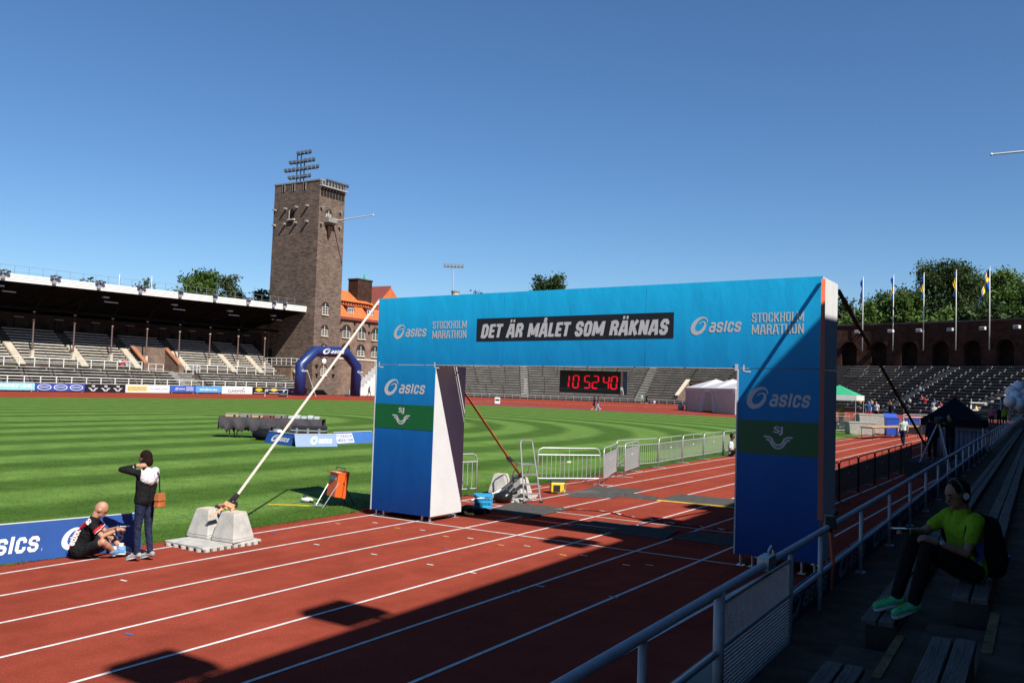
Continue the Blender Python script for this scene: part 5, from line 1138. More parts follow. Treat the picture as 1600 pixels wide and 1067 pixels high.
fr_ = MB().tube([(0, -8.05, 1.3), (0, -6.0, 1.3)], .016, 6).tube([(0, -8.05, .55), (0, -6.0, .55)], .016, 6).tube([(0, -8.05, .55), (0, -8.05, 1.3)], .016, 6).tube([(0, -6.0, .55), (0, -6.0, 1.3)], .016, 6).tube([(0, -8.05, .98), (0, -6.0, .98)], .012, 6).build('gate_frame', M['railpaint'], nr_)
ms_ = MB()
for i in range(62): ms_.box(-.003, -8.04+2.03*i/61, .56, .003, -8.036+2.03*i/61, 1.3)
for i in range(18): ms_.box(.003, -8.05, .98+.018*i, .006, -6.0, .983+.018*i)
for i in range(14): ms_.box(.004, -8.05, .57+.03*i, .01, -6.0, .582+.03*i)
tag(ms_.build('gate_mesh', M['galv'], nr_), kind='stuff')
MB().tube([(0.0, -6.75, 1.4), (.0, -6.76, 1.5), (.0, -6.68, 1.53), (.0, -6.6, 1.49), (.0, -6.6, 1.4)], .012, 6).box(-.05, -6.95, 1.36, .05, -6.7, 1.47).build('gate_latch', M['galv'], nr_)
ft_ = thing('ratchet_fitting', 'dark ratchet and orange webbing knotted round the stand rail before the right arch column', 'strap', (10.36, -4.2, 1.4), .026)
MB().cbox((0, 0, .06), (.12, .16, .14), .3).tube([(0, -.05, -.04), (.02, .05, .1), (.05, .1, .18)], .03, 6).build('ratchet', M['steelblk'], ft_, bevel=.01); MB().tube([(0, .03, .0), (.03, .05, -.4), (.02, .03, -.7)], [.028, .022, .012], 6).build('strap_end', M['orangestrap'], ft_)
bb = thing('rail_banner', 'dark blue banner with white letters hung below the rail in the shade', 'banner', (10.17, 0, 0), .026)
MB().box(-.03, -5.85, .6, -.02, 30, .93).build('cloth', M['blueboard'], bb)
for i in range(5): decal('lettering', LOGO, (-.02, -5.7+2.6*i, .62), (0, 1, 0), (0, 0, 1), 1.9, .28, M['print'], bb, .002)
for i in range(8): MB().tube([(-.025, -5.5+3*i, .93), (.06, -5.5+3*i, .97)], .008, 4).build('tie', M['black'], bb)
# floodlights on the front of the roof: their shadows lie on the track
RFL = ['nearest the camera, its shadow at the photo bottom', 'second nearest, its square shadow amid the lanes', 'third along, its shadow on the finish line', 'fourth along, its shadow on the pale mat', 'farthest, its shadow on the long mat']
for i, (sx, sy) in enumerate(((5.07, -8.84), (4.98, -6.19), (4.68, .19), (5.0, 3.9), (4.88, 6.78))):
    z = 10.95; o = thing('roof_floodlight', 'floodlight on the near roof edge '+RFL[i], 'floodlight', (sx+.931*z, sy-.368*z, z), .026, 'floodlights on the near roof edge')
    MB().hexa([(-.42, -.4, -.2), (.3, -.4, -.3), (.3, .4, -.3), (-.42, .4, -.2)], [(-.3, -.36, .12), (.36, -.36, .02), (.36, .36, .02), (-.3, .36, .12)]).build('lamp_housing', M['lampbody'], o)
    MB().box(-.4, -.35, -.3, .25, .35, -.285).build('lamp_glass', M['lens'], o); MB().tube([(.2, 0, -.1), (.25, .25, -.55), (.6, .5, -.6)], .05, 6).build('arm', M['galv'], o)
rp = thing('roof_pole', 'thin white pole sticking out level from the near roof at the right photo edge', 'pole', (10.0, 24, 12.4)); MB().tube([(0, 0, 0), (4.5, .1, .0)], [.035, .05], 8).ball((-.03, 0, 0), .06, 8, 6).build('pole', M['white'], rp); MB().tube([(4.5, .1, .1), (4.5, .1, -2.0)], .08, 6).build('bracket', M['white'], rp)

# ================================================================== PEOPLE
class Bd(MB):
    def seg(s, a, b, ra, rb, n=10):
        a, b = Vector(a), Vector(b); s.ball(a, ra, n, 7); s.ball(b, rb, n, 7)
        if (b-a).length > 1e-4: s.tube([a, b], [ra, rb], n)
        return s
    def chain(s, pts, rs, n=10):
        for i in range(len(pts)-1): s.seg(pts[i], pts[i+1], rs[i], rs[i+1], n)
        return s
REM = []
def skinmesh(mb, name, mat, parent, vox, sm=4):
    o = mb.build(name, mat, parent, smooth=True); r = o.modifiers.new('remesh', 'REMESH'); r.mode = 'VOXEL'; r.voxel_size = vox; r.use_smooth_shade = True
    q = o.modifiers.new('smooth', 'SMOOTH'); q.iterations = sm; q.factor = .5; REM.append(o); return o
BASE = dict(pel=(0,0,.95), wai=(0,0,1.1), che=(.0,0,1.3), nek=(0,0,1.47), hed=(.02,0,1.62), shL=(0,.185,1.41), shR=(0,-.185,1.41), elL=(-.03,.23,1.13), elR=(-.03,-.23,1.13), waL=(.05,.23,.88), waR=(.05,-.23,.88),
            hiL=(0,.09,.93), hiR=(0,-.09,.93), knL=(.02,.1,.5), knR=(.02,-.1,.5), anL=(0,.1,.09), anR=(0,-.1,.09), toL=(.17,.12,.04), toR=(.17,-.12,.04))
WALK = dict(knL=(.14,.09,.51), anL=(.2,.09,.11), toL=(.37,.1,.08), knR=(-.02,-.09,.5), anR=(-.3,-.09,.16), toR=(-.16,-.1,.05), elL=(-.14,.23,1.16), waL=(-.08,.24,.92), elR=(.06,-.23,1.14), waR=(.2,-.22,.93))
RUN = dict(WALK, knL=(.3,.09,.62), anL=(.22,.09,.24), toL=(.38,.1,.2), waL=(.08,.22,1.12), waR=(.26,-.2,1.14), nek=(.06,0,1.46), hed=(.1,0,1.6))
def sitpose(h=.45):
    d = .95-h-.02; P = {k: (v[0], v[1], v[2]-d) for k, v in BASE.items()}
    P.update(knL=(.45,.12,h+.08), knR=(.45,-.12,h+.08), anL=(.42,.12,.09), anR=(.42,-.12,.09), toL=(.58,.13,.04), toR=(.58,-.13,.04), waL=(.3,.12,h+.2), waR=(.3,-.12,h+.2)); return P
def hand(mb, w, d, nrm, sc=1.0, curl=.5, fingers=True, side=1):
    """palm from the wrist along d, fingers curling towards nrm, thumb at the side"""
    w, d, nrm = Vector(w), Vector(d).normalized(), Vector(nrm); nrm = (nrm-d*nrm.dot(d)).normalized(); s = d.cross(nrm)*side
    for q in (-.022, 0, .022): mb.seg(w+s*q*.6*sc, w+d*.085*sc+s*q*sc, .018*sc, .016*sc, 8)
    if not fingers: mb.seg(w+d*.08*sc, w+d*.16*sc+nrm*.03*sc, .022*sc, .014*sc, 8); return
    for i, (q, L) in enumerate(((-.032, .068), (-.011, .08), (.011, .075), (.032, .058))):
        p = w+d*.09*sc+s*q*sc; a = 0; pts = [p]
        for j in range(3): a += curl*(.6, .9, .7)[j]; p = p+(d*math.cos(a)+nrm*math.sin(a))*L*sc*(.45, .32, .26)[j]; pts.append(p)
        mb.chain(pts, [.0095*sc, .009*sc, .0082*sc, .007*sc], 7)
    p = w+d*.025*sc-s*.03*sc; mb.chain([p, p+(d*.7-s*.7+nrm*.35)*.04*sc, p+(d*1.0-s*.75+nrm*.8)*.066*sc], [.013*sc, .011*sc, .009*sc], 7)
def person(label, loc, rz, P, top, bottom, shoes, hair='hair', skin='skin', sleeves='short', shorts=False, H=1.75, vox=.03, near=False, group=None, look=(1,0,0), bald=False, sock=None, handdir=None, hairlong=False, slim=1.0, bag=None, belly=1.0, eyes=False):
    k = H/1.75; J = dict(BASE); J.update(P); J = {a: Vector(v)*k for a, v in J.items()}; kk = k; k = k*slim
    o = thing('person', label, 'person', loc, rz, group); B = Bd()
    lat = (J['shL']-J['shR']).normalized(); lh = (J['hiL']-J['hiR']).normalized()
    def torso(mb, e):
        for s in (-1, 1):
            mb.chain([J['pel']+lh*.07*s*k, J['wai']+lat*.055*s*k, J['che']+lat*.08*s*k], [(.105+e)*k, (.093*belly+e)*k, (.1+e)*k]); mb.seg(J['che']+lat*.08*s*k, J['sh'+'RL'[(s+1)//2]]-lat*.02*s*k, (.1+e)*k, (.062+e)*k)
        mb.seg(J['wai'], J['che'], (.095*belly+e)*k, (.105+e)*k); mb.seg(J['che'], J['nek']-(J['nek']-J['che']).normalized()*.03*k, (.1+e)*k, (.07+e)*k)
    torso(B, 0)
    k = kk; f = Vector(look).normalized(); up = (J['hed']-J['nek']).normalized(); up = (up-f*up.dot(f)).normalized(); sd = up.cross(f); Q = Matrix((f, sd, up)).transposed()
    hd = J['hed']; B.seg(J['nek']-(J['nek']-J['che']).normalized()*.04*k, hd-up*.07*k-f*.02*k, .062*k, .055*k)
    B.ball(hd+up*.02*k, .1*k, 14, 10, (1.0, .79, 1.1), M=Q); B.ball(hd+(f*.02-up*.05)*k, .075*k, 12, 8, (1.0, .8, 1.0), M=Q)
    B.seg(hd+(f*.055-up*.075)*k, hd+(f*.068-up*.092)*k, .036*k, .026*k)
    B.seg(hd+(f*.095+up*.0)*k, hd+(f*.113-up*.03)*k, .012*k, .015*k); B.seg(hd+(f*.08+up*.028+sd*.03)*k, hd+(f*.08+up*.028-sd*.03)*k, .02*k, .02*k)
    for s in (-1, 1): B.ball(hd+(sd*s*.08-up*.008-f*.005)*k, .026*k, 8, 6, (.75, .45, 1.15), M=Q)
    k = kk*slim
    for s in 'LR':
        B.chain([J['sh'+s], J['el'+s], J['wa'+s]], [.05*k, .038*k, .027*k]); B.seg(J['el'+s]*.6+J['wa'+s]*.4, J['wa'+s], .037*k, .027*k)
        dd = (handdir or {}).get(s); fa_ = (J['wa'+s]-J['el'+s]).normalized(); sg = 1 if s == 'L' else -1
        if dd: hand(B, J['wa'+s], dd[0], dd[1], k, dd[2], near, dd[3] if len(dd) > 3 else sg)
        else: hand(B, J['wa'+s], fa_, lat*(-sg)+f*.2, k, .45, near, sg)
        B.chain([J['hi'+s], J['kn'+s], J['an'+s]], [.088*k, .056*k, .038*k]); m_ = J['kn'+s]*.68+J['an'+s]*.32; bk = (J['hi'+s]-J['kn'+s]).cross(lh); B.seg(m_, J['kn'+s]*.45+J['an'+s]*.55, .056*k, .048*k); B.seg(J['an'+s], J['to'+s], .04*k, .03*k)
    skinmesh(B, 'body', M[skin], o, vox if not near else min(vox, .009), 3)
    T = Bd(); torso(T, .014)
    for s in 'LR':
        if sleeves == 'long': T.chain([J['sh'+s], J['el'+s], J['wa'+s]+(J['el'+s]-J['wa'+s])*.12], [.066*k, .054*k, .04*k])
        elif sleeves == 'short': T.seg(J['sh'+s], J['sh'+s]*.42+J['el'+s]*.58, .066*k, .06*k)
    skinmesh(T, 'shirt', M[top], o, max(vox, .012), 4)
    L = Bd()
    for s in 'LR':
        if shorts: L.seg(J['hi'+s], J['hi'+s]*.22+J['kn'+s]*.78, .106*k, .08*k)
        else: L.chain([J['hi'+s], J['kn'+s], J['an'+s]+(J['kn'+s]-J['an'+s])*.08], [.104*k, .07*k, .054*k])
        L.seg(J['pel']+lh*.05*k*(1 if s == 'L' else -1), J['hi'+s], .118*k, .106*k)
    skinmesh(L, 'trousers' if not shorts else 'shorts', M[bottom], o, max(vox, .012), 4)
    for s in 'LR':
        S_ = Bd(); d = (J['to'+s]-J['an'+s]); S_.seg(J['an'+s]-d.normalized()*.03*k, J['to'+s], .047*k, .038*k); S_.seg(J['an'+s]-d*.25, J['an'+s]+d*.2, .05*k, .046*k)
        sh_ = skinmesh(S_, 'shoe', M[shoes], o, max(vox*.7, .01), 3)
        if near:
            a_, t_ = J['an'+s]-d.normalized()*.05*k, J['to'+s]+d.normalized()*.035*k; n_ = Vector((0,0,1)); c_ = d.cross(n_).normalized(); dn = c_.cross(d).normalized(); dn = dn if dn.z < 0 else -dn
            q_ = [(a_, .03), (a_+(t_-a_)*.35, .036), (a_+(t_-a_)*.7, .046), (t_-(t_-a_)*.05, .036), (t_, .012)]
            lo_ = [p+c_*w_*k+dn*.036*k-(p-J['to'+s]).dot(dn)*dn for p, w_ in q_]+[p-c_*w_*k+dn*.036*k-(p-J['to'+s]).dot(dn)*dn for p, w_ in q_[::-1]]
            MB().hexa(lo_, [p-dn*.02*k for p in lo_]).build('sole', M['print'], sh_)
            la = MB()
            for i in range(4): p = J['an'+s]+d*(.35+.16*i)-dn*(.048-.004*i)*k; la.tube([p-c_*.025*k, p-dn*.004, p+c_*.025*k], .005*k, 5)
            la.build('laces', M['print'] if shoes != 'greenshoe' else M['lime'], sh_)
    k = kk
    if not bald:
        Hh = Bd(); Hh.ball(hd+(up*.035-f*.022)*k, .107*k, 14, 9, (.98, .83, 1.02), M=Q)
        Hh.ball(hd+(-f*.035-up*.012)*k, .09*k, 12, 8, (.85, .97, 1.0), M=Q)
        if hairlong: Hh.ball(hd+(-f*.055-up*.045)*k, .082*k, 12, 8, (.8, 1.0, 1.15), M=Q); Hh.seg(hd+(-f*.01+sd*.07-up*.02)*k, hd+(-f*.03+sd*.06-up*.08)*k, .03*k, .025*k); Hh.seg(hd+(-f*.01-sd*.07-up*.02)*k, hd+(-f*.03-sd*.06-up*.08)*k, .03*k, .025*k)
        skinmesh(Hh, 'hair', M[hair], o, max(vox*.7, .009), 2)
    if eyes:
        for s in (-1, 1): MB().ball(hd+(f*.086+up*.008+sd*s*.032)*k, .011*k, 8, 6).build('eye', M['black'], o); MB().tube([hd+(f*.1+up*.03+sd*s*.018)*k, hd+(f*.094+up*.036+sd*s*.05)*k], .006*k, 5).build('eyebrow', M['hair'], o)
        MB().tube([hd+(f*.098-up*.052+sd*.022)*k, hd+(f*.104-up*.053)*k, hd+(f*.098-up*.052-sd*.022)*k], .005*k, 5).build('mouth', M['redwood'], o)
    o['_J'] = 0; del o['_J']
    return o, J, Q, hd
# woman standing on the track, seen from behind
WP = dict(elL=(.27,.27,1.46), waL=(.05,.16,1.53), elR=(.06,-.25,1.13), waR=(.2,-.16,.98), anL=(.03,.085,.09), anR=(-.07,-.1,.09), knL=(.05,.085,.5), knR=(.0,-.1,.5), toL=(.2,.1,.04), toR=(.11,-.11,.04), hed=(.04,0,1.625), nek=(.01,0,1.47))
w, J, Q, hd = person('woman seen from behind in black and white jacket and jeans, hand at her neck', (.63, -5.93, .004), R(192), WP, 'blkcloth', 'jeans', 'greyshoe', sleeves='long', H=1.66, slim=.88, vox=.013, near=True, look=(.95,.1,-.25), hairlong=True, handdir={'L': ((-.75,-.5,.05), (-.1,-1,-.1), .3)}, eyes=True)
k = 1.66/1.75; lat = Vector((0,1,0)); Y_ = Bd()
for s in (-1, 1): Y_.seg(J['che']+lat*.075*s+Vector((-.04,0,.0)), J['sh'+'RL'[(s+1)//2]]-lat*.03*s+Vector((-.008,0,0)), .082, .06)
Y_.seg(J['che']+Vector((-.05,0,.0)), J['nek']-Vector((.02,0,.04)), .11, .075); Y_.seg(J['shR'], J['shR']*.45+J['elR']*.55, .074, .067)
skinmesh(Y_, 'jacket_yoke', M['wcloth'], w, .012, 4)
Y_ = Bd(); Y_.chain([(0,.07,.92),(0,.06,1.05),(0,.07,1.2)], [.118,.108,.106]).chain([(0,-.07,.92),(0,-.06,1.05),(0,-.07,1.2)], [.118,.108,.106]); skinmesh(Y_, 'jacket_hem', M['blkcloth'], w, .012, 4)
MB().tube([J['waL']+Vector((.04,.02,-.02)), J['waL']+Vector((.03,.018,-.015))], .036, 10).build('bracelet', M['white'], w)
bag = thing('shoulder_bag', 'tan leather shoulder bag hanging behind the hip of the standing woman', 'bag', (.63, -5.93, .82), R(192)); bag.scale = (1, .8, .88); bx_ = -.235
MB().hexa([(bx_-.055, -.16, -.0), (bx_+.055, -.16, -.0), (bx_+.055, .04, -.0), (bx_-.055, .04, -.0)], [(bx_-.035, -.14, .24), (bx_+.035, -.14, .24), (bx_+.035, .02, .24), (bx_-.035, .02, .24)]).build('bag_body', M['leather'], bag, bevel=.02)
MB().hexa([(bx_-.06, -.15, .12), (bx_+.045, -.15, .12), (bx_+.045, .045, .12), (bx_-.06, .045, .12)], [(bx_-.04, -.145, .25), (bx_+.04, -.145, .25), (bx_+.04, .025, .25), (bx_-.04, .025, .25)]).build('flap', M['leather'], bag, bevel=.008)
MB().tube([(bx_, -.06, .24), (-.2, -.08, .36), (-.165, -.12, .5), (-.1, -.17, .58), (0.02, -.18, .57), (.1, -.14, .45)], .011, 5).build('shoulder_strap', M['blkcloth'], bag)
# bald man sitting on the track edge
MP = dict(pel=(0,0,.115), wai=(.05,0,.27), che=(.14,0,.45), nek=(.2,0,.6), hed=(.275,.0,.735), shL=(.17,.19,.55), shR=(.17,-.19,.55), elL=(.34,.2,.36), elR=(.34,-.22,.36), waL=(.52,.05,.44), waR=(.54,-.07,.43),
          hiL=(.02,.1,.11), hiR=(.02,-.1,.11), knL=(.4,.24,.3), knR=(.36,-.27,.28), anL=(.6,.04,.12), anR=(.52,-.1,.1), toL=(.72,.0,.1), toR=(.66,.03,.07))
m, J, Q, hd = person('bald man in red and black jersey sitting on the track edge looking at his phone', (-.24, -6.42, .0), R(50), MP, 'blkcloth', 'blkcloth', 'blueshoe', H=1.75, vox=.012, near=True, look=(.85,0,-.5), bald=True, shorts=True, eyes=True, handdir={'L': ((.7,-.5,.1), (.2,-.4,-1), .75), 'R': ((.6,.6,.1), (.2,.4,-1), .75)})
Y_ = Bd()
Y_.chain([J['pel']+Vector((-.035,0,.06)), J['wai']+Vector((-.035,0,.0)), J['che']+Vector((-.035,0,0))], [.105, .105, .11]); Y_.seg(J['che']+Vector((-.03,-.05,.0)), J['shR']+Vector((-.015,.02,.0)), .1, .07); Y_.seg(J['che']+Vector((-.03,.05,.0)), J['shL']+Vector((-.015,-.02,.0)), .1, .07)
skinmesh(Y_, 'jersey_back', M['redcloth'], m, .012, 4)
for (a, c) in ((.62, .7),):
    for s in 'LR': Y_ = Bd(); p = J['sh'+s]*.44+J['el'+s]*.56; d = (J['el'+s]-J['sh'+s]).normalized(); MB().tube([p-d*.03, p+d*.012], .066, 12).build('sleeve_trim', M['redcloth'], m); MB().tube([p+d*.013, p+d*.022], .066, 12).build('sleeve_hem', M['print'], m)
decal('jersey_print', text2d('etixx', .04), tuple(J['wai']+Vector((-.1,-.172,-.06))), (.35, -.03, .94), (-.9, -.2, .33), .26, .1, M['print'], m, .004)
decal('jersey_print', text2d('eo', .05), tuple(J['shR']+Vector((-.03,-.085,-.02))), (.5, -.1, .6), (-.5, .1, .8), .09, .07, M['print'], m, .006)
MB().tube([J['waR']+(J['elR']-J['waR'])*.12, J['waR']+(J['elR']-J['waR'])*.22], .036, 10).build('wristband', M['black'], m)
for s in 'LR': d = J['to'+s]-J['an'+s]; MB().tube([J['an'+s]-d*.1+Vector((0,0,.035)), J['an'+s]-d*.1+Vector((0,0,.08))], .043, 10).build('sock', M['white'], m)
ph = thing('phone', 'white phone held in both hands by the sitting bald man', 'phone', (-.24, -6.42, 0), R(50)); MB().cbox((.635, -.01, .475), (.14, .075, .01), 0).build('case', M['print'], ph, bevel=.003); MB().cbox((.635, -.01, .4815), (.12, .065, .002), 0).build('screen', M['glass'], ph)
# man with headphones on the near bench
HPz = 1.255
HP = dict(pel=(0,0,.1), wai=(.03,0,.26), che=(.05,0,.43), nek=(.06,0,.6), hed=(.115,0,.745), shL=(.06,.19,.54), shR=(.07,-.19,.54), elL=(.2,.25,.28), elR=(.3,-.22,.38), waL=(.42,.14,.36), waR=(.5,-.1,.41),
          hiL=(.03,.1,.1), hiR=(.03,-.1,.1), knL=(.46,.1,.3), knR=(.46,-.12,.31), anL=(.6,.1,-.2), anR=(.62,-.12,-.2), toL=(.77,.12,-.25), toR=(.79,-.13,-.25))
hm, J, Q, hd = person('man with headphones in lime green shirt and black tights sitting on the shaded bench', (11.86, -5.55, HPz), R(221), HP, 'lime', 'blkcloth', 'greenshoe', skin='skintan', H=1.78, vox=.012, near=True, look=(.93,0,-.3), eyes=True, handdir={'L': ((.8,-.35,.25), (.2,-.6,-.7), .85), 'R': ((.9,.2,.15), (.1,.4,-.9), .6)})
up = Q.col[2]; sd = Q.col[1]; f_ = Q.col[0]
hp = thing('headphones', 'dark headphones with pale ear cups worn by the man in the lime shirt', 'headphones', (11.86, -5.55, HPz), R(221))
MB().tube([hd+(up*(.02+.125*math.sin(PI*i/10))+sd*.098*math.cos(PI*i/10)-f_*.01) for i in range(11)], .012, 6).build('band', M['black'], hp, smooth=True)
for s in (-1, 1): e = hd+sd*s*.095+up*.0-f_*.005; MB().tube([e-sd*s*.015, e+sd*s*.02], .042, 14).build('ear_cup', M['black'], hp); MB().tube([e+sd*s*.0201, e+sd*s*.024], .03, 14).build('cup_ring', M['white'], hp)
bp = thing('backpack', 'black backpack on the back of the man with headphones', 'backpack', (11.86, -5.55, HPz), R(221)); k = Bd(); k.seg((-.19,-.05,.2), (-.14,-.05,.47), .14, .12).seg((-.19,.05,.2), (-.14,.05,.47), .14, .12).seg((-.25, 0, .12), (-.22, 0, .3), .11, .1)
skinmesh(k, 'pack', M['blkcloth'], bp, .015, 4)
for s in (-1, 1): MB().tube([(-.08, s*.13, .56), (.01, s*.15, .61), (.12, s*.15, .54), (.15, s*.16, .4), (.06, s*.19, .25)], .018, 6).build('shoulder_strap', M['blkcloth'], bp)
MB().cbox((-.3, .1, .22), (.04, .06, .04)).build('buckle', M['bluebin'], bp)
decal('shirt_side_panel', ([(0,0),(.6,0),(1,1),(.3,1)], [(0,1,2,3)]), (.06, .165, .12), (-1, 0, .0), (0.2, .05, 1), .13, .26, M['bluecloth'], hm, .004)
MB().tube([J['waL']+(J['elL']-J['waL'])*.08, J['waL']+(J['elL']-J['waL'])*.2], .036, 10).build('watch', M['black'], hm); MB().cbox(J['waL']+(J['elL']-J['waL'])*.14+Vector((0,.034,.01)), (.035, .012, .035)).build('watch_face', M['printgrey'], hm)
p2_ = thing('phone', 'dark phone held by the man with headphones on the bench', 'phone', (11.86, -5.55, HPz), R(221)); MB().cbox((.66, -.03, .445), (.15, .075, .01)).build('case', M['black'], p2_, bevel=.003); MB().cbox((.66, -.03, .4515), (.13, .065, .002)).build('screen', M['glass'], p2_)
# small figures further off
def fig(label, x, y, z, face, pose, top, bottom, shoes='greyshoe', group=None, **kw): return person(label, (x, y, z), R(face), pose, top, bottom, shoes, group=group, **{'vox': .026, **kw})
fig('walking man in pale green shirt and dark trousers on the lanes by the wooden table', 4.11, 42.84, 0, 265, WALK, 'mint', 'navycloth', 'black', vox=.022, eyes=True)
fig('person in dark top, arm round the other, left of the couple on the far turf', -39.2, 87.6, 0, 200, dict(WALK, elL=(.05,.3,1.42), waL=(-.05,.5,1.5)), 'navycloth', 'blkcloth', 'white', shorts=True)
fig('person in navy top, right of the couple walking on the far turf edge', -38.6, 87.5, 0, 200, dict(WALK, elR=(.0,-.28,1.4), waR=(-.05,-.45,1.44)), 'navycloth', 'ltblue', 'white')
fig('standing person in light blue top and white cap before the curved rows', -62.5, 155.0, 0, 300, BASE, 'ltblue', 'lime', 'white', H=1.95)
fig('person in dark clothes beside the one in light blue before the curved rows', -61.2, 154.6, 0, 250, BASE, 'blkcloth', 'blkcloth', 'white', H=1.85)
fig('person in pale clothes sitting on the ground before the curved rows', -57.8, 150.5, 0, 280, {a: (v[0], v[1], max(.05, v[2]-.38)) for a, v in sitpose().items()}, 'wcloth', 'bluecloth', 'white', H=1.9)
fig('runner in black passing the white stair left of the finish arch', -90.6, 102.8, 0, 20, RUN, 'blkcloth', 'blkcloth', 'black', shorts=True, skin='skindark', H=1.85)
fig('figure all in white standing under the inflatable arch', -98.5, 107.6, 0, 330, WALK, 'wcloth', 'wcloth', 'white', H=2.0)
fig('spectator in white top sitting behind the walkway railing of the main stand, left of two', UX-.1, 66.2, UZ-.05, 0, sitpose(.4), 'wcloth', 'redcloth', 'white')
fig('spectator in pink top sitting behind the walkway railing of the main stand, right of two', UX-.1, 67.1, UZ-.05, 0, sitpose(.4), 'pinkcloth', 'wcloth', 'white')
SP = {a: (v[0], v[1], max(.05, v[2]-.3)) for a, v in sitpose().items()}
fig('person in white shirt sitting against the last barrier beside the right arch column', -.32, 24.6, .0, 10, dict({a: (v[0], v[1], max(.06, v[2]-.36)) for a, v in sitpose().items()}, hed=(.06,0,.87), waL=(.3,.15,.35), knL=(.4,.14,.42), knR=(.4,-.14,.42), anL=(.55,.14,.08), anR=(.55,-.14,.08), toL=(.7,.14,.06), toR=(.7,-.14,.06)), 'wcloth', 'blkcloth', 'black', skin='skindark', H=1.8, vox=.018)
SG = 'spectators low in the curved stand'
for lb_, a, kk, tp_, bt in (('spectator in magenta top low in the curved stand above the green canopy', (-14.82,145.55), 3, 'pinkcloth', 'navycloth'), ('spectator in dark top right of the magenta one in the curved stand', (-13.6,146.1), 3, 'blkcloth', 'redcloth'),
                        ('spectator in pale pink in the curved stand left of the black strap', (-11.07,142.0), 1, 'pinkcloth', 'wcloth'), ('spectator in blue alone in the curved stand right of the black strap', (-9.62,148.84), 2, 'bluecloth', 'ltblue')):
    ang_ = math.atan2(a[1]-EC[1], a[0]-EC[0]); p = ec(R0+TD*kk+.55, ang_, rowz(kk)-.02); fig(lb_, p[0], p[1], p[2], math.degrees(ang_)+180, sitpose(.42), tp_, bt, H=2.0)
for lb_, u_, kk, tp_, bt in (('spectator in orange low in the curved stand, above the blue bin', 1.243, 1, 'orcloth', 'navycloth'), ('spectator in white low in the curved stand, behind the walking man', 1.214, 1, 'wcloth', 'jeans'),
                        ('spectator in red low in the curved stand, nearest the tent top', 1.168, 1, 'redcloth', 'jeans'), ('spectator in pale green low in the curved stand, right of the tent top', 1.132, 2, 'mint', 'navycloth'),
                        ('spectator in light blue high in the curved stand, alone in his row', 1.155, 6, 'ltblue', 'navycloth')):
    p = ec(R0+TD*kk+.6, u_, rowz(kk)); fig(lb_, p[0], p[1], p[2], math.degrees(u_)+180, sitpose(.46), tp_, bt, H=1.95)
# podium by the far bend with people on it
pd = thing('podium', 'low dark platform by the bend carrying standing people', 'platform', (-2.4, 66, 0)); MB().box(-3.6, -3, 0, 5.2, 4.5, .72).build('deck', M['steelblk'], pd); MB().box(-3.62, -3.02, .721, 5.22, 4.52, .76).build('deck_top', M['mat'], pd)
fig('person in light blue jacket and blue cap behind the bins', -2.5, 68.3, .76, 280, BASE, 'ltblue', 'navycloth', hair='bluecrate', sleeves='long')
fig('person in white top bending beside the one in light blue cap', -1.7, 67.4, .76, 250, BASE, 'wcloth', 'blkcloth'); fig('person in dark navy jacket right of the one in white top by the bins', -.9, 69.8, .76, 240, BASE, 'navycloth', 'navycloth', sleeves='long')
fig('person in orange shirt under the green canopy', -3.2, 60.7, .3, 300, BASE, 'orcloth', 'blkcloth'); fig('person in blue shirt with arms raised just right of the green canopy', -1.6, 63.6, .76, 270, dict(BASE, elL=(.1,.3,1.5), waL=(.1,.2,1.75)), 'bluecloth', 'redcloth')
pd2 = thing('platform', 'low dark platform behind the black tent carrying a group of people', 'platform', (5, 76, 0)); MB().box(-4.2, -4.5, 0, 4.6, 6, .6).build('deck', M['steelblk'], pd2); MB().box(-4.22, -4.52, .601, 4.62, 6.02, .64).build('deck_top', M['mat'], pd2)
CG = 'people gathered behind the black tent'
for lb_, x, y, tp_, bt, hr in (('person in red cap and white top left of the black tent peak', 1.82, 75.6, 'wcloth', 'greenshoe', 'redcloth'), ('person in green top behind the one in red cap', 1.6, 77.9, 'greenshoe', 'blkcloth', 'hair'), ('person in red shirt at the left slope of the black tent', 2.6, 76.1, 'redcloth', 'blkcloth', 'hair'), ('second person in red along the left slope of the black tent', 3.2, 77.5, 'redcloth', 'navycloth', 'hairblond'), ('person in dark red nearest the black tent peak', 3.75, 78.9, 'redcloth', 'redcloth', 'hair'),
                               ('person in pink top with white cap right of the black tent', 6.62, 74.5, 'pinkcloth', 'navycloth', 'white'), ('person in bright lime vest under the balloons', 7.75, 72.3, 'lime', 'blkcloth', 'hair'), ('person in dark clothes between the pink top and the lime vest', 7.2, 74.4, 'blkcloth', 'blkcloth', 'hair')): fig(lb_, x, y, .64, 265, BASE, tp_, bt, hair=hr, group=CG)
fig('camera operator in black behind a tripod in the shade', 8.75, 22.6, .55, 235, dict(BASE, elL=(.2,.25,1.25), waL=(.38,.1,1.4), elR=(.2,-.25,1.25), waR=(.38,-.1,1.38)), 'blkcloth', 'navycloth', 'black', sleeves='long', skin='skin')
fig('second crew member in dark clothes left of the camera operator in the shade', 8.2, 22.2, .55, 120, dict(BASE, nek=(.1,0,1.42), hed=(.17,0,1.55)), 'navycloth', 'blkcloth', 'black', sleeves='long')
# apply the surface modifiers so that every body and garment is one closed mesh
bpy.context.view_layer.update(); dg = bpy.context.evaluated_depsgraph_get(); new = []
for o in REM: new.append(bpy.data.meshes.new_from_object(o.evaluated_get(dg)))
for o, me in zip(REM, new): old = o.data; o.modifiers.clear(); o.data = me; me.name = o.name; bpy.data.meshes.remove(old)

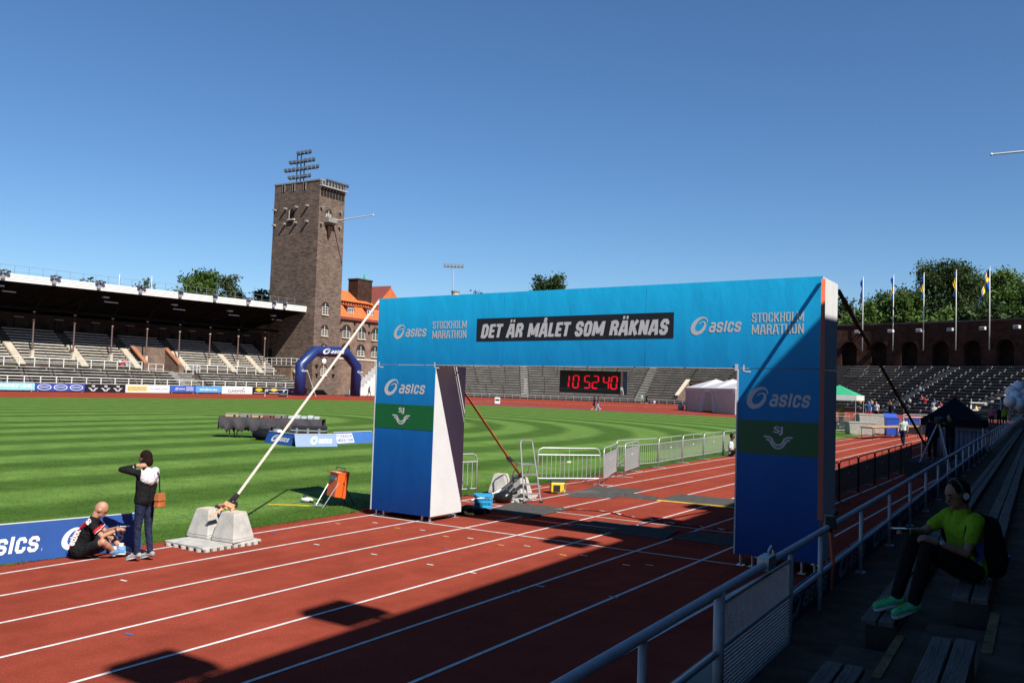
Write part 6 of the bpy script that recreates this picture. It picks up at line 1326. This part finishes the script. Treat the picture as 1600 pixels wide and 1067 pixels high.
# ================================================================== RIGHT-HAND CORNER: tents, tables, bins, balloons
cp_ = thing('camera_platform', 'low dark stage carrying the camera crew in the shade by the rail', 'platform', (8.5, 22.5, 0)); MB().box(-1.1, -1.4, 0, .85, 1.4, .5).build('stage', M['steelblk'], cp_); MB().box(-1.12, -1.42, .501, .87, 1.42, .54).build('stage_top', M['mat'], cp_)
tp = thing('camera_tripod', 'tall pale tripod with camera in front of the black tent', 'tripod', (8.5, 21.4, 0))
for a in (200, 310, 80): MB().tube([(math.cos(R(a))*.85, math.sin(R(a))*.85, .55 if a == 80 else 0.01), (math.cos(R(a))*.05, math.sin(R(a))*.05, 1.95)], .028, 6).build('leg', M['railpaint'], tp)
MB().box(-.12, -.2, 1.97, .12, .2, 2.2).tube([(0, -.2, 2.08), (0, -.36, 2.08)], .06, 8).build('camera', M['black'], tp, bevel=.02); MB().tube([(0, .15, 2.0), (.05, .6, 1.75)], .012, 5).build('pan_handle', M['black'], tp)
def canopy(name, label, x, y, hw_, ze, zp, mat, val, vmat, rz=0, legs=True, d=None):
    o = thing(name, label, 'tent', (x, y, 0), rz); d = d or hw_; n_ = 8; mb = MB()
    c4 = [(-hw_, -d), (hw_, -d), (hw_, d), (-hw_, d)]
    for (ax, ay), (bx2, by2) in zip(c4, c4[1:]+c4[:1]):
        for i in range(n_):
            t0, t1 = i/n_, (i+1)/n_; f_ = lambda t: ze+(zp-ze)*(t**1.15)
            q = [(ax*(1-t0), ay*(1-t0), f_(t0)), (bx2*(1-t0), by2*(1-t0), f_(t0)), (bx2*(1-t1), by2*(1-t1), f_(t1)), (ax*(1-t1), ay*(1-t1), f_(t1))]
            mb.add(q, [(0,1,2,3)])
    r = mb.build('roof', M[mat], o); r.modifiers.new('solid', 'SOLIDIFY').thickness = .02
    v_ = MB()
    for (ax, ay), (bx2, by2) in zip(c4, c4[1:]+c4[:1]): v_.add([(ax*1.004, ay*1.004, ze-val), (bx2*1.004, by2*1.004, ze-val), (bx2*1.004, by2*1.004, ze+.01), (ax*1.004, ay*1.004, ze+.01)], [(0,1,2,3)])
    vo = v_.build('valance', M[vmat], o); vo.modifiers.new('solid', 'SOLIDIFY').thickness = .015
    if legs:
        for ax, ay in c4: MB().box(ax*.97-.02, ay*.97-.02, 0, ax*.97+.02, ay*.97+.02, ze).build('leg', M['galv'], o)
    return o
bt = canopy('popup_tent', 'black pop-up tent with pointed roof in the shade beside the rail', 8.15, 30.2, 1.25, 2.0, 3.0, 'tentblack', .32, 'tentblack'); MB().ball((0, 0, 3.03), .06, 8, 6).build('peak_knob', M['redcloth'], bt)
canopy('popup_tent', 'green pop-up tent with white valance at the edge of the arch column', -3.25, 60.2, 1.6, 2.93, 3.75, 'greenroof', .4, 'white')
wt = thing('white_tent', 'white marquee with pink-grey walls and an open doorway before the curved stand', 'tent', (-35.6, 110.0, 0), math.atan2(-12.4, 11.5))
L_, Wd, ze = 17.0, 7.0, 3.35
k = MB()
for a, c, d_ in ((0, 6.3, 0), (10.2, L_, 0)):
    n_ = 14
    for i in range(n_):
        x0, x1 = a+(c-a)*i/n_, a+(c-a)*(i+1)/n_; k.add([(x0, .10*math.sin(x0*2.3), 0.05), (x1, .10*math.sin(x1*2.3), 0.05), (x1, .03*math.sin(x1*3), ze), (x0, .03*math.sin(x0*3), ze)], [(0,1,2,3)])
k.add([(0, 0, 0.05), (0, Wd, 0.05), (0, Wd, ze), (0, 0, ze)], [(0,1,2,3)]); k.add([(0, Wd, 0), (L_, Wd, 0), (L_, Wd, ze), (0, Wd, ze)], [(0,1,2,3)]); k.add([(L_, 0, 0), (L_, Wd, 0), (L_, Wd, ze), (L_, 0, ze)], [(0,1,2,3)])
k.build('wall', M['pinkfab'], wt)
for a, s in ((6.3, -1), (10.2, 1)): MB().hexa([(a, -.1, .05), (a+s*1.2, -.15, .05), (a+s*1.2, .1, .05), (a, .1, .05)], [(a-s*.9, -.1, ze-.1), (a-s*.2, -.15, ze-.1), (a-s*.2, .1, ze-.1), (a-s*.9, .1, ze-.1)]).build('door_flap', M['whitefab'], wt)
for a in (0, 5.67, 11.34):
    b_ = MB(); ax = (a, a+5.64); pk_ = (a+2.83, Wd/2, ze+1.35); q = [(ax[0], -.1, ze), (ax[1], -.1, ze), (ax[1], Wd+.1, ze), (ax[0], Wd+.1, ze)]
    for p, r in zip(q, q[1:]+q[:1]): b_.add([p, r, pk_], [(0,1,2)])
    b_.add([(ax[0], -.12, ze-.5), (ax[1], -.12, ze-.5), (ax[1], -.12, ze+.01), (ax[0], -.12, ze+.01)], [(0,1,2,3)]); b_.build('roof', M['tentroof'], wt)
tbw = MB().box(7.0, 1.5, 1.05, 9.4, 2.5, 1.12).box(7.1, 1.6, 0, 7.2, 1.7, 1.05).box(9.2, 1.6, 0, 9.3, 1.7, 1.05).build('inner_table', M['wood'], wt); MB().box(8.0, 4.9, 0, 8.2, 5.0, ze).build('inner_post', M['wood'], wt)
MB().box(0.3, Wd-.1, 0.1, L_-.3, Wd-.02, ze-.1).build('inner_wall', M['cream'], wt)
MB().ball((-1.2, -.2, .35), .6, 10, 7, (1, .8, .9)).build('ballast_sack', M['palecrate'], wt, smooth=True)
def table(label, x, y, L, Wd, h, rz): 
    o = thing('folding_table', label, 'table', (x, y, 0), rz); MB().box(-L/2, -Wd/2, h-.05, L/2, Wd/2, h).build('table_top', M['wood'], o); MB().box(-L/2+.03, -Wd/2+.02, h-.11, L/2-.03, Wd/2-.02, h-.051).build('apron', M['redwood'], o)
    for i in range(5):
        for s in (-1, 1): MB().tube([(-L/2+.15+(L-.3)*i/4, s*(Wd/2-.06), 0), (-L/2+.15+(L-.3)*i/4, s*(Wd/2-.06), h-.1)], .02, 6).build('leg', M['steelblk'], o)
    return o
table('long wooden table standing on the lanes left of the walking man', 1.75, 53.3, 8.5, .85, .85, R(78))
def bin_(label, x, y, mat, w, d, h, rz, lid=None, group=None):
    o = thing('container', label, 'container', (x, y, 0), rz, group); MB().hexa([(-w*.45, -d*.45, .02), (w*.45, -d*.45, .02), (w*.45, d*.45, .02), (-w*.45, d*.45, .02)], [(-w/2, -d/2, h), (w/2, -d/2, h), (w/2, d/2, h), (-w/2, d/2, h)]).build('body', M[mat], o, bevel=.03); MB().box(-w/2-.03, -d/2-.03, h-.06, w/2+.03, d/2+.03, h+.02).build('rim', M[lid or mat], o, bevel=.01)
    if lid: MB().hexa([(-w/2, d/2, h), (w/2, d/2, h), (w/2, d/2+.05, h), (-w/2, d/2+.05, h)], [(-w/2, d/2+.3, h+.3), (w/2, d/2+.3, h+.3), (w/2, d/2+.35, h+.3), (-w/2, d/2+.35, h+.3)]).build('lid', M[lid], o)
    for s in (-1, 1): MB().box(s*w*.4-.06, -d*.47, 0, s*w*.4+.06, -d*.3, .08).build('foot', M['black'], o)
    return o
bin_('front pale plastic pallet box with reddish contents beside the wooden table', -.9, 56.2, 'palecrate', 2.0, 1.2, .95, R(30), None); bin_('rear pale plastic pallet box behind the front one near the green canopy', -.6, 60.3, 'palecrate', 2.8, 1.2, 1.5, R(30), None); bin_('blue wheeled bin with its lid open behind the wooden table', 1.0, 58.3, 'bluebin', .95, .9, 1.35, R(20), 'bluebin')
bin_('blue bin with dark lid further behind the wooden table', 1.3, 66.0, 'bluebin', 1.3, 1.0, 1.2, R(10))
G3 = 'barriers closing the track by the bend'
barrier((-3.5, 57.3), (-2.2, 59.1), 'grey barrier beside the right arch column near the green canopy', G3, -20, 1.5); barrier((-2.0, 59.5), (-.6, 61.2), 'grey barrier between the green canopy and the pale boxes', G3, -20, 1.5)
barrier((1.0, 63.5), (3.4, 65.5), 'grey barrier with sheeting behind the blue bin', G3, -20, 1.55); barrier((2.6, 73), (5.6, 73.5), 'grey barrier across the lanes right of the walking man', G3, -20, 1.4); barrier((-.2, 78), (2.4, 76), 'far grey barrier across the bend before the curved stand', G3, -16, 1.4)
sc = thing('scaffold_bench', 'pale scaffold frame with seat planks behind the black tent', 'scaffold', (4.5, 80.3, 0), R(22))
for z in (.9, 1.9, 2.6): MB().box(-.1, -.2, z, 2.7, .25, z+.1).build('plank', M['white'], sc)
for x in (0, 2.6): MB().tube([(x, 0, 0), (x, 0, 3.0)], .05, 6).build('upright', M['galv'], sc); MB().tube([(x, .1, 0), (x-.6, -1.2, 0.02)], .03, 5).tube([(x, 0, 2.6), (x-.5, -1.2, .5)], .03, 5).build('brace', M['galv'], sc)
ys_ = thing('yellow_cone', 'small yellow cone standing on the scaffold seat', 'cone', (4.9, 80.5, 2.0)); MB().lathe([(.2, 0), (.2, .03), (.14, .04), (.05, .4)], 10).build('cone', M['yellow'], ys_)
for z in (.15,): MB().lathe([(.125, z), (.1, z+.09)], 10).build('band', M['white'], ys_)
sh = thing('pale_tarp', 'pale blue-grey sheet hung under the eaves of the black tent', 'sheet', (8.15, 29.2, 0)); k = MB(); n_ = 12
for i in range(n_):
    x0, x1 = -.7+2.0*i/n_, -.7+2.0*(i+1)/n_; k.add([(x0, .06*math.sin(i*1.3), .25), (x1, .06*math.sin((i+1)*1.3), .25), (x1, .02*math.sin(i), 1.55), (x0, .02*math.sin(i), 1.55)], [(0,1,2,3)])
o = k.build('sheet', pm('grey_blue_sheet', (.13,.14,.2), .8, .2, 2), sh, smooth=True); o.modifiers.new('solid', 'SOLIDIFY').thickness = .01; MB().tube([(-.8, 0, 1.56), (1.4, 0, 1.56)], .02, 6).build('rod', M['galv'], sh)
bl = [('top left', 9.02,56.51,3.55), ('top right, cut by the photo edge', 9.72,56.9,3.57), ('lowest left', 9.07,54.2,2.87), ('lowest middle', 9.58,54.5,2.72), ('central', 9.33,55.6,3.2), ('right, at the photo edge', 9.9,55.9,2.95), ('topmost', 9.45,56.8,3.9)]
for nm, x, y, z in bl:
    o = thing('balloon', 'white balloon in the bunch above the rail, '+nm, 'balloon', (x, y, z), 0, 'white balloons tied to the rail'); MB().ball((0, 0, 0), .39, 18, 12, (1, 1, 1.08)).build('skin', M['balloon'], o, smooth=True); MB().lathe([(.02, -.44), (.05, -.48)], 8).build('knot', M['balloon'], o); MB().tube([(0, 0, -.44), ((8.95-x)*.6, (55.5-y)*.6, -1.1), (8.8-x, 55.5-y, 1.4-z)], .008, 4).build('string', M['white'], o)
# light mast on the skyline and small roof things
ms = thing('light_mast', 'thin distant floodlight mast standing on the skyline above the arch', 'floodlight mast', (-130, 180, 0)); MB().tube([(0, 0, 0), (0, 0, 34.5)], [.3, .14], 8).build('pole', M['galv'], ms); MB().box(-2.6, -.2, 34.2, 2.6, .2, 34.5).build('crossbar', M['galv'], ms); ms.rotation_euler[2] = .55
for i in range(6): MB().cbox((-2.4+.96*i, -.2, 34.9), (.7, .5, .7)).build('lamp', M['lens'], ms)
for (x, y, z, lb_) in ((-124, 173, 24.9, 'small cream chimney on the skyline right of the mast above the arch'), ):
    o = thing('chimney', lb_, 'chimney', (x, y, 0)); MB().lathe([(1.2, 0), (1.0, z+1.6)], 12).build('shaft', M['cream'], o); MB().lathe([(1.15, 0), (1.15, .4)], 12, (0, 0, z+1.6)).build('collar', M['concrete'], o)

# ================================================================== TREES beyond the stadium
def tree(label, x, y, h, crowns, mat, n, leaf, group, trunkr=.4, droop=0, cat='tree'):
    o = thing('tree', label, cat, (x, y, 0), 0, group); tk = MB()
    tk.tube([(0, 0, 0), (.1, 0, h*.3), (0, .1, h*.62), (.1, 0, h*.85)], [trunkr, trunkr*.75, trunkr*.45, trunkr*.15], 7)
    for i, (cx, cy, cz, rx, ry_, rz2) in enumerate(crowns): tk.tube([(0, 0, h*.25+.03*h*(i % 5)), (cx*.5, cy*.5, (h*.3+cz)/2+.05*h), (cx, cy, cz)], [trunkr*.4, trunkr*.25, trunkr*.06], 5)
    tk.build('trunk', M['bark'], o)
    vol = np.array([c[3]*c[4]*c[5] for c in crowns])**.75; cnt = (vol/vol.sum()*n).astype(int); P = []
    for c, m in zip(crowns, cnt):
        m = int(m*1.7); nc = max(4, int(m/60)); u_ = rng.standard_normal((nc, 3)); u_ /= np.linalg.norm(u_, axis=1)[:, None]; rad = rng.uniform(.3, 1.05, nc)[:, None]; cen = u_*rad*np.array(c[3:6])+np.array(c[:3])
        q = cen[rng.integers(0, nc, m)]+rng.standard_normal((m, 3))*np.array([leaf*2.0, leaf*2.0, leaf*1.5]); 
        if droop: q[:, 2] -= np.abs(rng.standard_normal(m))*droop
        P.append(q)
    P = np.vstack(P); N_ = len(P); a = rng.standard_normal((N_, 3)); a /= np.linalg.norm(a, axis=1)[:, None]; b = np.cross(a, rng.standard_normal((N_, 3))); b /= np.linalg.norm(b, axis=1)[:, None]
    if droop: a[:, 2] -= .8; a /= np.linalg.norm(a, axis=1)[:, None]
    s = (leaf*rng.uniform(.4, 1.35, N_))[:, None]; v = np.empty((N_, 4, 3)); v[:, 0] = P-a*s; v[:, 1] = P+b*s*.55; v[:, 2] = P+a*s; v[:, 3] = P-b*s*.55
    me = bpy.data.meshes.new('crown'); me.from_pydata(v.reshape(-1, 3).tolist(), [], np.arange(4*N_).reshape(-1, 4).tolist()); me.materials.append(M[mat]); put('crown', me, o); return o
def blob(h, w, n, seed, top=1.0, squash=1.0):
    r = random.Random(seed); L = [(0, 0, h*.68, w*.62, w*.62, h*.26)]
    for i in range(n):
        a = r.uniform(0, 2*PI); t = r.uniform(.35, .98); rr = w*(.8*math.sin(PI*min(1, (1.05-t)*1.15))**.7); L.append((rr*math.cos(a), rr*math.sin(a), h*t*top, w*r.uniform(.2, .36), w*r.uniform(.2, .36), h*r.uniform(.07, .12)*squash))
    L.append((w*.1, 0, h*.93, w*.22, w*.22, h*.08)); return L
TG = 'trees beyond the curved stand'
tree('tall drooping birch, highest tree behind the arcade flagpoles', -14.8, 224, 35.6, blob(35.6, 11.5, 26, 3), 'leafdark', 30000, .36, TG, .5, 1.6)
tree('thin small tree behind the second flagpole from left', -27.8, 216, 28.5, blob(28.5, 4.2, 10, 5), 'leafdark', 5500, .45, TG, .3, .6)
tree('dark bushy tree right behind the right end of the finish arch', -35, 212, 26.5, blob(26.5, 6, 12, 7), 'leafdark', 7000, .5, TG)
tree('dark small tree between the second and third flagpoles', -21.5, 214, 27, blob(27, 5.5, 12, 8), 'leaf', 6500, .5, TG)
tree('spreading bright green maple right of the birch', -3.2, 233, 32.8, blob(32.8, 9, 20, 11), 'leaflight', 16000, .42, TG, .5)
tree('dark maple at the right photo edge behind the arcade', 5.2, 222, 31.5, blob(31.5, 9.5, 20, 13), 'leaf', 16000, .42, TG, .5)
tree('low bright bush below the birch, over the arcade coping', -13.2, 207, 22.5, blob(22.5, 5, 9, 17), 'leaflight', 4500, .45, TG, .3)
tree('low dark tree behind the rightmost flagpole', -5.5, 211, 25.5, blob(25.5, 6, 10, 19), 'leafdark', 6000, .5, TG, .3)
tree('bright bush behind the leftmost flagpole', -29.5, 206, 23.5, blob(23.5, 5, 9, 23), 'leaflight', 4500, .45, TG, .3)
tree('dark tree further right, closing the gap beside the right photo edge', 13, 220, 30, blob(30, 8, 14, 29), 'leafdark', 7000, .55, TG, .4)
tree('dark round tree peeping over the middle of the finish arch', -118.5, 212, 34.3, blob(34.3, 8.5, 24, 31), 'leafdark', 13000, .42, 'trees on the far skyline', .5)
tree('small tree top just right of the distant light mast', -125.5, 186, 27.2, blob(27.2, 2.2, 6, 33), 'leafdark', 1400, .4, 'trees on the far skyline', .2)
LG = 'trees behind the main stand'
tree('round bright green tree behind the main stand roof, left of its neighbour', -138.5, 103.4, 23.2, blob(23.2, 6.2, 20, 37), 'leaf', 16000, .33, LG, .4)
tree('grey-green open tree behind the main stand roof, right of the round one', -133.8, 106, 23.4, blob(23.4, 4.0, 12, 41), 'leafgrey', 5500, .28, LG, .3)
tree('low grey-green bush crown over the roof between trees and tower', -127.5, 110, 20.9, blob(20.9, 5, 14, 43), 'leafgrey', 7000, .3, LG, .3)
tree('low crown over the roof nearest the tower', -124.2, 112.5, 20.2, blob(20.2, 4, 12, 44), 'leafgrey', 5000, .3, LG, .3)
tree('tree top just showing over the roof right of the third floodlight', -147, 97.2, 19.7, blob(19.7, 2.6, 9, 47), 'leafdark', 2200, .4, LG, .3)
tree('tree top just showing over the roof left of the third floodlight', -157, 90.5, 19.9, blob(19.9, 2.2, 9, 53), 'leafdark', 2200, .4, LG, .3)
